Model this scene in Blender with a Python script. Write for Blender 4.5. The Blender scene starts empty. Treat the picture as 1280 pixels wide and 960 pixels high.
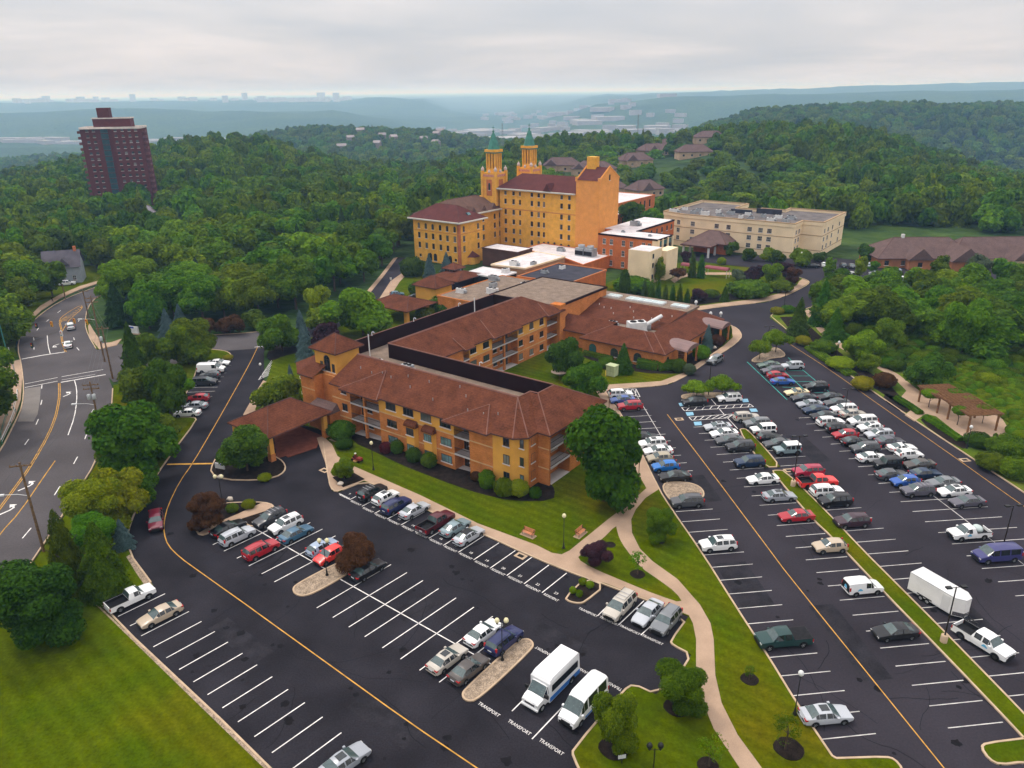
HAZE = 0.00018
EXPO = 0.05
import bpy, bmesh, math, random
from mathutils import Vector, Matrix, noise
from mathutils.geometry import tessellate_polygon
R = random.Random(11)
S = bpy.context.scene
COL = S.collection
PI = math.pi
rad = math.radians
FPX, YH, HCAM, ROLL = 945.0, 114.0, 55.5, rad(0.7)
PITCH = math.atan((480 - YH) / FPX)
cP, sP, cR, sR = math.cos(PITCH), math.sin(PITCH), math.cos(ROLL), math.sin(ROLL)
cam_d = bpy.data.cameras.new('camera')
cam_d.sensor_width = 36
cam_d.lens = 36 * FPX / 1280
cam_d.clip_start = 0.5
cam_d.clip_end = 250000
cam = bpy.data.objects.new('camera', cam_d)
COL.objects.link(cam)
cam.matrix_world = Matrix.Translation((0, 0, HCAM)) @ Matrix.Rotation(PI / 2 - PITCH, 4, 'X') @ Matrix.Rotation(-ROLL, 4, 'Z')
S.camera = cam
def ray(x, y):
 a, b = (x - 640) / FPX, (480 - y) / FPX
 u, v = a * cR + b * sR, -a * sR + b * cR
 return u, cP + v * sP, -sP + v * cP
def G(x, y, z=0.0):
 """ground (or height z) point seen at photo position x, y"""
 u, dy, dz = ray(x, y)
 t = (z - HCAM) / dz
 return Vector((u * t, dy * t, z))
def g2(pts, z=0.0):
 return [G(x, y, z).xy for x, y in pts]
MATS = {}
def lin(c):
 return tuple(((v / 12.92) if v <= .04045 else ((v + .055) / 1.055) ** 2.4) for v in c)
def mat(name, col, rough=.75, var=.18, scale=1.5, col2=None, metal=0.0, spec=.35, bump=0.0, bscale=8.0, coat=0.0,
  fine=0.0, fscale=25.0, emit=0.0, objvar=0.0):
 """Principled with colour noise in world space (col: linear base colour)"""
 if name in MATS:
  return MATS[name]
 if rough >= .75: spec = min(spec, .06)
 m = bpy.data.materials.new(name)
 m.use_nodes = True
 nt = m.node_tree
 n, l = nt.nodes, nt.links
 p = n['Principled BSDF']
 p.inputs['Roughness'].default_value = rough
 p.inputs['Metallic'].default_value = metal
 p.inputs['Specular IOR Level'].default_value = spec
 p.inputs['Coat Weight'].default_value = coat
 p.inputs['Coat Roughness'].default_value = .08
 if emit:
  p.inputs['Emission Color'].default_value = (*col, 1)
  p.inputs['Emission Strength'].default_value = emit
 last = None
 if var or fine or col2 or bump:
  geo = n.new('ShaderNodeNewGeometry')
  no = n.new('ShaderNodeTexNoise')
  no.inputs['Scale'].default_value = 1.0 / scale
  no.inputs['Detail'].default_value = 5
  l.new(geo.outputs['Position'], no.inputs['Vector'])
  ra = n.new('ShaderNodeMapRange')
  ra.inputs[1].default_value, ra.inputs[2].default_value = .32, .68
  l.new(no.outputs['Fac'], ra.inputs[0])
  mx = n.new('ShaderNodeMix')
  mx.data_type = 'RGBA'
  a = tuple(c * (1 - var) for c in col)
  b = col2 if col2 else tuple(min(1, c * (1 + var)) for c in col)
  mx.inputs[6].default_value = (*a, 1)
  mx.inputs[7].default_value = (*b, 1)
  l.new(ra.outputs[0], mx.inputs[0])
  last = mx.outputs[2]
  if fine:
   n2 = n.new('ShaderNodeTexNoise')
   n2.inputs['Scale'].default_value = fscale
   n2.inputs['Detail'].default_value = 3
   l.new(geo.outputs['Position'], n2.inputs['Vector'])
   r2 = n.new('ShaderNodeMapRange')
   r2.inputs[1].default_value, r2.inputs[2].default_value = .3, .7
   r2.inputs[3].default_value, r2.inputs[4].default_value = 1 - fine, 1 + fine
   l.new(n2.outputs['Fac'], r2.inputs[0])
   mu = n.new('ShaderNodeMix')
   mu.data_type = 'RGBA'
   mu.blend_type = 'MULTIPLY'
   mu.inputs[0].default_value = 1
   l.new(last, mu.inputs[6])
   l.new(r2.outputs[0], mu.inputs[7])
   last = mu.outputs[2]
  if bump:
   n3 = n.new('ShaderNodeTexNoise')
   n3.inputs['Scale'].default_value = bscale
   n3.inputs['Detail'].default_value = 4
   l.new(geo.outputs['Position'], n3.inputs['Vector'])
   bp = n.new('ShaderNodeBump')
   bp.inputs['Strength'].default_value = bump
   bp.inputs['Distance'].default_value = .1
   l.new(n3.outputs['Fac'], bp.inputs['Height'])
   l.new(bp.outputs[0], p.inputs['Normal'])
 if objvar:
  oi = n.new('ShaderNodeObjectInfo')
  hs = n.new('ShaderNodeHueSaturation')
  r3 = n.new('ShaderNodeMapRange')
  r3.inputs[3].default_value, r3.inputs[4].default_value = 1 - objvar, 1 + objvar
  l.new(oi.outputs['Random'], r3.inputs[0])
  l.new(r3.outputs[0], hs.inputs['Value'])
  if last:
   l.new(last, hs.inputs['Color'])
  else:
   hs.inputs['Color'].default_value = (*col, 1)
  last = hs.outputs[0]
 if last:
  l.new(last, p.inputs['Base Color'])
 else:
  p.inputs['Base Color'].default_value = (*col, 1)
 MATS[name] = m
 return m
WLOC = {}          # object -> world location of the thing it belongs to
THING = {}         # object -> top-level thing
class MB:
 def __init__(self):
  self.v, self.f, self.m, self.sm = [], [], [], []
 def add(self, vs, fs, mi=0, smooth=False):
  o = len(self.v)
  self.v += [Vector(q) for q in vs]
  self.f += [tuple(i + o for i in f) for f in fs]
  self.m += [mi] * len(fs)
  self.sm += [smooth] * len(fs)
 def poly(self, pts, mi=0):
  self.add(pts, [tuple(range(len(pts)))], mi)
 def box(self, x0, x1, y0, y1, z0, z1, mi=0, F=None):
  if x0 > x1: x0, x1 = x1, x0
  if y0 > y1: y0, y1 = y1, y0
  vs = [(x, y, z) for z in (z0, z1) for x, y in ((x0, y0), (x1, y0), (x1, y1), (x0, y1))]
  if F: vs = [F(*q) for q in vs]
  self.add(vs, [(3, 2, 1, 0), (4, 5, 6, 7), (0, 1, 5, 4), (1, 2, 6, 5), (2, 3, 7, 6), (3, 0, 4, 7)], mi)
 def prism(self, pts, z0, z1, mi=0, F=None, cap=True, mtop=None):
  """pts: counter-clockwise plan outline"""
  n = len(pts)
  a2 = sum(pts[i][0] * pts[(i + 1) % n][1] - pts[(i + 1) % n][0] * pts[i][1] for i in range(n))
  if a2 < 0: pts = pts[::-1]
  lo = [(p[0], p[1], z0) for p in pts]
  hi = [(p[0], p[1], z1) for p in pts]
  if F: lo, hi = [F(*q) for q in lo], [F(*q) for q in hi]
  self.add(lo + hi, [(i, (i + 1) % n, n + (i + 1) % n, n + i) for i in range(n)], mi)
  if cap:
   tris = tessellate_polygon([[Vector((p[0], p[1], 0)) for p in pts]])
   fs = []
   for t in tris:
    a, b, c = (Vector((pts[i][0], pts[i][1])) for i in t)
    if (b - a).cross(c - a) < 0: t = (t[0], t[2], t[1])
    fs.append(t)
   self.add(hi, fs, mi if mtop is None else mtop)
 def sheet(self, pts, z, mi=0):
  tris = tessellate_polygon([[Vector((p[0], p[1], 0)) for p in pts]])
  fs = []
  for t in tris:
   a, b, c = (Vector((pts[i][0], pts[i][1])) for i in t)
   if (b - a).cross(c - a) < 0: t = (t[0], t[2], t[1])
   fs.append(t)
  self.add([(p[0], p[1], z) for p in pts], fs, mi)
 def tube(self, p0, p1, r0, r1=None, n=8, mi=0, cap=True, smooth=True):
  r1 = r0 if r1 is None else r1
  p0, p1 = Vector(p0), Vector(p1)
  d = (p1 - p0)
  if d.length < 1e-6: return
  q = d.to_track_quat('Z', 'Y').to_matrix()
  vs = []
  for p, r in ((p0, r0), (p1, r1)):
   for i in range(n):
    a = 2 * PI * i / n
    vs.append(p + q @ Vector((math.cos(a) * r, math.sin(a) * r, 0)))
  self.add(vs, [(i, (i + 1) % n, n + (i + 1) % n, n + i) for i in range(n)], mi, smooth)
  if cap:
   self.add(vs[:n], [tuple(reversed(range(n)))], mi)
   self.add(vs[n:], [tuple(range(n))], mi)
 def path(self, pts, r, n=6, mi=0):
  for a, b in zip(pts, pts[1:]):
   self.tube(a, b, r, r, n, mi)
 def lathe(self, prof, c=(0, 0, 0), n=12, mi=0, smooth=True):
  c = Vector(c)
  vs = []
  for r, z in prof:
   for i in range(n):
    a = 2 * PI * i / n
    vs.append(c + Vector((math.cos(a) * r, math.sin(a) * r, z)))
  fs = []
  for k in range(len(prof) - 1):
   for i in range(n):
    j = (i + 1) % n
    fs.append((k * n + i, k * n + j, (k + 1) * n + j, (k + 1) * n + i))
  self.add(vs, fs, mi, smooth)
 def blob(self, c, rx, ry, rz, n=12, m=8, jit=.0, seed=0, mi=0):
  c = Vector(c)
  vs, fs = [], []
  for k in range(m + 1):
   th = PI * k / m
   for i in range(n):
    a = 2 * PI * i / n
    d = Vector((math.sin(th) * math.cos(a), math.sin(th) * math.sin(a), math.cos(th)))
    s = 1 + jit * noise.noise(d * 2.3 + Vector((seed, seed * 1.7, 0)))
    vs.append(c + Vector((d.x * rx, d.y * ry, d.z * rz)) * s)
  for k in range(m):
   for i in range(n):
    j = (i + 1) % n
    fs.append((k * n + j, k * n + i, (k + 1) * n + i, (k + 1) * n + j))
  self.add(vs, fs, mi, True)
 def ribbon(self, path, w, z0, z1, mi=0, closed=False):
  """a kerb or painted line of width w along a plan path"""
  P = [Vector((p[0], p[1])) for p in path]
  Q = [P[0]]
  for p in P[1:]:
   if (p - Q[-1]).length > .02: Q.append(p)
  P = Q
  n = len(P)
  if n < 2: return
  off = []
  for i in range(n):
   a = P[i - 1] if (i > 0 or closed) else None
   b = P[(i + 1) % n] if (i < n - 1 or closed) else None
   d1 = (P[i] - a).normalized() if a is not None else None
   d2 = (b - P[i]).normalized() if b is not None else None
   d = (d1 + d2) if (d1 is not None and d2 is not None) else (d1 if d2 is None else d2)
   if d.length < 1e-4: d = d1
   d = d.normalized()
   nrm = Vector((-d.y, d.x))
   k = 1.0
   if d1 is not None and d2 is not None:
    k = 1 / max(.5, nrm.dot(Vector((-d1.y, d1.x))))
   off.append(nrm * (w / 2 * k))
  vs = []
  for p, o in zip(P, off):
   a, b = p + o, p - o
   vs += [(a.x, a.y, z0), (b.x, b.y, z0), (b.x, b.y, z1), (a.x, a.y, z1)]
  fs = []
  for i in range(n if closed else n - 1):
   a, b = 4 * i, 4 * ((i + 1) % n)
   fs.append((a + 3, a + 2, b + 2, b + 3))
   if z1 - z0 > .02:
    fs += [(a, a + 3, b + 3, b), (a + 2, a + 1, b + 1, b + 2)]
  if not closed and z1 - z0 > .02:
   e = 4 * (n - 1)
   fs += [(0, 1, 2, 3), (e + 3, e + 2, e + 1, e)]
  self.add(vs, fs, mi)
 def mesh(self, name, mats, off=(0, 0, 0), sharp=None):
  off = Vector(off)
  me = bpy.data.meshes.new(name)
  me.from_pydata([tuple(p - off) for p in self.v], [], self.f)
  me.polygons.foreach_set('material_index', self.m)
  me.polygons.foreach_set('use_smooth', self.sm)
  for m in (mats if isinstance(mats, (list, tuple)) else [mats]):
   me.materials.append(m)
  me.update()
  if sharp:
   me.set_sharp_from_angle(angle=rad(sharp))
  return me
 def build(self, name, mats, parent=None, world=True, sharp=None):
  """one object; with world=True the mesh is given in world coordinates"""
  off = WLOC.get(parent, Vector((0, 0, 0))) if (parent is not None and world) else Vector((0, 0, 0))
  o = bpy.data.objects.new(name, self.mesh(name, mats, off, sharp))
  COL.objects.link(o)
  if parent is not None:
   o.parent = parent
   WLOC[o] = WLOC.get(parent, Vector((0, 0, 0)))
  return o
def tag(o, label, cat, group=None, kind=None):
 if label: o['label'] = label
 if cat: o['category'] = cat
 if group: o['group'] = group
 if kind: o['kind'] = kind
 return o
def thing(name, label, cat, loc=(0, 0, 0), group=None, rz=0.0):
 o = bpy.data.objects.new(name, None)
 o.empty_display_size = .2
 o.location = loc
 o.rotation_euler = (0, 0, rz)
 COL.objects.link(o)
 WLOC[o] = Vector(loc)
 return tag(o, label, cat, group)
def single(name, mb, mats, label, cat, loc=None, group=None, sharp=None):
 """a thing that is one mesh; its origin is put at loc"""
 loc = Vector(loc) if loc is not None else Vector((0, 0, 0))
 o = bpy.data.objects.new(name, mb.mesh(name, mats, loc, sharp))
 o.location = loc
 COL.objects.link(o)
 WLOC[o] = loc
 return tag(o, label, cat, group)
def struct(name, mb, mats):
 o = mb.build(name, mats)
 o['kind'] = 'structure'
 return o
def inst(name, mesh, parent=None, loc=(0, 0, 0), rot=None, scale=None):
 o = bpy.data.objects.new(name, mesh)
 o.location = loc
 if rot is not None: o.rotation_euler = rot
 if scale is not None: o.scale = scale
 COL.objects.link(o)
 if parent is not None: o.parent = parent
 return o
def copy_tree(src, parent=None):
 c = src.copy()
 COL.objects.link(c)
 if parent is not None: c.parent = parent
 for ch in src.children:
  copy_tree(ch, c)
 return c
def chaikin(P, it=2, closed=True):
 P = [Vector((p[0], p[1])) for p in P]
 for _ in range(it):
  Q = []
  n = len(P)
  rng = range(n) if closed else range(n - 1)
  if not closed: Q.append(P[0])
  for i in rng:
   a, b = P[i], P[(i + 1) % n]
   Q += [a.lerp(b, .25), a.lerp(b, .75)]
  if not closed: Q.append(P[-1])
  P = Q
 return P
def frame(ox, oy, deg):
 a = rad(deg)
 ca, sa = math.cos(a), math.sin(a)
 def F(u, v, z=0.0):
  return Vector((ox + u * ca - v * sa, oy + u * sa + v * ca, z))
 F.ang = a
 F.o = (ox, oy)
 return F
# ============================================================ GROUND
def crest(px, py, Y, allow=13.0):
 u, dy, dz = ray(px, py)
 return HCAM + Y * dz / dy - allow
def prof(Y, pts, allow=13.0, absz=False):
 return Y, [(p[0], (p[1] if absz else crest(p[0], p[1], Y, allow))) for p in pts]
STA = [
 prof(340, [(0, -.1)], absz=True),
 prof(640, [(0, 214), (60, 203), (120, 192), (190, 180), (250, 172), (300, 168), (340, 174), (380, 186), (450, 203),
        (520, 208), (600, 192), (660, 176), (700, 169), (830, 167), (860, 163), (900, 155), (960, 153), (1040, 154),
        (1100, 162), (1180, 187), (1240, 205), (1280, 216)]),
 prof(960, [(0, -70), (330, -62), (420, -45), (700, -40), (900, -35), (1280, -75)], absz=True),
 prof(1350, [(0, 205), (250, 192), (300, 176), (340, 164), (400, 157), (450, 158), (530, 161), (600, 169), (700, 182), (800, 180),
    (870, 160), (900, 151), (960, 137), (1030, 130), (1150, 131), (1280, 128)]),
 prof(2100, [(0, -100), (800, -100), (950, -50), (1280, -55)], absz=True),
 prof(3000, [(0, -104), (300, -104), (450, -100), (700, -104), (850, -90), (1280, -20)], absz=True),
 prof(4300, [(0, 140), (150, 136), (300, 138), (420, 139), (480, 148), (540, 161), (600, 166), (680, 160), (700, 146), (760, 128),
    (850, 121), (950, 119), (1100, 115), (1280, 111)], 4),
 prof(5400, [(0, -70), (420, -70), (560, -104), (700, -100), (1280, -20)], absz=True),
 prof(6800, [(0, 129), (200, 127), (430, 127), (480, 122), (530, 125), (580, 139), (620, 142), (690, 132), (760, 120),
    (900, 114), (1000, 111), (1100, 106), (1280, 102)], 4),
 prof(12000, [(0, 128), (640, 121), (900, 116), (1280, 110)], 0),
 prof(28000, [(0, 124.5), (640, 116.6), (1280, 108.8)], 0),
 prof(80000, [(0, 122.6), (640, 114.7), (1280, 106.9)], 0),
]
def sta_z(s, px):
 p = s[1]
 if px <= p[0][0]: return p[0][1]
 for a, b in zip(p, p[1:]):
  if px <= b[0]:
   t = (px - a[0]) / (b[0] - a[0])
   t = t * t * (3 - 2 * t)
   return a[1] + (b[1] - a[1]) * t
 return p[-1][1]
def terrain(X, Y):
 if Y <= 340: return -.1
 px = 640 + FPX * 1.05 * X / Y
 for s, t in zip(STA, STA[1:]):
  if Y <= t[0]:
   k = (Y - s[0]) / (t[0] - s[0])
   k = k * k * (3 - 2 * k)
   z = sta_z(s, px) * (1 - k) + sta_z(t, px) * k
   break
 else:
  z = sta_z(STA[-1], px)
 if 700 < Y < 20000:
  w = min(1, (Y - 700) / 600)
  z += w * 9 * noise.noise(Vector((X / 160, Y / 160, 0))) + w * min(18, Y / 200) * noise.noise(Vector((X / 420, Y / 420, 3)))
 return z
def ground_material():
 m = bpy.data.materials.new('terrain_material')
 m.use_nodes = True
 nt = m.node_tree
 n, l = nt.nodes, nt.links
 p = n['Principled BSDF']
 p.inputs['Roughness'].default_value = .95
 p.inputs['Specular IOR Level'].default_value = .1
 geo = n.new('ShaderNodeNewGeometry')
 def noi(sc, det=4):
  q = n.new('ShaderNodeTexNoise')
  q.inputs['Scale'].default_value = sc
  q.inputs['Detail'].default_value = det
  l.new(geo.outputs['Position'], q.inputs['Vector'])
  return q
 def ramp(inp, stops):
  r = n.new('ShaderNodeValToRGB')
  e = r.color_ramp.elements
  while len(e) < len(stops): e.new(.5)
  for i, (pos, c) in enumerate(stops):
   e[i].position = pos
   e[i].color = (*c, 1)
  l.new(inp, r.inputs[0])
  return r
 a = ramp(noi(1 / 14, 6).outputs['Fac'], [(.3, (.012, .030, .008)), (.5, (.030, .062, .012)), (.7, (.055, .095, .018))])
 b = ramp(noi(1 / 300, 3).outputs['Fac'], [(.35, (.7, .8, .9)), (.65, (1.25, 1.15, .9))])
 mx = n.new('ShaderNodeMix'); mx.data_type = 'RGBA'; mx.blend_type = 'MULTIPLY'; mx.inputs[0].default_value = 1
 l.new(a.outputs[0], mx.inputs[6]); l.new(b.outputs[0], mx.inputs[7])
 l.new(mx.outputs[2], p.inputs['Base Color'])
 bp = n.new('ShaderNodeBump'); bp.inputs['Strength'].default_value = 1; bp.inputs['Distance'].default_value = 9
 l.new(noi(1 / 16, 3).outputs['Fac'], bp.inputs['Height'])
 l.new(bp.outputs[0], p.inputs['Normal'])
 return m
def build_terrain():
 ys = [-260, -120, -20, 60, 140, 220, 300, 340]
 y = 340
 while y < 80000:
  y *= 1.028
  ys.append(y)
 na = 150
 mb = MB()
 for y in ys:
  for i in range(na + 1):
   a = -1.25 + 2.5 * i / na
   x = a * (y + 420)
   mb.v.append(Vector((x, y, terrain(x, y))))
 for k in range(len(ys) - 1):
  for i in range(na):
   b = k * (na + 1) + i
   mb.f.append((b, b + 1, b + na + 2, b + na + 1)); mb.m.append(0); mb.sm.append(True)
 struct('terrain', mb, ground_material())
build_terrain()
M_ASPH = mat('asphalt', (.0215, .0198, .0245), .9, .28, 7.0, fine=.22, fscale=6.0, bump=.25, bscale=30, spec=.1)
M_ROAD = mat('road_asphalt', (.085, .076, .078), .88, .16, 9.0, fine=.12, fscale=4.0, spec=.3)
M_DRIVE = mat('drive_asphalt', (.031, .0275, .034), .9, .2, 12.0, fine=.12, fscale=5.0, spec=.1)
M_CONC = mat('concrete_path', (.38, .265, .185), .9, .13, 3.0, fine=.08, fscale=12)
M_PAD = mat('pale_concrete', (.20, .18, .165), .9, .12, 4.0, fine=.1, fscale=6)
M_KERB = mat('kerb_concrete', (.46, .34, .23), .88, .15, 1.2)
M_MULCH = mat('mulch', (.018, .013, .011), .95, .4, .8, fine=.5, fscale=14, bump=.6, bscale=14)
M_GRAVEL = mat('gravel', (.30, .23, .165), .95, .3, .5, fine=.45, fscale=7, bump=.8, bscale=9)
M_WHITE = mat('white_paint', (.72, .69, .66), .8, .22, .7)
M_WORN = mat('worn_white_paint', (.50, .48, .46), .85, .3, 1.2)
M_YELL = mat('yellow_paint', (.50, .27, .055), .8, .25, 1.0)
M_BLUE = mat('blue_paint', (.22, .42, .55), .8, .15, 1.0)
M_TEAL = mat('teal_paint', (.05, .34, .30), .8, .25, 1.2)
M_REDPAV = mat('red_pavers', (.17, .055, .035), .9, .2, 1.0, fine=.2, fscale=6)
def grass_material(name, c1, c2, c3, ang=None, stripe=2.2):
 m = bpy.data.materials.new(name)
 m.use_nodes = True
 nt = m.node_tree
 n, l = nt.nodes, nt.links
 p = n['Principled BSDF']
 p.inputs['Roughness'].default_value = .9
 p.inputs['Specular IOR Level'].default_value = .0
 geo = n.new('ShaderNodeNewGeometry')
 def noi(sc, det=4, rough=.5):
  q = n.new('ShaderNodeTexNoise')
  q.inputs['Scale'].default_value = sc
  q.inputs['Detail'].default_value = det
  q.inputs['Roughness'].default_value = rough
  l.new(geo.outputs['Position'], q.inputs['Vector'])
  return q.outputs['Fac']
 def mp(inp, a, b, c, d):
  q = n.new('ShaderNodeMapRange')
  for i, v in enumerate((a, b, c, d)): q.inputs[i + 1].default_value = v
  l.new(inp, q.inputs[0])
  return q.outputs[0]
 def mix(fac, a, b, mode='MIX'):
  q = n.new('ShaderNodeMix'); q.data_type = 'RGBA'; q.blend_type = mode
  for k, v in ((0, fac), (6, a), (7, b)):
   if isinstance(v, (int, float)): q.inputs[k].default_value = v
   elif isinstance(v, tuple): q.inputs[k].default_value = (*v, 1)
   else: l.new(v, q.inputs[k])
  return q.outputs[2]
 base = mix(mp(noi(1 / 6.0), .35, .65, 0, 1), c1, c2)
 base = mix(mp(noi(1 / 17.0, 5), .50, .74, 0, .9), base, c3)
 base = mix(1.0, base, mp(noi(3.0, 6, .7), .3, .7, .72, 1.28), 'MULTIPLY')
 base = mix(1.0, base, mp(noi(.9, 4, .6), .3, .7, .86, 1.14), 'MULTIPLY')
 if ang is not None:
  mpn = n.new('ShaderNodeMapping')
  mpn.inputs['Rotation'].default_value = (0, 0, -ang)
  l.new(geo.outputs['Position'], mpn.inputs['Vector'])
  wv = n.new('ShaderNodeTexWave')
  wv.bands_direction = 'Y'
  wv.inputs['Scale'].default_value = 1 / stripe / 3.2 * 1.3
  wv.inputs['Distortion'].default_value = 2.2
  wv.inputs['Detail'].default_value = 3
  wv.inputs['Detail Scale'].default_value = .5
  l.new(mpn.outputs[0], wv.inputs['Vector'])
  base = mix(1.0, base, mp(wv.outputs['Fac'], 0, 1, .88, 1.09), 'MULTIPLY')
 l.new(base, p.inputs['Base Color'])
 bp = n.new('ShaderNodeBump'); bp.inputs['Strength'].default_value = .5; bp.inputs['Distance'].default_value = .08
 l.new(noi(7.0, 5, .7), bp.inputs['Height'])
 l.new(bp.outputs[0], p.inputs['Normal'])
 return m
GC = ((.048, .078, .0008), (.072, .093, .001), (.108, .087, .002))
M_GR1 = grass_material('lawn_grass', *GC, ang=rad(-42), stripe=2.4)
M_GR2 = grass_material('front_lawn_grass', *GC, ang=rad(-38), stripe=2.0)
M_GR3 = grass_material('strip_grass', *GC)
mb_kerb = MB()
def kerb(pts, closed=False, it=2, z=.15, w=.2):
 P = g2(pts)
 P = chaikin(P, it, closed) if it else P
 mb_kerb.ribbon(P, w, -.05, z, 0, closed)
def slab(name, pts, z, m, it=0, depth=.2):
 P = g2(pts)
 if it: P = chaikin(P, it)
 mb = MB()
 mb.prism([(p[0], p[1]) for p in P], z - depth, z)
 return struct(name, mb, m)
def sheet(name, pts, z, m, it=0):
 P = g2(pts)
 if it: P = chaikin(P, it)
 mb = MB()
 mb.sheet(P, z)
 return struct(name, mb, m)
sheet('parking_lot', [(100, 757), (340, 1010), (760, 1010), (735, 940), (800, 880), (900, 860), (860, 750), (731, 700), (606, 640), (480, 580),
        (430, 570), (400, 520), (330, 520), (330, 440), (346, 414), (300, 416), (250, 420), (140, 443), (140, 472), (262, 436),
        (230, 452), (200, 524), (190, 580), (150, 628), (140, 700), (180, 733)], 0.0, M_ASPH)
sheet('parking_lot', [(790, 640), (740, 486), (791, 478), (850, 462), (900, 434), (915, 418), (900, 400), (860, 388), (956, 370), (990, 360),
        (1003, 354), (985, 346), (965, 338), (870, 326), (858, 316), (960, 320), (1040, 322), (1100, 328), (1245, 334), (1245, 366),
        (1100, 364), (1045, 353), (1034, 362), (1022, 380), (1000, 396), (980, 398), (1085, 475), (1160, 527), (1295, 616),
        (1410, 690), (1410, 1020), (1100, 1020), (1090, 965), (1030, 965), (970, 890), (890, 758), (825, 645)], 0.004, M_DRIVE)
ROAD_L = [(-170, 830), (-60, 650), (0, 566), (20, 526), (28, 508), (30, 485), (27, 456), (22, 436), (25, 421), (35, 408), (52, 392), (75, 377), (100, 366),
        (130, 356), (175, 344)]
ROAD_R = [(185, 350), (150, 362), (122, 370), (109, 385), (106, 405), (110, 419), (120, 436), (133, 465), (141, 486), (139, 520), (125, 570), (75, 650),
        (45, 695), (-20, 790), (-100, 960)]
sheet('road', ROAD_L + ROAD_R, .008, M_ROAD)
kerb(ROAD_L, it=1)
kerb(ROAD_R[1:7], it=1)
kerb(ROAD_R[8:], it=1)
sheet('road', [(112, 425), (118, 436), (132, 468), (142, 478), (200, 462), (262, 440), (345, 434), (345, 413), (250, 420), (170, 434), (150, 430)], .014, M_ROAD)
sheet('bus_pad', [(31, 486), (51, 483), (50, 500), (47, 518), (42, 527), (22, 527), (28, 508)], .020, M_PAD)
slab('pavement', [(-40, 590), (0, 552), (18, 523), (26, 500), (28, 470), (25, 450), (16, 452), (-20, 458), (-40, 500)], .12, M_CONC)
slab('pavement', [(25, 417), (36, 403), (52, 388), (75, 373), (100, 362), (130, 352), (175, 341), (175, 338), (130, 349), (100, 358), (74, 369), (50, 383), (33, 400), (22, 415)], .13, M_CONC)
slab('pavement', [(112, 422), (124, 437), (146, 432), (152, 424), (140, 428), (128, 430), (116, 412), (112, 405), (110, 408)], .13, M_CONC)
slab('verge', [(-60, 456), (22, 446), (18, 436), (22, 418), (32, 400), (50, 383), (74, 369), (100, 358), (130, 350), (130, 330), (60, 340), (-60, 400)], .08, M_GR3)
slab('verge', [(111, 421), (121, 437), (124, 437), (118, 421), (112, 405), (108, 405)], .12, M_GR3)
sheet('road', [(345, 413), (345, 434), (420, 425), (470, 400), (486, 372), (505, 345), (512, 322), (496, 322), (478, 345), (462, 365), (420, 405)], .016, M_DRIVE)
slab('pavement', [(458, 365), (475, 345), (492, 323), (497, 322), (480, 345), (463, 366)], .13, M_CONC)
slab('pavement', [(474, 374), (488, 352), (505, 340), (511, 341), (500, 352), (486, 374)], .13, M_CONC)
sheet('turning_circle', [(470, 395), (486, 388), (505, 387), (514, 397), (508, 408), (480, 415), (465, 408)], .024, M_DRIVE, 2)
LAWN_W = [(163, 693), (160, 668), (163, 655), (174, 628), (210, 573), (246, 526), (243, 522), (214, 522), (240, 480), (248, 455), (280, 452), (290, 450),
        (291, 446), (284, 439), (262, 437), (200, 464), (142, 482), (141, 520), (126, 572), (77, 652), (47, 697), (-18, 792), (-98, 962), (-150, 1080),
        (430, 1080), (345, 965), (124, 757), (150, 747), (192, 732), (176, 714)]
slab('lawn', LAWN_W, .10, M_GR1)
kerb([(430, 1063), (345, 965), (124, 757), (134, 751), (192, 733), (178, 714), (163, 694), (160, 668), (163, 655), (174, 628), (210, 573), (246, 526), (243, 522), (214, 522), (240, 480), (248, 455)], it=1)
kerb([(280, 452), (290, 450), (291, 446), (284, 439), (262, 437)], it=2)
kerb([(262, 419), (300, 417), (323, 415), (345, 413)], it=1)
slab('gravel_strip', [(430, 1068), (345, 966), (124, 758), (129, 754), (343, 944), (428, 1040)][:3] + [(119, 756), (335, 966), (415, 1070)], .115, M_GRAVEL)
slab('gravel_strip', [(134, 752), (192, 734), (178, 714), (163, 694), (158, 697), (171, 718), (180, 731)], .115, M_GRAVEL)
LAWN_E = [(412, 540), (404, 552), (411, 603), (416, 614), (424, 615), (455, 602), (481, 611), (534, 639), (606, 669), (664, 696), (731, 723), (756, 731),
        (861, 771), (838, 802), (841, 807), (864, 819), (850, 842), (820, 869), (792, 856), (779, 864), (716, 938), (716, 946), (735, 985), (780, 1080), (1170, 1080),
        (1128, 962), (1118, 950), (1107, 947), (1042, 949), (997, 882), (960, 821), (919, 758), (879, 694), (838, 635), (824, 613), (794, 550), (774, 514),
        (763, 500), (754, 487), (791, 485), (820, 483), (838, 480), (860, 469), (886, 451), (913, 435), (926, 424), (927, 418), (922, 411), (911, 406),
        (890, 396), (873, 388), (900, 384), (956, 378), (980, 371), (999, 362), (1010, 356), (1012, 352), (1003, 348), (975, 340), (950, 336), (868, 328),
        (830, 330), (780, 345), (700, 380), (560, 360), (520, 330), (470, 376), (420, 412), (345, 437), (334, 475), (318, 495), (306, 520), (330, 520)]
slab('lawn', LAWN_E, .10, M_GR2)
kerb([(404, 552), (411, 603), (416, 614), (424, 615), (455, 602), (481, 611), (534, 639), (606, 669), (664, 696), (731, 723), (756, 731), (861, 771), (838, 802), (841, 807), (864, 819),
        (850, 842), (820, 869), (792, 856), (779, 864), (716, 938), (716, 946), (735, 985)], it=1)
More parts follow.
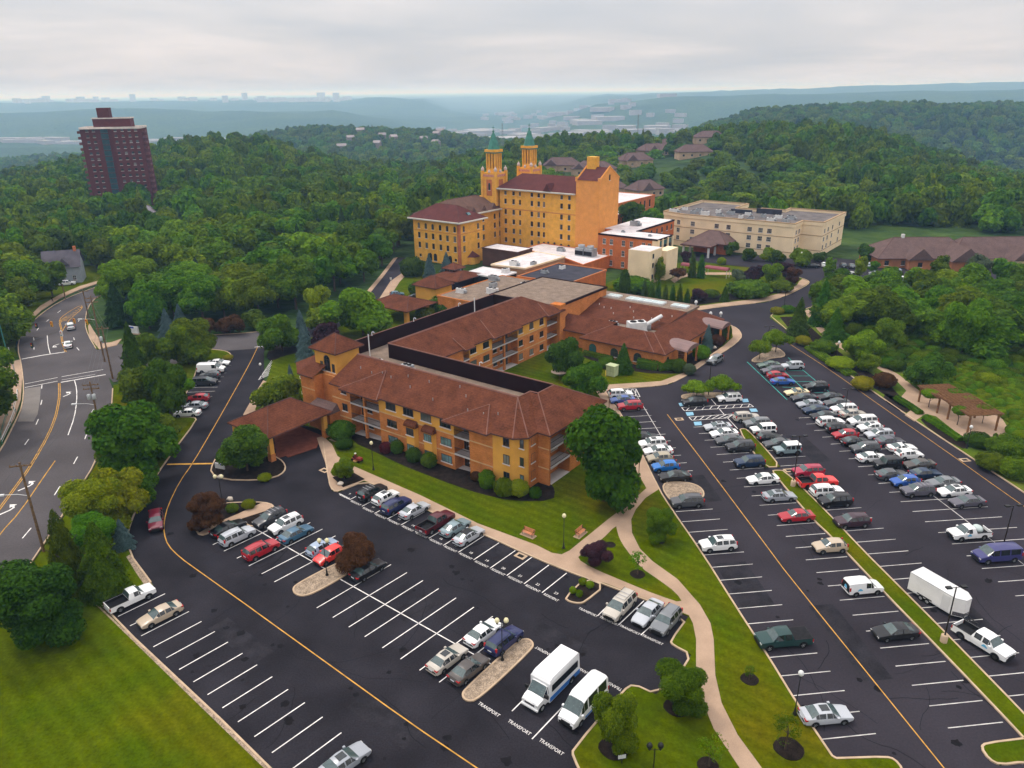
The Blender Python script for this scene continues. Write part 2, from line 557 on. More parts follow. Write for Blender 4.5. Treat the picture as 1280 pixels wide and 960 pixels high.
kerb([(1170, 1080), (1128, 962), (1118, 950), (1107, 947), (1056, 948.6), (1042, 949), (1034, 937), (997, 882), (960, 821), (919, 758), (879, 694), (838, 635), (824, 613), (794, 550), (774, 514),
        (763, 500), (754, 487), (791, 485), (820, 483), (838, 480), (860, 469), (886, 451), (913, 435), (926, 424), (927, 418), (922, 411), (911, 406)], it=1)
kerb([(873, 388), (900, 384), (956, 378), (980, 371), (999, 362), (1010, 356), (1012, 352), (1003, 348), (975, 340)], it=1)
LAWN_G = [(962, 397), (968, 391), (990, 388), (1012, 386), (1021, 378), (1034, 361), (1046, 353), (1100, 363), (1245, 366), (1420, 360), (1500, 640), (1400, 697), (1280, 616), (1145, 527), (1070, 475)]
slab('meadow', LAWN_G, .10, grass_material('meadow_grass', (.060, .105, .012), (.11, .15, .015), (.16, .15, .03)))
kerb([(1400, 697), (1280, 616), (1145, 527), (1070, 475), (962, 397), (968, 391), (990, 388), (1012, 386), (1021, 378), (1034, 361), (1046, 353)], it=1)
for P in ([(924, 538), (928, 536.3), (934, 537.5), (959, 564), (975, 584), (957, 584.5), (940, 564)],
        [(965, 589.5), (970, 588.5), (981, 589), (1030, 637), (1080, 690), (1110, 720), (1175, 785), (1280, 893), (1345, 962), (1350, 1000), (1277, 920), (1180, 818), (1105, 741), (1040, 672), (1016, 650), (975, 602)],
        [(1226, 935), (1232, 930), (1280, 924), (1360, 914), (1360, 960), (1280, 953), (1250, 957), (1236, 950)]):
 slab('grass_strip', P, .11, M_GR3)
 kerb(P, True, 1)
for P in ([(824, 604), (855, 603), (872, 607), (880, 615), (879, 623), (862, 629), (840, 631)],
        [(851, 496), (855, 493.5), (877, 491.5), (907, 492), (908, 493.5), (882, 499), (855, 499.5)],
        [(936, 452.5), (951, 443), (963, 436), (972, 434.5), (985, 446), (962, 448), (955, 453)],
        [(366, 737), (371, 731), (406, 712), (445, 694.5), (458, 693), (461, 699), (425, 724), (392, 742), (378, 746), (369, 743)],
        [(577, 869), (584, 860), (640, 808), (650, 801), (660, 799), (667, 805), (664, 813), (597, 876), (583, 877)]):
 slab('gravel_island', P, .12, M_GRAVEL, 2)
 kerb(P, True, 2)
ISL_L = [(242, 652), (247, 643), (262, 636), (280, 629.5), (305, 628.5), (330, 628.5), (342, 632), (340, 637), (328, 648), (318, 659), (309, 657), (305, 652), (280, 658), (256, 669.5), (247, 668)]
slab('planting_bed', ISL_L, .12, M_MULCH, 1)
kerb(ISL_L, True, 1)
slab('path', [(247, 668), (256, 669), (282, 656), (306, 648), (334, 639), (342, 633), (333, 629), (326, 630), (298, 643), (272, 654)], .14, M_CONC)
ISL_C = [(263, 592), (266, 580), (280, 556), (300, 545), (330, 565), (350, 574), (357, 582), (356, 590), (345, 597), (320, 601), (280, 600)]
slab('planting_bed', ISL_C, .12, M_MULCH, 1)
kerb(ISL_C, True, 1)
ISL_T = [(706, 748), (712, 753), (724, 755), (731, 753), (756, 733), (732, 723.5)]
slab('planting_bed', ISL_T, .125, M_MULCH, 0)
kerb(ISL_T, True, 1)
PLN = [(416, 598), (437, 589), (456, 600), (429, 610)]
slab('planting_bed', PLN, .20, M_MULCH, 0)
slab('sidewalk', [(396, 548), (404, 546), (415, 556), (422, 571), (441, 583), (526, 620), (597, 655), (670, 682), (690, 692), (702, 694), (712, 689), (733, 672), (760, 650), (790, 627),
        (808, 611), (796, 590), (779, 552), (762, 517), (752, 500), (744, 488), (757, 481.5), (790, 479.5), (826, 477), (853, 467), (884, 446.5), (905, 432.5), (916, 422), (915, 415), (908, 410),
        (911, 406.5), (922, 411.5), (926.6, 418), (925.5, 424), (913, 434.5), (886, 450.5), (860, 468.5), (838, 479.5), (820, 482.5), (791, 484.5), (756, 487), (763, 499), (774, 513), (794, 549), (824, 612),
        (807, 623), (795, 637), (789, 650), (790, 667), (800, 687), (815, 702), (847, 725), (875, 757), (888, 780), (892, 800), (894, 845), (902, 880), (922, 920), (955, 965), (1000, 1010),
        (960, 1010), (925, 962), (892, 912), (877, 875), (870, 837), (870, 800), (866, 780), (861, 770), (757, 730), (731, 722.5), (664, 695.5), (606, 668.5), (534, 638.5), (481, 610.5), (455, 601.5), (424, 614.5), (416, 613), (411, 602), (407, 580)], .13, M_CONC)
slab('lawn', [(721, 699), (728, 693), (752, 676), (770, 657.5), (771, 663), (774, 674), (781, 686), (800, 710), (825, 727), (845, 742), (854, 755.5), (822, 745), (790, 732), (740, 711)], .145, M_GR2, 1)
slab('path', [(873, 387.7), (900, 383.7), (956, 377.5), (980, 370.5), (998, 361.5), (1009, 355.5), (1011, 352.3), (1003, 349), (999, 352), (996, 357), (975, 367), (950, 373.5), (900, 379.5), (866, 384)], .13, M_CONC)
slab('path', [(1003, 389), (1013, 387), (1030, 411), (1047, 427), (1080, 446), (1104, 459), (1122, 468), (1150, 490), (1190, 486), (1222, 505), (1250, 520), (1260, 536), (1258, 545), (1244, 552), (1222, 551), (1200, 545), (1170, 521),
        (1157, 518), (1143, 527), (1131, 519.5), (1140, 512), (1126, 497), (1133, 489), (1115, 471), (1076, 450), (1040, 430), (1022, 413), (1010, 396)], .13, M_CONC)
slab('path', [(838, 350), (846, 345), (862, 341), (905, 341), (950, 340), (955, 345), (940, 343.5), (905, 344), (868, 344), (852, 348), (843, 354)], .13, M_CONC)
slab('path', [(304, 519), (318, 494), (329, 476), (334, 478), (328, 494), (319, 512), (322, 521)], .13, M_CONC)
slab('garden_lawn', [(842, 360), (850, 351), (870, 346), (905, 345.5), (940, 346), (952, 352), (945, 362), (920, 366), (880, 371), (850, 369)], .125, M_GR3, 1)
sheet('paver_drive', [(342, 543), (365, 530), (410, 548), (392, 560), (346, 574)], .10, M_REDPAV)
slab('paver_apron', [(340, 558), (372, 536), (400, 548), (396, 560), (360, 572)], .112, M_REDPAV)
for P in ([(440, 553), (470, 566), (500, 581), (530, 593), (570, 608), (600, 618), (640, 627), (692, 627), (694, 612), (686, 604), (600, 598), (440, 538)],
        [(728, 448), (765, 457), (800, 467), (850, 468), (872, 461), (890, 444), (910, 426), (914, 412), (905, 402), (880, 425), (850, 450), (730, 440)],
        [(855, 384), (900, 378), (950, 372), (975, 365), (995, 357), (995, 350), (960, 358), (900, 368), (850, 376)],
        [(966, 397), (1068, 471), (1100, 490), (1130, 512), (1140, 508), (1125, 496), (1110, 480), (1060, 450), (1020, 416), (1000, 396)],
        [(1147, 526), (1160, 522), (1200, 548), (1215, 558), (1200, 563)],
        [(1131, 518), (1103, 500), (1108, 490), (1140, 512)],
        [(333, 447), (335, 440), (347, 426), (370, 430), (380, 440), (355, 445), (340, 452)]):
 slab('planting_bed', P, .122, M_MULCH, 1)
for (x, y, r) in ((824, 676, 1.1), (797, 719, 1.2), (744, 704, .95), (763, 682, .9), (937, 850, 1.15), (846, 885, 1.6), (768, 936, 1.8), (986, 937, 1.7), (885, 958, 1.2)):
 c = G(x, y)
 r *= .78
 mb = MB()
 mb.prism([(c.x + r * math.cos(a * PI / 9) * (1 + .06 * math.sin(a * 5)), c.y + r * math.sin(a * PI / 9)) for a in range(18)], .0, .16)
 struct('mulch_ring', mb, M_MULCH)
struct('kerb', mb_kerb, M_KERB)
mb_w, mb_worn, mb_y, mb_b, mb_t = MB(), MB(), MB(), MB(), MB()
ZM = .022
def line(mb, a, b, w=.11, z=ZM):
 mb.ribbon([a, b], w, z, z)
def pl(mb, pts, w=.11, it=0, z=ZM, closed=False):
 P = g2(pts)
 if it: P = chaikin(P, it, closed)
 mb.ribbon(P, w, z, z, 0, closed)
def dirv(deg):
 return Vector((math.cos(rad(deg)), math.sin(rad(deg))))
def stalls(mb, p, row, stall, n0, n1, step, l0, l1, w=.11):
 """lines at p + k*step along row, from l0 to l1 along the stall direction"""
 p, r_, s_ = Vector((p[0], p[1])), dirv(row), dirv(stall)
 for k in range(n0, n1 + 1):
  q = p + r_ * (k * step)
  line(mb, q + s_ * l0, q + s_ * l1, w)
p = G(879, 694).xy
stalls(mb_worn, p, -83.1, 6.4, -4, 11, 2.70, 0, 5.4)
p = G(774, 514).xy
stalls(mb_worn, p, -83.1, 6.0, -3, 9, 2.72, .2, 5.3)
pl(mb_worn, [(791, 486), (828, 548)], .12)
p = G(1019, 653.5).xy
stalls(mb_worn, p, -83.1, 186.4, -12, 13, 2.72, 0, 5.5)
p = G(1030.5, 638).xy
stalls(mb_worn, p, -83.1, 6.4, -10, 13, 2.72, 0, 5.5)
p = G(1188, 636.5).xy
stalls(mb_worn, p, -82.6, 5.4, -12, 9, 2.74, -5.6, 5.6)
q = G(1167, 620).xy
line(mb_worn, q - dirv(-82.6) * 36, q + dirv(-82.6) * 40)
p = G(945, 452).xy
pl(mb_t, [(934, 452.5), (984, 500)], .16)
pl(mb_t, [(985, 447), (1040, 493)], .14)
for a, b in (((962, 463), (1004, 463.5)), ((968, 470), (1012, 470)), ((973, 477), (1020, 477)), ((978, 484), (1003, 485)), ((1018, 491), (1036, 491)), ((980, 463.5), (1005, 487))):
 pl(mb_t, [a, b], .14)
for P in ([(848, 504), (854, 503.5), (857, 507), (850, 508)], [(857, 515.5), (866, 515), (867.5, 519), (859, 520)], [(867, 527.5), (876.5, 527), (877.5, 531.5), (868.5, 532)],
        [(926.5, 499), (934.5, 498.5), (936, 502.5), (929, 503)], [(936.5, 511), (945, 510.8), (947.5, 514.5), (939, 515)], [(336, 475), (350, 473), (352, 477), (338, 479)]):
 mb_b.sheet(g2(P), ZM + .002)
def hatch(mb, P, n, w=.12):
 """outlined box with slanting bars; P: near-left, far-left, far-right, near-right"""
 a, b, c, d = [Vector(q) for q in g2(P)]
 for q, r in ((a, b), (b, c), (c, d), (d, a)): line(mb, q, r, w)
 for k in range(n):
  t = (k + .25) / n
  u = min(1, t + .8 / n)
  line(mb, a.lerp(d, t), b.lerp(c, u), w)
hatch(mb_w, [(855.5, 513.5), (852, 509.5), (937, 505), (942, 508.5)], 9)
hatch(mb_w, [(865, 525.5), (861, 521.5), (917, 517.5), (910, 522.5)], 6)
pl(mb_w, [(889, 499), (895, 506)], .12)
pl(mb_w, [(899, 511), (905, 518)], .12)
pl(mb_w, [(909, 522), (922, 536)], .12)
hatch(mb_w, [(756, 487), (766, 486.5), (795, 486), (800, 496)], 6)
hatch(mb_worn, [(323, 475), (340, 450), (357, 452), (343, 466)], 9)
RES = [(437.5, 624.5), (452.5, 633), (468, 642), (484, 649), (501, 656.5), (519, 665), (536, 673), (554, 682), (573, 690.5), (592, 700), (612.5, 710.5), (633.5, 719.5), (655, 730), (677.5, 741)]
for i, q in enumerate(RES):
 a = G(*q).xy
 line(mb_w, a, a + dirv(50.3) * 5.0, .12)
pl(mb_w, [(424, 617), (437.5, 624.5)], .1)
FROW, FST = -39.8, 48.9
for a, b in (((266, 681), (340, 644)), ((280, 689), (372, 637)), ((296, 698), (386, 648)), ((311, 707.5), (400, 664)), ((327, 717.5), (384, 690)), ((343, 727.5), (400, 700)),
        ((396, 760), (504, 720)), ((416, 772), (485, 711)), ((436, 784), (524, 730.5)), ((456, 796), (544, 741)), ((478, 810), (565, 752)), ((500.5, 824), (587, 764)), ((524.5, 838), (612, 778)), ((549, 853), (634, 791))):
 pass
p0, p1 = G(280, 689).xy, G(400, 664).xy
s_ = dirv(48.9)
for q in ((266, 681), (280, 689), (296, 698), (311, 707.5), (327, 717.5), (343, 727.5), (396, 760), (416, 772), (436, 784), (456, 796), (478, 810), (500.5, 824), (524.5, 838), (549, 853)):
 a = G(*q).xy
 line(mb_w, a, a + s_ * 11.2, .12)
pl(mb_w, [(312, 657), (406, 711)], .13)
pl(mb_w, [(425, 724), (617, 832)], .13)
for q in [(147.5, 770.7), (162.5, 782.5), (176.5, 795), (191.7, 808.7), (208, 822.5), (224, 837), (241.7, 852.5), (259.5, 868.5), (278, 885), (297.5, 902.5), (318, 921), (340, 941), (363, 963)]:
 a = G(*q).xy
 line(mb_w, a, a + dirv(48.6) * 5.5, .12)
for (x0, y0, x1, y1) in ((240, 484.5, 272, 484), (234, 490.5, 269, 489), (254, 496, 265, 495.5), (250, 502, 260, 502), (252, 509, 257, 508.5), (270, 477, 276, 476.5), (272, 471.5, 280, 471), (280, 466.5, 283, 466), (281, 457, 289, 456.5)):
 pl(mb_worn, [(x0, y0), (x1, y1)], .11)
for a, b in (((747, 770), (760, 757)), ((773.5, 781), (805, 751)), ((801, 794), (835, 763)), ((640, 889), (663, 866)), ((665, 924), (703, 884)), ((626, 902), (655, 870))):
 if a != (626, 902): pl(mb_w, [a, b], .12)
pl(mb_w, [(616, 795), (605, 803)], .12)
pl(mb_y, [(322, 434), (312, 455), (288, 498), (264, 540), (241, 579), (224, 603), (210, 632), (205, 652), (205, 667), (210, 682), (225, 697), (250, 715), (312, 759), (320, 765), (420, 837), (510, 902), (596, 960), (640, 990)], .13, 1)
pl(mb_y, [(209, 580.5), (267, 579.5)], .45)
pl(mb_y, [(834, 518), (889, 590), (960, 685), (986, 720), (1180, 960), (1210, 998)], .12, 1)
pl(mb_y, [(984, 428), (1040, 464), (1100, 507), (1177, 560), (1250, 612), (1330, 668)], .10, 1)
pl(mb_w, [(318, 434), (345, 431)], .25)
for dx in (-.16, .16):
 for P in ([(84, 395), (74, 402), (77, 412), (77, 425), (82, 440)], [(74, 479), (74.5, 495), (72, 510), (69, 523), (60, 545), (37, 585), (18, 611), (0, 635), (-40, 690)]):
  Q = [Vector((q[0] + dx, q[1])) for q in chaikin(g2(P), 1, False)]
  mb_y.ribbon(Q, .14, ZM, ZM)
pl(mb_y, [(69, 576), (52, 600), (25, 640), (0, 667), (-30, 710)], .16, 1)
pl(mb_y, [(74, 402), (76, 397), (87, 389), (102, 381), (103, 386), (88, 398), (80, 410), (78, 414)], .18, 1)
for k in range(9):
 t = k / 8
 a = G(76 + 24 * t, 402 - 18 * t).xy; b = G(84 + 18 * t, 400 - 15 * t).xy
 line(mb_y, a, b, .3)
pl(mb_w, [(93, 475), (96, 486), (96, 502), (93, 522), (85, 544)], .16, 1)
pl(mb_w, [(59, 419), (60, 432), (63, 443)], .16, 1)
pl(mb_w, [(27, 449), (54, 444), (81, 440)], .4)
pl(mb_w, [(31, 480), (72, 472)], .2); pl(mb_w, [(77, 471), (129, 462)], .2)
pl(mb_w, [(31, 484.5), (72, 476.5)], .22); pl(mb_w, [(76, 478), (132, 468.3)], .4); pl(mb_w, [(77, 475), (119, 468)], .15)
for a, b in (((46, 413), (48.5, 410)), ((42.5, 425.5), (42, 422)), ((42.5, 437), (42.5, 434)), ((52, 486), (52.5, 481)), ((51, 506), (52.5, 500)), ((31, 556), (36, 549)), ((114, 517), (117, 511.5)), ((106, 549), (109, 541)),
        ((92, 580), (97, 571)), ((68, 619), (75, 608)), ((28, 673), (39, 660)), ((93, 425), (92, 422)), ((99, 438), (96, 434.5)), ((98, 402), (99, 400)), ((58, 402), (61, 399.5)), ((72, 391), (76, 388)), ((45, 531), (48, 524))):
 pl(mb_w, [a, b], .16)
def arrow(px, py, ang, L=3.0):
 """a left-turn arrow painted on the lane"""
 c = G(px, py).xy
 d = dirv(ang); nrm = Vector((-d.y, d.x))
 P = lambda x, y: c + d * x + nrm * y
 mb_w.ribbon([P(-L * .5, 0), P(0, 0), P(L * .22, .25), P(L * .3, .8)], .28, ZM, ZM)
 tip = [P(L * .3 - .55, .75), P(L * .3 + .55, .75), P(L * .3, 1.7)]
 mb_w.sheet(tip, ZM)
arrow(68, 432, 250, 2.6); arrow(86, 493, 70, 2.6); arrow(12, 638, 60, 3.2); arrow(36, 608, 60, 3.2)
struct('road_marking', mb_w, M_WHITE)
struct('road_marking', mb_worn, M_WORN)
struct('road_marking', mb_y, M_YELL)
struct('road_marking', mb_b, M_BLUE)
struct('road_marking', mb_t, M_TEAL)
mb_cr = MB()
rc = random.Random(3)
for k in range(85):
 left = k < 45
 px, py = (rc.uniform(230, 760), rc.uniform(640, 955)) if left else (rc.uniform(850, 1270), rc.uniform(520, 950))
 if not left and px < 640 + (py - 330) * .62: continue
 p = G(px, py).xy
 a = rad(rc.choice((-39.5, 50, -39.5, 50) if left else (-83, 6, -83)) + rc.uniform(-14, 14))
 Pc = [p]
 for j in range(rc.randrange(6, 22)):
  a += rc.uniform(-.28, .28)
  p = p + Vector((math.cos(a), math.sin(a))) * rc.uniform(.4, .9)
  Pc.append(p)
 mb_cr.ribbon(Pc, rc.uniform(.03, .08), .0165, .0165)
mb_st = MB()
for k in range(110):
 left = k < 60
 px, py = (rc.uniform(200, 760), rc.uniform(640, 955)) if left else (rc.uniform(850, 1270), rc.uniform(500, 950))
 if not left and px < 660 + (py - 330) * .62: continue
 c = G(px, py).xy
 r0 = rc.uniform(.15, .55)
 mb_st.sheet([c + Vector((math.cos(i * PI / 7), math.sin(i * PI / 7))) * r0 * rc.uniform(.6, 1.2) for i in range(14)], .0135 + k * 1e-5)
struct('oil_stain', mb_st, mat('oil_stain', (.0105, .0095, .011), .92, .3, .5))
mb_pa = MB()
for k, (px, py, w_, h_, an) in enumerate(((520, 760, 5, 3, 50), (700, 800, 7, 2.2, -40), (300, 800, 9, 2.5, -40), (930, 730, 4, 9, 6), (1060, 800, 3, 12, 6), (1010, 560, 3, 10, 6), (640, 690, 9, 3, -40), (1200, 760, 3, 9, 6), (480, 900, 8, 2.4, -40), (880, 610, 2.6, 8, 6))):
 c = G(px, py).xy
 F = frame(c.x, c.y, an)
 mb_pa.sheet([F(a * w_ / 2, b * h_ / 2).xy for a, b in ((-1, -1), (1, -1), (1, 1), (-1, 1))], .012)
struct('asphalt_patch', mb_pa, mat('patched_asphalt', (.023, .0215, .026), .92, .3, 2.0, fine=.2, fscale=5))
struct('asphalt_crack', mb_cr, mat('crack_sealant', (.010, .010, .012), .8, .1))
DG = bpy.context.evaluated_depsgraph_get()
mb_txt = MB()
def word(txt, c, ang, size, sx=1.0):
 cu = bpy.data.curves.new('lettering', 'FONT')
 cu.body = txt
 cu.size = size
 cu.align_x = 'CENTER'
 cu.align_y = 'CENTER'
 cu.resolution_u = 2
 o = bpy.data.objects.new('lettering', cu)
 COL.objects.link(o)
 bpy.context.view_layer.update()
 dg = bpy.context.evaluated_depsgraph_get()
 me = bpy.data.meshes.new_from_object(o.evaluated_get(dg))
 ca, sa = math.cos(rad(ang)), math.sin(rad(ang))
 vs = [(c[0] + (v.co.x * sx) * ca - v.co.y * sa, c[1] + (v.co.x * sx) * sa + v.co.y * ca, ZM + .002) for v in me.vertices]
 mb_txt.add(vs, [tuple(p.vertices) for p in me.polygons])
 bpy.data.objects.remove(o)
 bpy.data.curves.remove(cu)
 bpy.data.meshes.remove(me)
sd = dirv(50.3)
ends = [G(424, 617).xy] + [G(*q).xy for q in RES] + [G(701, 752.5).xy]
for i in range(len(ends) - 1):
 mid = ends[i].lerp(ends[i + 1], .5)
 word('RESIDENT', mid - sd * .05, -39.8, .56, .86)
 word(str(9 + i), mid + sd * .95, -39.8, .55)
for (x, y) in ((735, 765.5), (761.5, 776.5), (787, 787.5), (815.5, 800)):
 word('TRANSPORT', G(x, y).xy, -38.5, .52, .86)
for (x, y) in ((611, 887), (649, 909.5), (689, 934)):
 word('TRANSPORT', G(x, y).xy, -40, .55, .86)
for (x, y) in ((682, 815.5), (726, 837), (763, 855)):
 word('TRANSPORT', G(x, y).xy, -40 + 180, .55, .86)
struct('road_lettering', mb_txt, M_WHITE)
# ============================================================ BUILDINGS
def brick_material(name, c1, c2, mortar, var=.2):
 m = bpy.data.materials.new(name)
 m.use_nodes = True
 nt = m.node_tree
 n, l = nt.nodes, nt.links
 p = n['Principled BSDF']
 p.inputs['Roughness'].default_value = .9
 p.inputs['Specular IOR Level'].default_value = .04
 geo = n.new('ShaderNodeNewGeometry')
 cr = n.new('ShaderNodeVectorMath'); cr.operation = 'CROSS_PRODUCT'
 cr.inputs[0].default_value = (0, 0, 1)
 l.new(geo.outputs['True Normal'], cr.inputs[1])
 dt = n.new('ShaderNodeVectorMath'); dt.operation = 'DOT_PRODUCT'
 l.new(geo.outputs['Position'], dt.inputs[0]); l.new(cr.outputs[0], dt.inputs[1])
 sp = n.new('ShaderNodeSeparateXYZ'); l.new(geo.outputs['Position'], sp.inputs[0])
 cb = n.new('ShaderNodeCombineXYZ'); l.new(dt.outputs['Value'], cb.inputs[0]); l.new(sp.outputs['Z'], cb.inputs[1])
 br = n.new('ShaderNodeTexBrick')
 br.inputs['Color1'].default_value = (*c1, 1); br.inputs['Color2'].default_value = (*c2, 1); br.inputs['Mortar'].default_value = (*mortar, 1)
 br.inputs['Scale'].default_value = 1; br.inputs['Mortar Size'].default_value = .016
 br.inputs['Brick Width'].default_value = .36; br.inputs['Row Height'].default_value = .13
 l.new(cb.outputs[0], br.inputs['Vector'])
 no = n.new('ShaderNodeTexNoise'); no.inputs['Scale'].default_value = .55; no.inputs['Detail'].default_value = 6
 l.new(geo.outputs['Position'], no.inputs['Vector'])
 r = n.new('ShaderNodeMapRange')
 for i, v in enumerate((.3, .7, 1 - var, 1 + var)): r.inputs[i + 1].default_value = v
 l.new(no.outputs['Fac'], r.inputs[0])
 mu = n.new('ShaderNodeMix'); mu.data_type = 'RGBA'; mu.blend_type = 'MULTIPLY'; mu.inputs[0].default_value = 1
 l.new(br.outputs['Color'], mu.inputs[6]); l.new(r.outputs[0], mu.inputs[7])
 l.new(mu.outputs[2], p.inputs['Base Color'])
 return m
def roof_material(name, c, var=.25, row=.42):
 m = bpy.data.materials.new(name)
 m.use_nodes = True
 nt = m.node_tree
 n, l = nt.nodes, nt.links
 p = n['Principled BSDF']
 p.inputs['Roughness'].default_value = .9
 p.inputs['Specular IOR Level'].default_value = .04
 geo = n.new('ShaderNodeNewGeometry')
 a = n.new('ShaderNodeTexNoise'); a.inputs['Scale'].default_value = .5; a.inputs['Detail'].default_value = 5
 l.new(geo.outputs['Position'], a.inputs['Vector'])
 b = n.new('ShaderNodeTexNoise'); b.inputs['Scale'].default_value = 3.2; b.inputs['Detail'].default_value = 3
 l.new(geo.outputs['Position'], b.inputs['Vector'])
 ad = n.new('ShaderNodeMath'); ad.operation = 'ADD'
 l.new(a.outputs['Fac'], ad.inputs[0]); l.new(b.outputs['Fac'], ad.inputs[1])
 sp = n.new('ShaderNodeSeparateXYZ'); l.new(geo.outputs['Position'], sp.inputs[0])
 mm = n.new('ShaderNodeMath'); mm.operation = 'MODULO'; mm.inputs[1].default_value = row * .5
 l.new(sp.outputs['Z'], mm.inputs[0])
 r0 = n.new('ShaderNodeMapRange')
 for i, v in enumerate((0, .06, .80, 1.0)): r0.inputs[i + 1].default_value = v
 l.new(mm.outputs[0], r0.inputs[0])
 r = n.new('ShaderNodeMapRange')
 for i, v in enumerate((.7, 1.3, 1 - var, 1 + var)): r.inputs[i + 1].default_value = v
 l.new(ad.outputs[0], r.inputs[0])
 m1 = n.new('ShaderNodeMath'); m1.operation = 'MULTIPLY'
 l.new(r.outputs[0], m1.inputs[0]); l.new(r0.outputs[0], m1.inputs[1])
 mu = n.new('ShaderNodeMix'); mu.data_type = 'RGBA'; mu.blend_type = 'MULTIPLY'; mu.inputs[0].default_value = 1
 mu.inputs[6].default_value = (*c, 1)
 l.new(m1.outputs[0], mu.inputs[7])
 l.new(mu.outputs[2], p.inputs['Base Color'])
 return m
M_BRICK = brick_material('orange_brick', (.54, .175, .042), (.42, .125, .030), (.52, .26, .10))
M_STUC = mat('yellow_stucco', (.66, .33, .065), .92, .1, 2.5, spec=.05)
M_BAND = mat('cream_band', (.55, .34, .16), .9, .1, 2)
M_ROOF = roof_material('brown_shingles', (.110, .038, .021), .36)
M_ROOFE = mat('roof_edge', (.10, .05, .042), .8, .2, 2)
M_SCR = mat('brown_metal_screen', (.020, .0075, .007), .8, .12, 4)
M_FLAT = mat('gravel_roof', (.20, .15, .115), .95, .22, 1.8, fine=.2, fscale=4)
M_TRIM = mat('stone_trim', (.62, .55, .50), .85, .12, 2)
M_SLABE = mat('balcony_concrete', (.46, .42, .40), .85, .15, 2)
M_RAIL = mat('dark_railing', (.03, .025, .025), .5, 0)
M_GLASS = mat('window_glass', (.020, .028, .030), .08, .3, 1.3, spec=.9)
def _blinds():
 nt = M_GLASS.node_tree; n, l = nt.nodes, nt.links; p = n['Principled BSDF']
 oi = n.new('ShaderNodeObjectInfo'); r = n.new('ShaderNodeValToRGB'); e = r.color_ramp.elements
 r.color_ramp.interpolation = 'CONSTANT'
 e[0].color = (.014, .018, .020, 1); e[1].position = .45; e[1].color = (.035, .045, .046, 1)
 for pos, c in ((.68, (.085, .10, .095)), (.82, (.20, .19, .165)), (.92, (.012, .013, .015))): q = e.new(pos); q.color = (*c, 1)
 l.new(oi.outputs['Random'], r.inputs[0]); l.new(r.outputs[0], p.inputs['Base Color'])
_blinds()
M_GLASSL = mat('curtained_glass', (.12, .20, .21), .15, .5, .9, spec=.8)
M_FRAME = mat('window_frame', (.05, .035, .03), .6, 0)
M_FRAMEW = mat('pale_window_frame', (.55, .50, .46), .6, 0)
M_BUTTER = brick_material('butter_brick', (.80, .395, .052), (.70, .325, .042), (.74, .43, .10), .14)
M_TALLB = brick_material('amber_brick', (.76, .31, .070), (.68, .26, .058), (.74, .36, .11), .08)
M_YROOF = roof_material('maroon_tiles', (.100, .034, .030), .2, .6)
M_YROOF2 = roof_material('brown_tiles', (.125, .072, .055), .2, .6)
M_TERRA = mat('terracotta_brick', (.46, .15, .06), .9, .2, 1.5)
M_COPPER = mat('green_copper', (.035, .17, .125), .55, .25, 1.5, spec=.4)
M_CORN = mat('pale_cornice', (.55, .53, .46), .8, .1, 3)
M_WROOF = mat('white_membrane_roof', (.60, .56, .56), .85, .16, 3, fine=.06, fscale=2)
M_DROOF = mat('dark_membrane_roof', (.045, .045, .058), .85, .25, 3)
M_NBRICK = brick_material('red_brick', (.58, .150, .036), (.47, .112, .028), (.52, .20, .08), .15)
M_CREAM = mat('cream_render', (.82, .65, .43), .9, .08, 4, spec=.05)
M_CREAMD = mat('tan_course', (.38, .26, .15), .9, .1, 3)
M_GREY = mat('grey_metal', (.32, .34, .36), .5, .2, 1.5, metal=.3)
M_WMET = mat('white_metal', (.62, .62, .61), .5, .1, 1)
M_HROOF = roof_material('brown_grey_shingles', (.125, .082, .075), .22)
M_TOWER = brick_material('plum_brick', (.108, .030, .026), (.090, .024, .021), (.12, .04, .036), .12)
M_TEALG = mat('teal_glass', (.03, .12, .13), .2, .3, 2, spec=.8)
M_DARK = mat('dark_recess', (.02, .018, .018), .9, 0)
M_GREENA = mat('purple_canvas', (.22, .045, .06), .7, .2, 2)
WMESH = {}
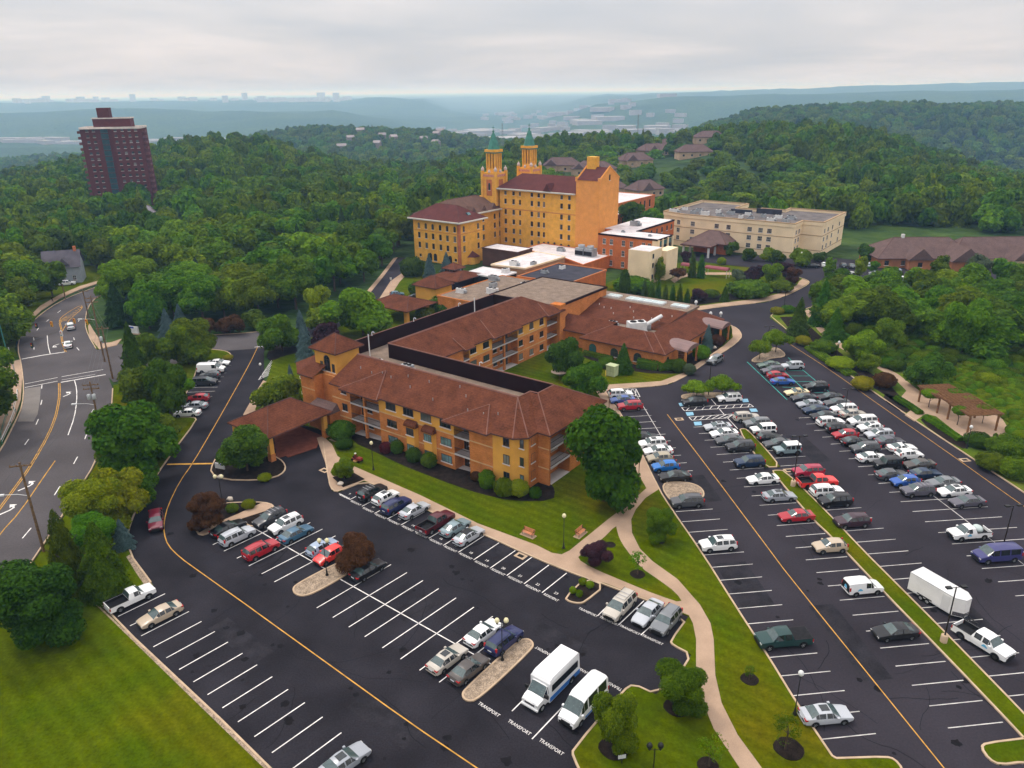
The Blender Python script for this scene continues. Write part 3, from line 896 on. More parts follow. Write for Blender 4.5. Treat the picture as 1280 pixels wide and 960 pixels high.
def win_mesh(w, h, style):
 k = (round(w, 2), round(h, 2), style)
 if k in WMESH: return WMESH[k]
 fr, pn = MB(), MB()
 t = .07 if style != 'small' else .06
 d = .06
 arch = style in ('arch', 'archp')
 if not arch:
  fr.box(-w / 2, w / 2, -d, 0, h - t, h); fr.box(-w / 2, w / 2, -d, 0, 0, t)
  fr.box(-w / 2, -w / 2 + t, -d, 0, t, h - t); fr.box(w / 2 - t, w / 2, -d, 0, t, h - t)
  nm = 1 if w < 1.6 else 2
  if style in ('small',): nm = 0
  for i in range(nm):
   x = -w / 2 + w * (i + 1) / (nm + 1)
   fr.box(x - .03, x + .03, -d * .8, 0, t, h - t)
  if style in ('yel', 'pale'):
   fr.box(-w / 2 + t, w / 2 - t, -d * .8, 0, h * .5 - .035, h * .5 + .035)
  pn.poly([(-w / 2 + t, -.02, t), (w / 2 - t, -.02, t), (w / 2 - t, -.02, h - t), (-w / 2 + t, -.02, h - t)])
 else:
  n = 8
  r = w / 2
  hs = h - r
  out = [(r * math.cos(PI * i / n), hs + r * math.sin(PI * i / n)) for i in range(n + 1)]
  out = [(r, 0)] + out + [(-r, 0)]
  q = (r - t) / r
  inn = [(r - t, t)] + [((r - t) * math.cos(PI * i / n), hs + (r - t) * math.sin(PI * i / n)) for i in range(n + 1)] + [(-r + t, t)]
  m = len(out)
  fr.add([(a, -d, b) for a, b in out] + [(a, -d, b) for a, b in inn], [(i, i + 1, m + i + 1, m + i) for i in range(m - 1)] + [(m - 1, 0, m, 2 * m - 1)])
  fr.add([(a, -d, b) for a, b in out] + [(a, 0, b) for a, b in out], [(i + 1, i, m + i, m + i + 1) for i in range(m - 1)])
  fr.box(-.03, .03, -d * .8, 0, t, h - t)
  fr.box(-r + t, r - t, -d * .8, 0, hs - .04, hs + .04)
  pn.add([(a, -.02, b) for a, b in inn], [tuple(range(m))])
 s0 = .12 if style != 'small' else .08
 fr.box(-w / 2 - s0, w / 2 + s0, -.14, 0, -.16, 0, 1)
 if style == 'yel' or style == 'arch':
  pass
 fm = {'pale': M_FRAMEW, 'archp': M_FRAMEW}.get(style, M_FRAME)
 WMESH[k] = (fr.mesh('window', [fm, M_TRIM]), pn.mesh('pane', [M_GLASS]))
 return WMESH[k]
def window(parent, F, u, v, z, face, w, h, style='plain', glass=None, proud=.004):
 """face: 'f' front (-v), 'r' right (+u), 'l', 'b' ; z = sill height, (u,v) a point on the wall"""
 da = {'f': 0, 'r': PI / 2, 'b': PI, 'l': -PI / 2}[face]
 fm, pm = win_mesh(w, h, style)
 ang = F.ang + da
 P = F(u, v, z) - WLOC[parent] + Vector((math.sin(ang), -math.cos(ang), 0)) * proud
 o = inst('window', fm, parent, P, (0, 0, ang))
 p = inst('pane', pm, o)
 if glass:
  p.material_slots[0].link = 'OBJECT'
  p.material_slots[0].material = glass
 return o
def hip(mb, F, u0, u1, v0, v1, ze, zr, along='u', off=.9, mi=0, thick=.22, me=1):
 """hipped roof: eaves u0..u1 x v0..v1 at ze, ridge at zr"""
 c = [(u0, v0), (u1, v0), (u1, v1), (u0, v1)]
 if along == 'u':
  h = (v1 - v0) / 2 * off
  r = [(u0 + h, (v0 + v1) / 2), (u1 - h, (v0 + v1) / 2)]
  if r[0][0] > r[1][0]: r = [((u0 + u1) / 2, (v0 + v1) / 2)] * 2
  fs = [(0, 1, 5, 4), (1, 2, 5), (2, 3, 4, 5), (3, 0, 4)]
 else:
  h = (u1 - u0) / 2 * off
  r = [((u0 + u1) / 2, v0 + h), ((u0 + u1) / 2, v1 - h)]
  if r[0][1] > r[1][1]: r = [((u0 + u1) / 2, (v0 + v1) / 2)] * 2
  fs = [(0, 1, 4), (1, 2, 5, 4), (2, 3, 5), (3, 0, 4, 5)]
 top = [F(a, b, ze) for a, b in c] + [F(a, b, zr) for a, b in r]
 mb.add(top, fs, mi)
 lo = [F(a, b, ze - thick) for a, b in c]
 mb.add(top[:4] + lo, [(4, 5, 1, 0), (5, 6, 2, 1), (6, 7, 3, 2), (7, 4, 0, 3), (7, 6, 5, 4)], me)
 for a, b in ([(0, 4), (1, 5 if along == 'u' else 4), (2, 5), (3, 4 if along == 'u' else 5)] + ([(4, 5)] if (top[4] - top[5]).length > .3 else [])):
  mb.tube(top[a], top[b], .09, .09, 5, me, False)
 return mb
def gable(mb, F, u0, u1, v0, v1, ze, zr, along='u', mi=0):
 if along == 'u':
  vm = (v0 + v1) / 2
  P = [F(u0, v0, ze), F(u1, v0, ze), F(u1, vm, zr), F(u0, vm, zr), F(u0, v1, ze), F(u1, v1, ze)]
  mb.add(P, [(0, 1, 2, 3), (3, 2, 5, 4), (0, 3, 4), (1, 5, 2)], mi)
 else:
  um = (u0 + u1) / 2
  P = [F(u0, v0, ze), F(um, v0, zr), F(u1, v0, ze), F(u0, v1, ze), F(um, v1, zr), F(u1, v1, ze)]
  mb.add(P, [(0, 1, 4, 3), (1, 2, 5, 4), (0, 2, 1), (3, 4, 5)], mi)
def part(name, mb, m, parent, label=None):
 o = mb.build(name, m, parent)
 if label: o['label'] = label
 return o
def roof_unit(loc, F=None, kind=0, label='', s=1.0, rot=0.0):
 """rooftop air handling unit"""
 t = thing('rooftop_unit', label, 'rooftop unit', loc, 'rooftop units', rot)
 b = MB()
 b.box(-1.2 * s, 1.2 * s, -.7 * s, .7 * s, .15, 1.25 * s)
 b.box(-1.3 * s, 1.3 * s, -.8 * s, .8 * s, 0, .15)
 b.build('housing', [M_GREY if kind else M_WMET], t, world=False)
 g = MB()
 g.lathe([(.45 * s, 0), (.45 * s, .12), (.0, .12)], (-.5 * s, 0, 1.25 * s), 12)
 g.lathe([(.45 * s, 0), (.45 * s, .12), (.0, .12)], (.55 * s, 0, 1.25 * s), 12)
 g.build('fan', [M_DARK], t, world=False)
 d = MB()
 d.box(1.2 * s, 1.9 * s, -.35 * s, .35 * s, .2, .8 * s)
 d.build('duct', [M_GREY], t, world=False)
 return t
def vent(loc, label, r=.55, h=.9):
 t = thing('roof_vent', label, 'roof vent', loc, 'roof vents')
 a = MB(); a.lathe([(r * .55, 0), (r * .55, h * .5), (r * .3, h * .5)], n=10); a.build('stack', [M_GREY], t, world=False)
 b = MB(); b.lathe([(r * .35, h * .45), (r, h * .5), (r * .95, h * .7), (r * .5, h * .95), (0, h)], n=12); b.build('cap', [M_WMET], t, world=False)
 return t
FA = frame(5.38, 100.39, -36.9)
res = thing('residence_building', 'orange brick and yellow stucco residence with balconies and brown hipped roofs around roof wells', 'building', FA(-24, 20))
ZE, ZR, ZW = 8.75, 12.2, 9.5
wl = MB()   # brick
wl.prism([(-48.3, -2.2), (-2.0, -2.2), (-2.0, 15.3), (-36.0, 15.3), (-36.0, 16), (-48.3, 16)], 0, ZE, 0, FA)
for a, b in ((-42.9, -38.3), (-11.8, -7.3)):
 wl.box(a, b, -4.2, -2.2, 0, ZE, 0, FA)
wl.box(-31.3, -14.9, -4.2, -2.2, 0, 6.1, 0, FA)
for u in (-34.95, ):
 wl.box(u - .22, u + .22, -4.2, -3.75, 0, ZE, 0, FA)
wl.box(-2.0, 0, 0, .35, 0, ZE, 0, FA)
wl.box(-2.0, 0, 6.0, 15.3, 0, 6.1, 0, FA)
wl.box(-1.999, -.01, 5.7, 6.0, 0, ZE, 0, FA)
wl.prism([(-51.2, -4.2), (-47.6, -4.2), (-47.6, 6), (-51.2, 6)], 0, ZE, 0, FA)
wl.box(-47.6, -42.9, -1.9, 2, 0, 9.0, 0, FA)
wl.prism([(-48.3, 16), (-37.9, 16), (-37.9, 57), (-48.3, 57)], 0, ZE, 0, FA)
for a, b in ((17, 23.2), (25.0, 32.3), (41.2, 51.8)):
 wl.box(-37.9, -36, a, b, 0, 6.1 if a > 24 else ZE, 0, FA)
for v in (36.6, ):
 wl.box(-36.45, -36, v - .22, v + .22, 0, ZE, 0, FA)
wl.box(-38, -35.2, 56.5, 58.8, 0, 9.9, 0, FA)
wl.box(-36.9, -36, 51.8, 52.4, 0, ZE, 0, FA)
part('wall', wl, M_BRICK, res)
SL_ = 'yellow stucco wall'
def stucco(fn):
 m_ = MB(); fn(m_); part('wall', m_, M_STUC, res, SL_)
stucco(lambda m: m.box(-31.3, -14.9, -4.2, -2.2, 6.1, ZE, 0, FA))
stucco(lambda m: m.prism([(-7.3, -4.2), (-3.55, -3.9), (-2.15, -2.5), (-2.05, 0), (-2.05, 2), (-7.3, 2)], 0, ZE, 0, FA))
stucco(lambda m: m.box(-2.0, 0, 6.0, 15.3, 6.1, ZE, 0, FA))
stucco(lambda m: m.prism([(-55.3, -1.2), (-51.2, -4.2), (-51.2, 6), (-55.3, 6)], 0, ZE, 0, FA))
stucco(lambda m: m.box(-50.1, -44.5, -1.4, 4.1, 8.5, 13, 0, FA))
for a, b in ((25.0, 32.3), (41.2, 51.8)): stucco(lambda m: m.box(-37.9, -36, a, b, 6.1, ZE, 0, FA))
for z in (2.75, 5.98):
 for q in [(a, b, -4.24, -4.19) for a, b in ((-42.9, -38.3), (-31.3, -14.9), (-11.8, -7.3))] + [(-2.0, .04, -.04, 0.0), (0, .04, 6, 15.3), (-36, -35.96, 25, 32.3), (-36, -35.96, 41.2, 51.8), (-51.2, -47.56, -4.24, -4.2)]:
  bd = MB(); bd.box(*q, z, z + .2, 0, FA); part('string_course', bd, M_BAND, res)
rf = MB()
ev = dict(e0=(-42.9, -4.75, ZE), e1=(-7.6, -4.75, ZE), e2=(-3.4, -4.45, ZE), e3=(-1.7, -2.9, ZE), va=(-1.75, -.55, ZE), fc=(.5, -.55, ZE), fr=(.5, 15.9, ZE), bk=(-35.5, 15.9, ZE),
        r0=(-42.5, 1.9, ZR), r1=(-7.1, 1.9, ZR), r2=(-7.0, 5.0, ZR), r3=(-5.6, 5.1, ZR), r4=(-5.5, 9.4, ZR), r5=(-42.2, 9.4, ZR), rr=(-42.2, 51, ZR),
        bl=(-48.6, 58, ZE), br=(-35.5, 58, ZE))
E_ = {k: FA(*v) for k, v in ev.items()}
for ids in ('e0 e1 r1 r0', 'e1 e2 r1', 'e2 e3 r1', 'e3 va r2 r1', 'va fc r3 r2', 'fc fr r4 r3', 'fr bk r5 r4', 'bk br rr r5', 'br bl rr'):
 rf.poly([E_[k] for k in ids.split()], 0)
for a, b in zip('e0 e1 e2 e3 va fc fr bk br bl'.split(), 'e1 e2 e3 va fc fr bk br bl'.split()):
 A, B = E_[a], E_[b]
 dz = Vector((0, 0, -.25))
 rf.poly([A + dz, B + dz, B, A], 1)
rf.poly([FA(*q, ZE - .25) for q in ((-42.9, -4.75), (-7.6, -4.75), (-7.6, -2), (-42.9, -2))][::-1], 1)
rf.poly([FA(*q, ZE - .25) for q in ((-3, -.55), (.5, -.55), (.5, 15.9), (-3, 15.9))][::-1], 1)
rf.poly([FA(*q, ZE - .25) for q in ((-38, 15.9), (-35.5, 15.9), (-35.5, 58), (-38, 58))][::-1], 1)
for a, b in ('e2 r1', 'e3 r1', 'va r2', 'fc r3', 'fr r4', 'r0 r1', 'r1 r2', 'r2 r3', 'r3 r4', 'r4 r5', 'r5 rr', 'rr br', 'e1 r1') and [q.split() for q in ('e2 r1', 'e3 r1', 'fc r3', 'fr r4', 'r0 r1', 'r1 r2', 'r2 r3', 'r3 r4', 'r4 r5', 'r5 rr', 'rr br')]:
 rf.tube(E_[a], E_[b], .10, .10, 5, 2, False)
for (a, b, ap) in ((-39.6, -30.4, (-33.6, 0.2)), (-16.2, -7.4, (-10.6, -.6))):
 zt = ZE + (ap[1] + 4.75) / 6.65 * (ZR - ZE) + .16
 A, B, C = FA(a, -5.5, ZE - .1), FA(b, -5.5, ZE - .1), FA(ap[0], ap[1], zt)
 A2, B2 = FA(a - .3, -4.3, ZE + .1), FA(b + .25, -4.2, ZE + .1)
 rf.poly([A, B, C], 0); rf.poly([A2, A, C], 0); rf.poly([B, B2, C], 0)
 dz = Vector((0, 0, -.25))
 rf.poly([A + dz, B + dz, B, A], 1); rf.poly([A2 + dz, A + dz, A, A2], 1); rf.poly([B + dz, B2 + dz, B2, B], 1)
 rf.poly([A2 + dz, B2 + dz, B + dz, A + dz], 1)
 rf.tube(B, C, .1, .1, 5, 2, False); rf.tube(A, C, .08, .08, 5, 2, False)
for (a, b, ap) in ((31.7, 41.6, (-40.0, 33.6)), (22.6, 25.6, (-38.4, 22.9)), (51.4, 58.3, (-39, 53))):
 zt = ZE + (-35.5 - ap[0]) / 6.7 * (ZR - ZE) + .16
 A, B, C = FA(-34.8, a, ZE - .1), FA(-34.8, b, ZE - .1), FA(ap[0], ap[1], zt)
 A2, B2 = FA(-36, a - .3, ZE + .1), FA(-36, b + .25, ZE + .1)
 rf.poly([A, B, C], 0); rf.poly([A2, A, C], 0); rf.poly([B, B2, C], 0)
 dz = Vector((0, 0, -.25))
 rf.poly([A + dz, B + dz, B, A], 1); rf.poly([A2 + dz, A + dz, A, A2], 1); rf.poly([A2 + dz, B2 + dz, B + dz, A + dz], 1)
 rf.tube(A, C, .1, .1, 5, 2, False)
P = [FA(*q) for q in ((-56.2, -1.2, ZE), (-51.4, -4.75, ZE), (-47.2, -4.75, ZE), (-47.2, 2.5, ZE + 3), (-50, 2.5, ZE + 3), (-56.2, 6.5, ZE))]
rf.poly([P[0], P[1], P[4]], 0); rf.poly([P[1], P[2], P[3], P[4]], 0); rf.poly([P[0], P[4], P[5]], 0)
for a, b in ((0, 1), (1, 2), (5, 0)):
 dz = Vector((0, 0, -.25)); rf.poly([P[a] + dz, P[b] + dz, P[b], P[a]], 1)
M_RIDGE = mat('ridge_cap', (.19, .095, .075), .85, .15, 2)
part('roof', rf, [M_ROOF, M_ROOFE, M_RIDGE], res)
sc = MB()   # dark screens round the wells
sc.box(-42.2, -5.5, 9.2, 9.39, ZW, ZR - .02, 0, FA)
sc.box(-42.5, -7.1, 1.91, 2.1, ZW, ZR - .02, 0, FA)
sc.box(-7.2, -7.02, 1.92, 5.1, ZW, ZR - .02, 0, FA); sc.box(-7.1, -5.6, 4.9, 5.08, ZW, ZR - .02, 0, FA); sc.box(-5.72, -5.53, 5.1, 9.38, ZW, ZR - .02, 0, FA)
sc.box(-42.41, -42.22, 9.4, 51, ZW, ZR - .02, 0, FA)
sc.box(-48.62, -48.32, 4.2, 49, ZE - .3, ZR + .1, 0, FA); sc.box(-48.6, -42.4, 48.7, 49, ZW, ZR + .1, 0, FA)
part('roof_screen', sc, M_SCR, res)
fl = MB()
fl.prism([(-48.4, 1.95), (-7.1, 1.95), (-7.1, 5.0), (-5.6, 5.0), (-5.6, 9.3), (-42.3, 9.3), (-42.3, 49), (-48.4, 49)], ZW - .3, ZW, 0, FA)
part('flat_roof', fl, M_FLAT, res)
cap = MB()
for a, b in (((-42.3, 2.0), (-7.1, 2.0)), ((-42.3, 9.3), (-5.6, 9.3)), ((-48.47, 4.2), (-48.47, 49)), ((-42.3, 9.3), (-42.3, 50))):
 cap.tube(FA(*a, ZR + .08), FA(*b, ZR + .08), .12, .12, 5)
part('coping', cap, M_RIDGE, res)
tr = MB()
hip(tr, FA, -50.9, -43.7, -2.1, 4.8, 13.0, 15.4, 'u', .97)
part('turret_roof', tr, [M_ROOF, M_ROOFE], res)
for z in (.12, 3.05, 6.05):
 for q, ax, fix in (((-38.3, -31.3, -4.25, -2.2), 'u', -4.18), ((-14.9, -11.8, -4.25, -2.2), 'u', -4.18), ((-37.9, -35.95, 32.3, 41.2), 'v', -36.03), ((-37.9, -35.95, 52.4, 56.5), 'v', -36.03), ((-37.9, -35.95, 23.2, 25), 'v', -36.03), ((-2, .05, .35, 5.7), 'v', -.03)):
  sl = MB(); sl.box(*q, z - .28, z, 0, FA); fo = part('balcony_floor', sl, M_SLABE, res)
  if z < 1: continue
  rl = MB()
  a0, a1 = (q[0], q[1]) if ax == 'u' else (q[2], q[3])
  def rb(p0, p1, h0, h1, w):
   if ax == 'u': rl.box(p0, p1, fix - w, fix + w, z + h0, z + h1, 0, FA)
   else: rl.box(fix - w, fix + w, p0, p1, z + h0, z + h1, 0, FA)
  rb(a0, a1, .98, 1.05, .03); rb(a0, a1, .1, .15, .02)
  t_ = a0
  while t_ < a1: rb(t_, t_ + .03, 0, 1, .012); t_ += .2
  part('balcony_railing', rl, M_RAIL, fo)
for z in (.12, 3.05, 6.05):
 for u in (-37.3, -32.6, -14.1):
  window(res, FA, u, -2.2, z + .02, 'f', .95, 2.1, 'plain')
 for u in (-35.8, -12.9):
  window(res, FA, u, -2.2, z + .9, 'f', 1.2, 1.2, 'plain')
 window(res, FA, -2.0, 1.6, z + .02, 'r', 1.0, 2.1); window(res, FA, -2.0, 4.2, z + .9, 'r', 1.6, 1.2)
 for v in (34.0, 39.5, 54.5): window(res, FA, -37.9, v, z + .02, 'r', 1.0, 2.1)
 for v in (35.6, 38.0): window(res, FA, -37.9, v, z + .9, 'r', 1.2, 1.2)
for u, g in ((-28.45, None), (-24.5, M_GLASS), (-20.65, None), (-16.6, None)):
 window(res, FA, u, -4.2, 6.95, 'f', 2.2, 1.3)
for u, g in ((-28.4, M_GLASS), (-16.6, M_GLASSL)):
 window(res, FA, u, -4.2, 3.9, 'f', 2.2, 1.3, glass=g)
 window(res, FA, u, -4.2, .95, 'f', 2.2, 1.3, glass=M_GLASSL)
for u in (-23.65, -19.8):
 ob = MB()
 ob.prism([(u - 1.15, -4.2), (u - .85, -4.95), (u + .85, -4.95), (u + 1.15, -4.2)], .2, 5.45, 0, FA)
 o = part('oriel_bay', ob, M_STUC, res, 'yellow stucco bay window box')
 hd = MB()
 n = 6
 for k in range(n):
  a, b = PI / 2 * k / n, PI / 2 * (k + 1) / n
  hd.poly([FA(u - 1.3, -4.2 - .95 * math.cos(a), 5.45 + .95 * math.sin(a)), FA(u + 1.3, -4.2 - .95 * math.cos(a), 5.45 + .95 * math.sin(a)),
        FA(u + 1.3 - .3 * (k + 1) / n, -4.2 - .95 * math.cos(b), 5.45 + .95 * math.sin(b)), FA(u - 1.3 + .3 * (k + 1) / n, -4.2 - .95 * math.cos(b), 5.45 + .95 * math.sin(b))])
 hd.poly([FA(u - 1.3, -5.15, 5.45), FA(u - 1.0, -4.2, 6.4), FA(u - 1.3, -4.2, 5.45)]); hd.poly([FA(u + 1.3, -5.15, 5.45), FA(u + 1.3, -4.2, 5.45), FA(u + 1.0, -4.2, 6.4)])
 part('hood', hd, M_ROOF, o)
 window(res, FA, u, -4.95, 4.0, 'f', 1.6, 1.25, glass=(M_GLASS if u < -22 else M_GLASSL))
 window(res, FA, u, -4.95, 1.1, 'f', 1.6, 1.25, glass=M_GLASSL)
for z in (7.25, 4.05): window(res, FA, -39.8, -4.2, z, 'f', 1.25, 1.35)
for z in (6.95, 4.05, 1.2):
 window(res, FA, -4.9, -4.03, z, 'f', 1.1, 1.5)
 window(res, FA, -2.9, -3.3, z, 'f', 1.3, 1.4, glass=(M_GLASSL if z < 2 else M_GLASS))
 window(res, FA, -2.05, -1.3, z, 'r', 1.0, 1.5)
 window(res, FA, 0, 12.7, z, 'r', 1.3, 1.4); window(res, FA, 0, 8.5, z, 'r', 1.3, 1.4)
for v, st in ((42.3, 'arch'), (46.3, 'arch'), (50.2, 'arch'), (26.2, 'plain'), (30.3, 'plain')):
 window(res, FA, -36, v, 6.8, 'r', 1.5 if st == 'arch' else 1.9, 1.7 if st == 'arch' else 1.35, st)
 for z in (4.0, .9): window(res, FA, -36, v, z, 'r', 1.4 if st == 'arch' else 1.9, 1.3)
for u in (-48.3, -46.5): window(res, FA, u, -1.9, 6.3, 'f', .9 if u < -47 else 1.7, 1.3); window(res, FA, u, -1.9, 3.7, 'f', .9 if u < -47 else 1.7, 1.1)
window(res, FA, -46.9, -1.4, 9.1, 'f', 1.6, 3.0, 'arch'); window(res, FA, -48.4, -1.4, 9.1, 'f', .7, 1.6); window(res, FA, -45.3, -1.4, 9.1, 'f', .7, 1.6)
FAc = frame(*FA(-53.2, -2.75).xy, -36.9 - 36)
for z in (7.0, 4.0, 1.0): window(res, FAc, 0, -.03, z, 'f', 1.2, 1.5)
lk = MB(); lk.box(-47.3, -41.5, -6.4, -4.1, 0, 3.7, 0, FA); lk.box(-42.8, -41.4, -4.3, -4.0, 0, 3.7, 0, FA)
part('entrance_lobby', lk, M_BRICK, res)
lr = MB(); lr.poly([FA(-47.6, -6.9, 3.7), FA(-41.2, -6.9, 3.7), FA(-41.9, -4.2, 4.9), FA(-47, -4.2, 4.9)]); lr.poly([FA(-41.2, -6.9, 3.7), FA(-41.2, -4.2, 3.7), FA(-41.9, -4.2, 4.9)])
part('lobby_roof', lr, M_HROOF, res)
vent(FA(-13.5, 5.5, ZW), 'domed white vent in the front roof well, beside the long dark screen')
vent(FA(-45.2, 30, ZW), 'domed white vent on the strip of flat roof behind the long rear roof')
roof_unit(FA(-34.5, 6.2, ZW), kind=1, label='grey rooftop unit with duct in the front roof well, by the dark screen', s=.9, rot=rad(-37))
roof_unit(FA(-41.0, 5.2, ZW), kind=0, label='white rooftop unit beside the yellow turret of the residence', s=.75, rot=rad(53))
roof_unit(FA(-45, 41, ZW), kind=0, label='slanted white rooftop unit at the far end of the flat roof strip', s=.9, rot=rad(40))
for i, q in enumerate(((-48.3, 11), (-48.3, 22), (-48.3, 37), (-20, 9.3))):
 pass
can = thing('entrance_canopy', 'brown hip roofed entrance canopy on brick pillars over red pavers', 'canopy', FA(-45.7, -13))
cm = MB(); hip(cm, FA, -51.1, -40.3, -19.9, -6.5, 4.6, 7.4, 'v', .82); part('roof', cm, [M_ROOF, M_ROOFE, M_RIDGE], can)
for u, v in ((-41.2, -19.0), (-41.2, -7.9), (-50.3, -19.0), (-50.3, -7.9)):
 pm = MB(); pm.box(u - .45, u + .45, v - .45, v + .45, 0, 1.4, 0, FA); pm.box(u - .38, u + .38, v - .38, v + .38, 1.4, 4.4, 1, FA)
 part('pillar', pm, [M_BRICK, M_STUC], can)
one = thing('single_storey_building', 'low orange brick building with brown roofs, skylights and arched windows', 'building', FA(-20, 68))
wm = MB()
wm.prism([(-28.3, 55.4), (-8.4, 55.4), (-8.4, 86), (-37, 86), (-37, 58.5), (-28.3, 58.5)], 0, 3.9, 0, FA)
wm.box(-11.3, -7.2, 59.5, 63.2, 0, 3.7, 0, FA)
part('wall', wm, M_BRICK, one)
rm = MB()
Q = lambda *q: FA(*q)
ze, zr = 3.9, 6.4
o_ = [(-28.9, 54.8), (-7.8, 54.8), (-7.8, 86.6)]
i_ = [(-23.6, 60.3), (-13.4, 60.3), (-13.6, 82.6)]
rm.poly([Q(*o_[0], ze), Q(-10.5, 54.8, ze), Q(-15.8, 60.3, zr), Q(*i_[0], zr)]); rm.poly([Q(-10.5, 54.8, ze), Q(*o_[1], ze), Q(*i_[1], zr), Q(-15.8, 60.3, zr)])
rm.poly([Q(*o_[1], ze), Q(*o_[2], ze), Q(*i_[2], zr), Q(*i_[1], zr)])
rm.poly([Q(*o_[2], ze), Q(-18, 86.6, ze), Q(*i_[2], zr)])
rm.poly([Q(-36.9, 57.9, ze), Q(-28.9, 57.9, ze), Q(-23.6, 62.6, zr), Q(-36.9, 62.6, zr)]); rm.poly([Q(-28.9, 57.9, ze), Q(-28.9, 54.8, ze), Q(-23.6, 60.3, zr), Q(-23.6, 62.6, zr)])
rm.poly([Q(-38.5, 68, 4.6), Q(-13.5, 67.3, 4.6), Q(-13.6, 77.5, 7.0), Q(-39.5, 78, 7.0)])
for a, b in zip([o_[0], o_[1]], [o_[1], o_[2]]):
 rm.poly([Q(*a, ze - .25), Q(*b, ze - .25), Q(*b, ze), Q(*a, ze)], 1)
rm.poly([Q(-36.9, 57.9, ze - .25), Q(-28.9, 57.9, ze - .25), Q(-28.9, 57.9, ze), Q(-36.9, 57.9, ze)], 1)
for a, b in (((-10.5, 54.8, ze), (-15.8, 60.3, zr)), ((-7.8, 54.8, ze), (-13.4, 60.3, zr)), ((-7.8, 86.6, ze), (-13.6, 82.6, zr)), ((-28.9, 54.8, ze), (-23.6, 60.3, zr))):
 rm.tube(Q(*a), Q(*b), .1, .1, 5, 2, False)
rm.poly([Q(-23.6, 60.3, zr), Q(-13.4, 60.3, zr), Q(-13.4, 60.3, 4.4), Q(-23.6, 60.3, 4.4)], 1)
rm.poly([Q(-13.4, 60.3, zr), Q(-13.5, 67.4, zr), Q(-13.5, 67.4, 4.4), Q(-13.4, 60.3, 4.4)], 1)
rm.poly([Q(-13.5, 67.4, 4.4), Q(-13.5, 67.4, zr), Q(-13.55, 77.5, 7.0), Q(-13.55, 77.5, 4.4)], 1)
rm.poly([Q(-36.9, 62.6, zr), Q(-23.6, 62.6, zr), Q(-23.6, 62.6, 4.4), Q(-36.9, 62.6, 4.4)], 1)
part('roof', rm, [M_ROOF, M_ROOFE, M_RIDGE], one)
fm_ = MB(); fm_.prism([(-37, 60), (-13.4, 60), (-13.4, 68.3), (-37, 68.3)], 4.2, 4.5, 0, FA); fm_.prism([(-39.5, 77.6), (-13.7, 77.4), (-13.7, 85), (-39.5, 85)], 6.3, 6.85, 0, FA)
part('flat_roof', fm_, M_FLAT, one)
for u0, u1, v0, v1 in ((-36.5, -33, 79.6, 82.0), (-31, -21, 79.6, 82.2), (-19, -15, 80, 82.4)):
 k = MB(); k.box(u0, u1, v0, v1, 6.85, 7.25, 0, FA); s = part('skylight', k, M_WMET, one)
 k = MB()
 nn = max(2, int((u1 - u0) / 1.6))
 for j in range(nn):
  a, b = u0 + (u1 - u0) * (j + .08) / nn, u0 + (u1 - u0) * (j + .92) / nn
  for (c, d) in ((v0 + .12, (v0 + v1) / 2 - .08), ((v0 + v1) / 2 + .08, v1 - .12)): k.box(a, b, c, d, 7.25, 7.30, 0, FA)
 part('pane', k, mat('skylight_glass', (.42, .52, .52), .2, .1, 1, spec=.7), s)
for u in (-25.7, -20.2, -14.5): window(one, FA, u, 55.4, .9, 'f', 1.9, 2.0, 'arch', M_TEALG if u < -25 else M_GLASS)
for v in (57.3, 70, 74): window(one, FA, -8.4, v, .9, 'r', 1.2, 1.8, 'arch')
for (v0, v1, up) in ((59.3, 65.6, 3.7), (78.2, 83.6, 3.9)):
 k = MB()
 n = 8
 for j in range(n):
  a, b = PI * j / n, PI * (j + 1) / n
  vm, rr = (v0 + v1) / 2, (v1 - v0) / 2
  fa = lambda t: (vm - rr * math.cos(t), up + .95 * math.sin(t))
  (va, za), (vb, zb) = fa(a), fa(b)
  k.poly([FA(-5.0, va, za), FA(-5.0, vb, zb), FA(-11.5, vb, zb + .4), FA(-11.5, va, za + .4)])
  k.poly([FA(-5.0, va, za), FA(-5.0, va, up), FA(-5.0, vb, up), FA(-5.0, vb, zb)])
 part('barrel_porch', k, mat('porch_metal', (.17, .095, .085), .5, .15, 2, spec=.5), one)
 k = MB()
 for v in (v0 + .3, v1 - .3): k.box(-5.6, -5.2, v - .2, v + .2, 0, up, 0, FA)
 k.box(-8.4, -7.2, v0 + .6, v1 - .6, 0, up - .3, 1, FA)
 part('porch_column', k, [M_BRICK, M_GLASS], one)
roof_unit(FA(-20, 65, 4.5), kind=0, label='long white rooftop unit with slanting duct in the low building’s roof well', s=1.7, rot=rad(10))
k = MB(); k.tube(FA(-18.6, 65.6, 5.6), FA(-17, 71.2, 6.9), .55, .55, 4); single('roof_duct', k, M_WMET, 'slanting white duct rising out of the low building’s roof well', 'duct', FA(-18, 68, 5.6))
roof_unit(FA(-26.5, 65.6, 4.5), kind=1, label='small grey rooftop unit at the inner end of the low building’s roof well', s=.8, rot=rad(-37))
for i in range(13):
 u = -39 + 2.6 * i + R.uniform(-.5, .5); v = R.uniform(-2.6, 1.0)
 a = MB(); p = FA(u, v, ZE + (v + 4.75) / 6.65 * (ZR - ZE)); a.tube(p, p + Vector((0, 0, .45)), .07, n=6); part('vent_stack', a, M_GREY, res)
for i in range(12):
 u = -37 + 1.9 * i + R.uniform(-.4, .4); v = R.uniform(69.5, 75)
 a = MB(); p = FA(u, v, 4.6 + (v - 67.6) / 10 * 2.4); a.tube(p, p + Vector((0, 0, .4)), .09, n=6); part('vent_stack', a, M_WMET, one)
FB = frame(-17.16, 254.74, -37)
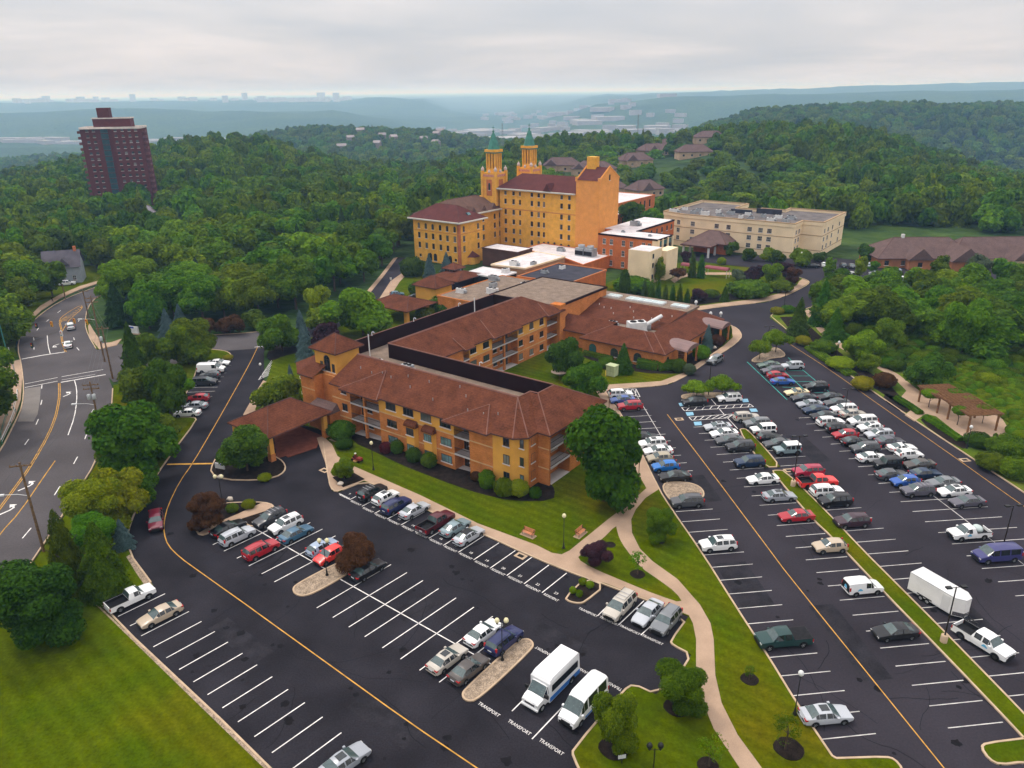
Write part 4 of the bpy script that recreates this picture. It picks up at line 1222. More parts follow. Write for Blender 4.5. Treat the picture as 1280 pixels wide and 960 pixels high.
def flatblock(name, label, F, pts, z, mw, mr, par=.35, zb=0.0, mp=None, cat='building'):
 cx = sum(p[0] for p in pts) / len(pts); cy = sum(p[1] for p in pts) / len(pts)
 t = thing(name, label, cat, F(cx, cy))
 w = MB(); w.prism(pts, zb, z - .02, 0, F); part('wall', w, mw, t)
 r = MB(); r.prism(pts, z - .02, z + .02, 0, F); part('flat_roof', r, mr, t)
 pa = MB()
 P = [F(*p).xy for p in pts]
 pa.ribbon(P, .35, z - .3, z + par, 0, True)
 part('parapet', pa, mp or mw, t)
 return t
flatblock('hall_building', 'flat brown gravel roofed brick hall between the residence and the white roofs', FA, [(-57, 58.5), (-37.2, 58.5), (-37.2, 81), (-57, 81)], 8.9, M_BRICK, M_FLAT, .2, mp=M_SCR)
flatblock('service_wing', 'low tan gravel roofed wing crowded with rooftop units', FB, [(35, -50), (50, -50), (50, -22), (35, -22)], 5.6, M_BRICK, M_FLAT, .15)
flatblock('link_block', 'low block with a dark membrane roof beside the tan gravel roof', FB, [(39, -20), (56, -18.5), (56, 1.5), (39, 1.5)], 5.4, M_NBRICK, M_DROOF, .25)
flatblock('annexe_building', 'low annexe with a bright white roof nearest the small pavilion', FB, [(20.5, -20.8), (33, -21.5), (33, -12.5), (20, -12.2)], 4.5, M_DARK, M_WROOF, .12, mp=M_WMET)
flatblock('annexe_building', 'low annexe with the largest white roof, edged in tan', FB, [(22, -10.6), (34, -9.2), (34.5, 12), (22, 13.5)], 5.2, mat('tan_brick', (.36, .19, .10), .9, .15, 2), M_WROOF, .2, mp=M_CREAM)
flatblock('annexe_building', 'low brown walled annexe with a white roof below the yellow link wing', FB, [(5, 6), (20, 6), (20, 14.2), (5, 14.2)], 6.0, mat('brown_wall', (.10, .05, .035), .9, .15, 2), M_WROOF, .15)
flatblock('plant_block', 'low orange brick block with a grubby white roof carrying the cooling towers', FB, [(12, 20), (33.5, 14.5), (43, 9.5), (43, 28), (33, 31), (12, 32)], 4.0, M_NBRICK, M_WROOF, .2)
for i, (u, v, z, s_, k_, lb) in enumerate(((38, -44, 5.6, 1.0, 0, 'white rooftop unit nearest the dark screen on the tan gravel roof'), (41, -34, 5.6, .9, 1, 'grey rooftop unit in the middle of the tan gravel roof'),
           (45.5, -40, 5.6, 1.2, 0, 'largest white rooftop unit on the tan gravel roof'), (47, -28, 5.6, .7, 0, 'small white rooftop unit at the far edge of the tan gravel roof'),
           (36.5, -28, 5.6, 1.1, 1, 'grey rooftop unit beside the small pavilion'), (30.5, -14.5, 4.5, 1.0, 0, 'cream rooftop unit on the white roof nearest the pavilion'),
           (28.5, -7.5, 5.2, 1.1, 0, 'tall white rooftop unit on the near edge of the largest white roof'), (44, -4, 5.4, .8, 0, 'white rooftop unit at the far end of the dark roof'), (43, -12, 5.4, .8, 1, 'grey rooftop unit on the dark membrane roof'),
           (33, -3.5, 5.2, .8, 1, 'grey rooftop unit at the right edge of the largest white roof'), (25, 24, 4.0, 1.0, 1, 'grey rooftop unit on the grubby white roof below the yellow wall'))):
 roof_unit(FB(u, v, z), kind=k_, label=lb, s=s_, rot=rad(-37 + 90 * (i % 2)))
for u, lb in ((34.5, 'grey cooling tower nearer the yellow wall'), (38.0, 'grey cooling tower beside the orange brick block')):
 t = thing('cooling_tower', lb, 'cooling tower', FB(u, 22, 4), 'cooling towers')
 a = MB(); a.box(u - 1.5, u + 1.5, 20.5, 24, 4, 6.6, 0, FB); part('casing', a, M_GREY, t)
 a = MB(); a.lathe([(1.1, 0), (1.15, .9), (.9, .9), (.9, .2), (0, .2)], FB(u, 22.2, 6.6), 14); part('fan_stack', a, M_GREY, t)
 a = MB(); a.box(u - 1.52, u + 1.52, 20.47, 20.5, 4.4, 5.8, 0, FB); part('louvre', a, M_DARK, t)
t = thing('pavilion', 'small square yellow pavilion with a brown hipped roof', 'pavilion', FB(23.5, -39))
a = MB(); a.box(19.6, 27.3, -42.3, -35.6, 0, 4.9, 0, FB); part('wall', a, M_STUC, t)
a = MB(); hip(a, FB, 18.9, 28.0, -43.0, -34.9, 5.0, 7.4, 'u', .95); part('roof', a, [M_ROOF, M_ROOFE], t)
t = thing('lantern_building', 'low brown roofed block with a windowed roof lantern beside the yellow wing', 'building', FB(19, -24))
a = MB(); a.box(15, 23, -30, -20, 0, 4.2, 0, FB); part('wall', a, M_SCR, t)
a = MB(); hip(a, FB, 14.2, 25.5, -31, -18, 4.2, 5.8, 'u', .5); part('roof', a, [M_ROOF, M_ROOFE], t)
a = MB(); a.box(16, 19.8, -25.6, -21.8, 4.6, 6.2, 0, FB); part('lantern', a, M_SCR, t)
a = MB(); hip(a, FB, 15.3, 20.5, -26.3, -21.1, 6.2, 7.7, 'u', .98); part('lantern_roof', a, [M_ROOF, M_ROOFE], t)
for k in range(3):
 window(t, FB, 17 + k * .95, -25.6, 5.0, 'f', .7, .8, 'small', M_GLASSL); window(t, FB, 19.8, -24.6 + k * .95, 5.0, 'r', .7, .8, 'small', M_GLASSL)
t = thing('drop_off_canopy', 'brown hip roofed drop off canopy by the turning circle', 'canopy', FB(28, -56))
a = MB(); hip(a, FB, 20.5, 35.3, -62, -50.3, 4.0, 6.0, 'u', .8); part('roof', a, [M_ROOF, M_ROOFE], t)
for u, v in ((22.5, -52.5), (33.2, -52.5), (22.5, -60), (33.2, -60)):
 a = MB(); a.box(u - .5, u + .5, v - .5, v + .5, 0, 3.8, 0, FB); part('pillar', a, M_STUC, t)
yel = thing('towered_building', 'yellow brick building with twin green capped towers and dark red roofs', 'building', FB(5, 25))
yw = MB()
yw.box(-21, 0, 0, 12.5, 0, 14.5, 0, FB)
yw.box(-25, -8.5, 12.5, 37, 0, 14.5, 0, FB)
yw.box(-8, 25.4, 33, 48, 0, 22.1, 0, FB)
yw.box(-22, -8, 37, 60, 0, 18, 0, FB)
yw.prism([(0, 4.2), (1.3, 4.2), (2.0, 5.4), (2.0, 8), (1.3, 9.2), (0, 9.2)], 0, 2.4, 0, FB)
part('wall', yw, M_BUTTER, yel)
tw = MB()
tw.box(25.4, 34.6, 32.6, 46, 0, 27.0, 0, FB)
tw.prism([(34.6, 32.6), (34.61, 32.6), (34.61, 46), (34.6, 46)], 0, .1, 0, FB)
tw.add([FB(34.6, 32.6, 27), FB(34.6, 46, 27), FB(34.6, 39.3, 31)], [(0, 1, 2)]); tw.add([FB(25.4, 32.6, 27), FB(25.4, 46, 27), FB(25.4, 39.3, 31)], [(0, 2, 1)])
part('elevator_block', tw, M_TALLB, yel, 'tall blank amber brick end block with a gable')
cp = MB()
for u in (25.6, 34.5):
 for a, b in (((u, 32.5, 27.2), (u, 39.3, 31.3)), ((u, 39.3, 31.3), (u, 46.1, 27.2))): cp.tube(FB(*a), FB(*b), .35, .35, 4, 0)
 cp.box(u - .4, u + .4, 32.3, 33.2, 26.6, 28.0, 0, FB)
part('gable_coping', cp, M_TALLB, yel)
ch = MB(); ch.box(26.2, 29.6, 38, 40.6, 28, 34.3, 0, FB); part('chimney', ch, M_BUTTER, yel)
st = MB(); st.box(-10.0, -7.3, 36.6, 40, 0, 21.8, 0, FB); part('stair_turret', st, M_TERRA, yel, 'narrow reddish brick stair turret between the wings')
q = MB()
for u in (-1.7, ): q.box(-.9, .02, -.03, .9, 0, 14.3, 0, FB)
part('quoin', q, M_TERRA, yel)
sc2 = MB()
sc2.box(-8, 25.4, 32.96, 33, 14.9, 15.3, 0, FB); sc2.box(-21, 0, -.06, 0, 10.6, 10.8, 0, FB); sc2.box(0, .06, 0, 12.5, 10.6, 10.8, 0, FB)
part('string_course', sc2, mat('ochre_band', (.55, .23, .06), .9, .1, 2), yel)
yr = MB()
hip(yr, FB, -22.2, 1.2, -1.2, 13.7, 14.9, 19.3, 'u', .95)
hip(yr, FB, -26, -7.4, 5, 38, 15.0, 19.6, 'v', .9)
for vv in (18.0, 24.0, 30.0):
 gable(yr, FB, -11.5, -8.2, vv - 1.3, vv + 1.3, 15.6, 17.2, 'u')
part('roof', yr, [M_YROOF2, M_ROOFE], yel)
yr2 = MB()
hip(yr2, FB, -22.2, 1.2, -1.2, 13.7, 14.96, 19.36, 'u', .95)
P = [FB(*q) for q in ((-9, 32.0, 22.3), (25.5, 32.0, 22.3), (25.5, 40.5, 27.2), (-3, 40.5, 27.2), (-9, 49, 22.3), (25.5, 49, 22.3))]
yr2.poly([P[0], P[1], P[2], P[3]]); yr2.poly([P[3], P[2], P[5], P[4]]); yr2.poly([P[0], P[3], P[4]])
P = [FB(*q) for q in ((25.4, 32.4, 27.1), (34.6, 32.4, 27.1), (34.6, 39.3, 31.0), (25.4, 39.3, 31.0), (25.4, 46.2, 27.1), (34.6, 46.2, 27.1))]
yr2.poly([P[0], P[1], P[2], P[3]]); yr2.poly([P[3], P[2], P[5], P[4]])
gable(yr2, FB, 12.2, 15.4, 31.7, 36, 22.5, 25.2, 'v')
P = [FB(*q) for q in ((0, 3.9, 2.4), (2.3, 5.2, 2.4), (2.3, 8.2, 2.4), (0, 9.5, 2.4), (0, 6.7, 4.3))]
for a, b in ((0, 1), (1, 2), (2, 3)): yr2.poly([P[a], P[b], P[4]])
part('roof', yr2, [M_YROOF, M_ROOFE], yel, 'dark maroon tiled roof')
cn = MB()
for pts, z in ((((-22.2, -1.2), (1.2, -1.2), (1.2, 13.7)), 14.55), (((-7.4, 13.7), (-7.4, 38)), 14.6), (((-9, 32), (25.4, 32)), 22.0)):
 cn.ribbon([FB(*p).xy for p in pts], .9, z, z + .42)
part('cornice', cn, M_CORN, yel)
for vc in (35.0, 57.5):
 uc = -12.0
 tw = MB(); tw.box(uc - 3.1, uc + 3.1, vc - 3.1, vc + 3.1, 0, 27.6, 0, FB)
 o = part('tower', tw, M_BUTTER, yel)
 b = MB()
 for s in (-1, 1):
  for w in (-1, 1):
   b.box(uc + s * 3.1 - .45, uc + s * 3.1 + .45, vc + w * 3.1 - .45, vc + w * 3.1 + .45, 16, 28.2, 0, FB)
 b.box(uc - 2.0, uc + 2.0, vc - 2.0, vc + 2.0, 27.6, 29.0, 0, FB)
 for i in range(4):
  for j in range(4):
   if i in (0, 3) or j in (0, 3):
    x, y = uc - 1.8 + 1.2 * i, vc - 1.8 + 1.2 * j
    b.box(x - .26, x + .26, y - .26, y + .26, 29, 34.4, 0, FB)
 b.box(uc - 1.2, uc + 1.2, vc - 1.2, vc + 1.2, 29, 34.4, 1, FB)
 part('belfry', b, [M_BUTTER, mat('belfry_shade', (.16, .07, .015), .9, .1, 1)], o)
 c = MB(); c.box(uc - 2.25, uc + 2.25, vc - 2.25, vc + 2.25, 34.4, 34.8, 1, FB); c.box(uc - 2.4, uc + 2.4, vc - 2.4, vc + 2.4, 34.8, 35.7, 0, FB)
 c.box(uc - 3.2, uc + 3.2, vc - 3.25, vc - 3.1, 26.2, 27.0, 2, FB); c.box(uc + 3.1, uc + 3.25, vc - 3.2, vc + 3.2, 26.2, 27.0, 2, FB)
 part('belfry_cornice', c, [M_BUTTER, M_COPPER, mat('pink_tile', (.55, .24, .17), .8, .2, .5)], o)
 d = MB()
 base = [FB(uc + a, vc + b_, 35.7) for a, b_ in ((-2.3, -2.3), (2.3, -2.3), (2.3, 2.3), (-2.3, 2.3))]
 ctr = FB(uc, vc, 0)
 n = 8
 ring = [[ctr + Vector((math.cos(PI / 4 * k + PI / 8 + FB.ang) * r, math.sin(PI / 4 * k + PI / 8 + FB.ang) * r, z)) for k in range(n)] for r, z in ((2.35, 35.7), (1.55, 38.3), (.8, 40.6), (.28, 41.6))]
 for A, B in zip(ring, ring[1:]):
  for k in range(n): d.poly([A[k], A[(k + 1) % n], B[(k + 1) % n], B[k]])
 d.poly(ring[-1])
 d.blob(ctr + Vector((0, 0, 41.9)), .42, .42, .42, 8, 6)
 d.tube(ctr + Vector((0, 0, 42)), ctr + Vector((0, 0, 44)), .09, .07, 5); d.box(uc - .55, uc + .55, vc - .08, vc + .08, 43.1, 43.3, 0, FB)
 part('spire', d, M_COPPER, o)
 e = MB()
 for s in (-1, 1):
  for w in (-1, 1):
   p_ = FB(uc + s * 3.0, vc + w * 3.0, 28.2)
   e.lathe([(.5, 0), (.62, .3), (.6, .8), (.3, 1.25), (.12, 1.4), (.16, 1.6), (0, 1.8)], p_, 8)
 for s, w in ((0, -1), (1, 0)):
  e.lathe([(.4, 0), (.5, .3), (.45, .7), (.2, 1.0), (0, 1.2)], FB(uc + s * 2.9, vc + w * 2.9, 27.6), 8)
 part('finial', e, mat('finial_stone', (.55, .45, .42), .8, .2, .5), o)
 f = MB()
 f.box(uc - 1.3, uc + 1.3, vc - 3.13, vc - 3.1, 19.3, 25.2, 0, FB); f.box(uc + 3.1, uc + 3.13, vc - 1.3, vc + 1.3, 22.8, 25.2, 0, FB)
 part('brick_panel', f, M_TERRA, o)
 window(yel, FB, uc + .1, vc - 3.13, 21.4, 'f', .95, 2.6, 'arch')
for z, st in ((11.4, 'arch'), (8.1, 'yel'), (4.7, 'yel')):
 for u in (-18.3, -15.0, -11.8, -8.4, -5.2, -1.85): window(yel, FB, u, 0, z, 'f', 1.05, 1.9, st)
 for v in (2.5, 10.15): window(yel, FB, 0, v, z, 'r', 1.0, 1.9, st)
 for v in (15.5, 23.6, 30.35, 33.6): window(yel, FB, -8.5, v, z, 'r', 1.0, 1.9, st)
for u in (-13.5, -11.2, -6.5, -4.3): window(yel, FB, u, 0, .6, 'f', 1.5, 2.6, 'arch')
for u in (-18.2, -1.8): window(yel, FB, u, 0, 1.5, 'f', .9, .9, 'plain')
for z in (20.1, 16.9, 13.1, 9.6, 6.2, 2.8):
 for u in (-5.3, -1.6, 1.3, 6.6, 9.6, 11.9, 19.35, 22.55): window(yel, FB, u, 33, z, 'f', 1.0 if u not in (1.3, 11.9) else .75, 1.75 if z < 20 else 1.35, 'yel' if z > 4 else 'arch')
 if z < 4:
  for u in (13.8, 16.5): window(yel, FB, u, 33, z, 'f', .9, 2.0, 'arch')
window(yel, FB, 34.6, 39.3, 26.8, 'r', .8, 1.9, 'plain')
dr = MB()
dr.box(1.0, 1.1, 3, 4, 15.6, 15.7, 0, FB)
skl = MB(); skl.poly([FB(-.6, 6.0, 16.0), FB(-.6, 8.0, 16.0), FB(-2.0, 8.0, 17.1), FB(-2.0, 6.0, 17.1)]); skl.poly([FB(-.6, 6.0, 16), FB(-2, 6, 17.1), FB(-1.2, 6, 17.1)])
part('skylight', skl, M_TEALG, yel)
nb = thing('brick_block', 'orange brick block with a white flat roof and a cream glazed corner', 'building', FB(48, 34))
a = MB(); a.prism([(38.3, 26.5), (58.2, 26.5), (58.2, 37), (47, 37), (47, 66), (34.8, 66), (34.8, 37), (38.3, 37)], 0, 10.7, 0, FB); part('wall', a, M_NBRICK, nb)
a = MB(); a.box(58.2, 60.2, 26.5, 37, 0, 10.7, 0, FB)
for v in (26.6, 29.5, 33.2, 36.6): a.box(60.2, 60.6, v - .35, v + .35, 0, 10.9, 0, FB)
part('corner_wall', a, M_CREAM, nb)
a = MB()
for v0, v1 in ((27, 29.1), (29.9, 32.8), (33.6, 36.2)):
 for k in range(3): a.box(60.2, 60.25, v0, v1, .3 + 3.4 * k, 2.1 + 3.4 * k, 0, FB); a.box(60.2, 60.27, v0, v1, 2.15 + 3.4 * k, 3.6 + 3.4 * k, 1, FB)
part('curtain_wall', a, [M_DARK, M_TEALG], nb)
a = MB(); a.prism([(38.3, 26.5), (60.2, 26.5), (60.2, 37), (47, 37), (47, 66), (34.8, 66), (34.8, 37), (38.3, 37)], 10.7, 10.95, 0, FB); part('flat_roof', a, M_WROOF, nb)
a = MB(); a.ribbon([FB(*p).xy for p in ((38.3, 26.5), (60.2, 26.5), (60.2, 37), (47, 37), (47, 66))], .3, 10.6, 11.15); part('parapet', a, M_SCR, nb)
for z in (7.8, 4.4, .8):
 for u in (40.7, 43.4, 47.9, 50.8, 55.2, 57.3): window(nb, FB, u, 26.5, z, 'f', 1.15, 1.8, 'pale')
for v in (48, 52.2, 56.2, 60.2, 63.8): window(nb, FB, 47, v, 8.0, 'r', 1.1, 1.7, 'yel')
roof_unit(FB(41, 47, 10.95), kind=1, label='dark grey rooftop unit on the white roof of the orange brick block', s=1.3, rot=rad(-37))
roof_unit(FB(44, 33, 10.95), kind=1, label='small grey rooftop unit near the front of the orange block’s white roof', s=.45, rot=rad(-37))
roof_unit(FB(55, 31, 10.95), kind=1, label='small grey rooftop unit near the glazed corner of the white roof', s=.45, rot=rad(-37))
nt_ = thing('stair_tower', 'plain cream stair tower standing before the orange brick block', 'tower', FB(61.5, 16))
a = MB(); a.box(57.8, 65, 11.6, 20, 0, 10.2, 0, FB); part('wall', a, M_CREAM, nt_)
a = MB(); a.box(58, 64.8, 11.8, 19.8, 10.2, 10.3, 0, FB); part('flat_roof', a, M_WROOF, nt_)
for z in (1.5, 5, 7.8): window(nt_, FB, 65, 14, z, 'r', 1.0, 1.4, 'plain')
a = MB(); a.box(63, 66.5, 20, 28, 0, 9.2, 0, FB); part('rear_wall', a, M_CREAM, nt_)
n2 = flatblock('rear_block', 'far orange brick block with a pale flat roof behind the tall yellow gable', FB, [(-10, 98), (6, 98), (6, 96), (10, 96), (-2, 140), (-16, 140)][:0] + [(-14, 92), (6, 92), (6, 132), (-14, 132)], 10.0, M_NBRICK, M_WROOF, .3)
for v in (96, 100, 104, 108, 114, 118, 122, 127): window(n2, FB, 6, v, 5.5, 'r', 1.2, 3.2, 'plain')
n3 = flatblock('rear_block', 'middle orange brick block joined to the far one behind the tall yellow gable', FB, [(2, 62), (17, 62), (17, 92), (2, 92)], 8.6, M_NBRICK, M_WROOF, .3)
for v in (66, 70, 74, 78, 82, 86, 90): window(n3, FB, 17, v, 4.8, 'r', 1.2, 2.4, 'plain')
hot = thing('hotel_building', 'long cream rendered hotel with a flat equipment covered roof', 'building', FB(70, 90))
HP = [(37.5, 77), (47, 74), (88, 74), (88, 82.5), (95.2, 82.5), (95.2, 110), (75, 110), (75, 104), (66, 104), (66, 100), (57, 100), (57, 113), (37.5, 113)]
a = MB(); a.prism(HP, 0, 11.1, 0, FB); part('wall', a, M_CREAM, hot)
a = MB(); a.prism(HP, 11.1, 11.16, 0, FB); part('flat_roof', a, mat('hotel_roof', (.13, .115, .11), .9, .3, 3), hot)
a = MB(); a.ribbon([FB(*p).xy for p in HP], .5, 10.7, 12.1, 0, True); part('parapet', a, M_CREAM, hot)
a = MB()
for z in (7.1, 1.9): a.ribbon([FB(*p).xy for p in HP], .16, z, z + .22, 0, True)
a.ribbon([FB(*p).xy for p in HP], .7, 11.9, 12.15, 0, True)
part('string_course', a, M_CREAMD, hot)
for z in (8.0, 5.1, 2.3):
 for u in (50.8, 60.1, 64.6, 72.4, 76.35, 79.5): window(hot, FB, u, 74, z, 'f', 1.6, 1.6, 'pale')
 for v in (76.5, 79.5): window(hot, FB, 88, v, z, 'r', 1.4, 1.5, 'pale')
 for v in (84.7, 89, 94.5, 103.5): window(hot, FB, 95.2, v, z, 'r', 1.4, 1.5, 'pale')
 for u in (41.5, 44.8): window(hot, frame(*FB(u, 77 - (u - 37.5) * .316).xy, -37 - 17.5), 0, 0, z, 'f', 1.5, 1.6, 'pale')
for i in range(16):
 u, v = 41 + (i % 8) * 6.0 + R.uniform(-1, 1), 81 + (i // 8) * 8 + R.uniform(-1.5, 1.5)
 if u > 86: continue
 roof_unit(FB(u, v, 11.16), kind=i % 2, label='metal rooftop unit among the ranks of plant on the cream hotel roof', s=R.uniform(.8, 1.3), rot=rad(-37 + 90 * (i % 3)))
a = MB(); a.box(58, 66, 92, 93, 11.1, 12.6, 0, FB); a.box(66.5, 76, 96, 96.6, 11.1, 13, 0, FB); part('plant_screen', a, M_DROOF, hot)
po = thing('hotel_porch', 'brown hip roofed porch on white columns in front of the cream hotel', 'porch', FB(60, 66))
a = MB(); hip(a, FB, 53, 68, 64.5, 77.5, 4.2, 7.6, 'u', .85); P = [FB(*q) for q in ((53.6, 58.6, 4.0), (64.6, 58.6, 4.0), (64.6, 66, 4.0), (53.6, 66, 4.0), (59, 66, 6.2))]
a.poly([P[0], P[1], P[4]]); a.poly([P[1], P[2], P[4]]); a.poly([P[3], P[0], P[4]])
a.ribbon([P[i].xy for i in (3, 0, 1, 2)], .4, 3.6, 4.05, 1)
part('roof', a, [M_HROOF, M_ROOFE], po)
for u, v in ((54.4, 59.2), (63.8, 59.2), (54.4, 65), (63.8, 65), (67, 70)):
 a = MB(); a.box(u - .3, u + .3, v - .3, v + .3, 0, 3.7, 0, FB); part('column', a, M_WMET, po)
a = MB(); a.box(54.5, 67, 67.5, 74, 0, 4, 0, FB); part('wall', a, M_NBRICK, po)
k = MB()
for (u0, u1, v) in ((66, 69.5, 33), (74, 81.5, 33.5)):
 n = 6
 for j in range(n):
  A, B = PI * j / n, PI * (j + 1) / n
  f_ = lambda t: (v - 1.3 * math.cos(t), 2.6 + .8 * math.sin(t))
  (va, za), (vb, zb) = f_(A), f_(B)
  k.poly([FB(u0, va, za), FB(u1, va, za), FB(u1, vb, zb), FB(u0, vb, zb)])
 k.poly([FB(u1, v - 1.3 * math.cos(PI * j / n), 2.6 + .8 * math.sin(PI * j / n)) for j in range(n + 1)])
 for u in (u0 + .2, u1 - .2):
  for s in (-1.2, 1.2): k.box(u - .06, u + .06, v + s - .06, v + s + .06, 0, 2.6, 1, FB)
t = single('canvas_canopy', k, [M_GREENA, M_WMET], 'long dark pink canvas canopy between the garden and the hotel drive', 'canopy', FB(75, 33.5))
def villa(label, F, L, W, ze, zr, mw, mr, name='house', wings=(), chim=False, wins=0):
 t = thing(name, label, 'house', F(0, 0), 'brown roofed houses')
 a = MB(); a.box(-L / 2, L / 2, -W / 2, W / 2, F.z0 - 3, F.z0 + ze, 0, F)
 for (u, w2, d) in wings: a.box(u - w2 / 2, u + w2 / 2, -W / 2 - d, 0, F.z0 - 3, F.z0 + ze, 0, F)
 part('wall', a, mw, t)
 r = MB(); hip(r, F, -L / 2 - .7, L / 2 + .7, -W / 2 - .7, W / 2 + .7, F.z0 + ze, F.z0 + zr, 'u', .9)
 for (u, w2, d) in wings: gable(r, F, u - w2 / 2 - .6, u + w2 / 2 + .6, -W / 2 - d - .7, 0, F.z0 + ze + .05, F.z0 + ze + (zr - ze) * min(1, w2 / W + .25), 'v')
 part('roof', r, [mr, M_ROOFE], t)
 for k in range(wins):
  u = -L / 2 + L * (k + .5) / wins
  if any(abs(u - w[0]) < w[1] / 2 + .5 for w in wings): continue
  window(t, F, u, -W / 2, F.z0 + .9, 'f', 1.4, 1.5, 'plain')
 for (u, w2, d) in wings: window(t, F, u, -W / 2 - d, F.z0 + .9, 'f', 1.4, 1.5, 'plain')
 if chim:
  c = MB(); c.box(-L * .2, -L * .2 + .9, -.4, .5, F.z0 + zr - 1.2, F.z0 + zr + 1.0, 0, F); part('chimney', c, M_WMET, t)
 return t
def VF(px, py, Y, ang, z0=None):
 u, dy, dz = ray(px, py)
 X = u / dy * Y
 F = frame(X, Y, ang)
 F.z0 = terrain(X, Y) if z0 is None else z0
 return F
villa('wide brick house with brown hipped roofs at the far edge of the hotel car park', VF(1148, 315, 252, -3, 0), 32, 16, 3.2, 8.6, mat('dull_brick', (.36, .15, .07), .9, .15, 2), M_HROOF, wings=((-4, 7, 3), (9, 9, 6)), chim=True, wins=6)
villa('brown roofed house at the right edge, white gables towards the wood', VF(1240, 318, 250, 0, 0), 34, 14, 3.2, 8.8, M_CREAM, M_HROOF, wings=((3, 6, 5), (11, 6, 6)), chim=False, wins=5)
for i, (px, py, Y, a, L, W, w, lb) in enumerate(((702, 218, 520, -10, 24, 12, 1, 'grey brown roofed villa just behind the tall yellow gable’s chimney'), (742, 225, 500, -25, 26, 13, 2, 'long brown roofed villa right of the tall yellow gable'),
        (752, 245, 430, -15, 24, 12, 1, 'brown roofed villa nearest the pale rear block roof'), (793, 207, 540, 15, 22, 12, 1, 'brown roofed villa with a cream gable beside the far lane'),
        (815, 195, 600, 30, 24, 12, 2, 'brown roofed villa above the bend of the far lane'), (837, 184, 690, 20, 22, 12, 2, 'highest brown roofed villa among the trees'),
        (866, 205, 560, 5, 24, 12, 0, 'brown roofed villa at the foot of the wooded right hill'), (885, 196, 640, 0, 24, 13, 0, 'larger villa with a dark brown roof under the right hill'),
        (805, 243, 420, 30, 18, 11, 1, 'brown roofed villa half hidden by conifers beside the rear blocks'))):
 F = VF(px, py, Y, a)
 villa(lb, F, L, W, 4.0, 8.6, mat('villa_wall', (.42, .30, .20), .9, .2, 3), M_HROOF, wings=[((-L / 4 + L / 2 * k), 7, 3) for k in range(w)], wins=4)
Fh = frame(-143, 240, 20); Fh.z0 = 0
gh = thing('gabled_house', 'pale grey gabled house with a dark roof beside the far bend of the road', 'house', (-143, 240, 0))
a = MB(); a.box(-5, 5, -4, 4, 0, 5.5, 0, Fh); gable(a, Fh, -5, 5, -4, 4, 5.5, 9.6, 'u'); a.box(-8.5, -5, -3, 3, 0, 3, 0, Fh); part('wall', a, mat('grey_siding', (.30, .33, .36), .8, .1, 2), gh)
a = MB(); P = [Fh(-5.5, -4.7, 5.2), Fh(5.5, -4.7, 5.2), Fh(5.5, 0, 10), Fh(-5.5, 0, 10), Fh(-5.5, 4.7, 5.2), Fh(5.5, 4.7, 5.2)]
a.poly(P[:4]); a.poly([P[3], P[2], P[5], P[4]]); gable(a, Fh, -1, 2.4, -4.6, -1.0, 6.0, 8.2, 'v'); part('roof', a, mat('slate_roof', (.10, .09, .105), .8, .2, 2), gh)
a = MB(); a.box(3.6, 4.4, -.5, .5, 8, 11, 0, Fh); part('chimney', a, M_TERRA, gh)
for u in (-3, 0, 3): window(gh, Fh, u, -4, 1.0, 'f', 1.0, 1.5, 'pale')
Fy = VF(178, 266, 345, 15)
Fy.z0 = 0
t = villa('cream gabled house with a grey roof deep in the trees below the red tower', Fy, 14, 10, 6.2, 9.8, mat('cream_siding', (.62, .45, .17), .85, .1, 2), mat('grey_shingles', (.20, .18, .20), .85, .15, 2), wings=((-3, 6, 3),), wins=4)
t['group'] = ''
del t['group']
FT = frame(-214, 400, 15)
tow = thing('apartment_tower', 'tall plum red brick apartment tower with a teal glazed strip', 'tower', (-196, 408, 0))
ts = MB(); ts.prism([(-1, 0), (13.5, 0), (13.5, -1.5), (27.5, -1.5), (27.5, 16), (-1, 16)], -8, 40.2, 0, FT)
part('wall', ts, M_TOWER, tow)
ts = MB(); ts.box(5, 22.5, 3, 13, 40.2, 45.0, 0, FT); ts.box(7.5, 13, 4, 11, 45, 50, 0, FT); part('penthouse', ts, M_TOWER, tow)
ts = MB(); ts.ribbon([FT(*p).xy for p in ((5, 3), (22.5, 3), (22.5, 13), (5, 13))], .6, 44.8, 45.3, 0, True); ts.box(-1, 27.5, -1.4, 16, 40.2, 40.25, 0, FT); ts.ribbon([FT(*p).xy for p in ((-1, 0), (13.5, 0), (13.5, -1.5), (27.5, -1.5), (27.5, 16), (-1, 16))], .4, 40, 41, 0, True)
part('coping', ts, M_TRIM, tow)
ts = MB()
for k in range(17):
 z = -6 + 2.75 * k
 ts.box(8.3, 11.7, -.08, 0, z + .5, z + 2.5, 0, FT); ts.box(8.3, 11.7, -.12, 0, z + .1, z + .45, 1, FT)
part('stair_glazing', ts, [mat('dim_teal_glass', (.015, .05, .055), .3, .2, 2), mat('teal_panel', (.03, .085, .085), .6, .1, 1)], tow)
for k in range(17):
 z = -6 + 2.75 * k
 for q in (((-2.6, -1, 1, 6), (-2.6, -2.5, 1, 6)), ((27.5, 28.9, 1, 6), (28.8, 28.9, 1, 6))):
  ts = MB(); ts.box(*q[0], z, z + .25, 0, FT); ts.box(*q[1], z + .25, z + 1.2, 0, FT); ts.box(q[0][0], q[0][1], .95, 1, z, z + 1.2, 0, FT)
  part('balcony', ts, mat('pinkish_concrete', (.17, .07, .065), .8, .15, 2), tow)
nW = 0
for k in range(3, 17):
 z = -6 + 2.75 * k + .8
 for u in (2.2, 5.2, 15.5, 18.8, 22, 25): window(tow, FT, u, 0 if u < 13 else -1.5, z, 'f', 1.3, 1.2, 'yel'); nW += 1
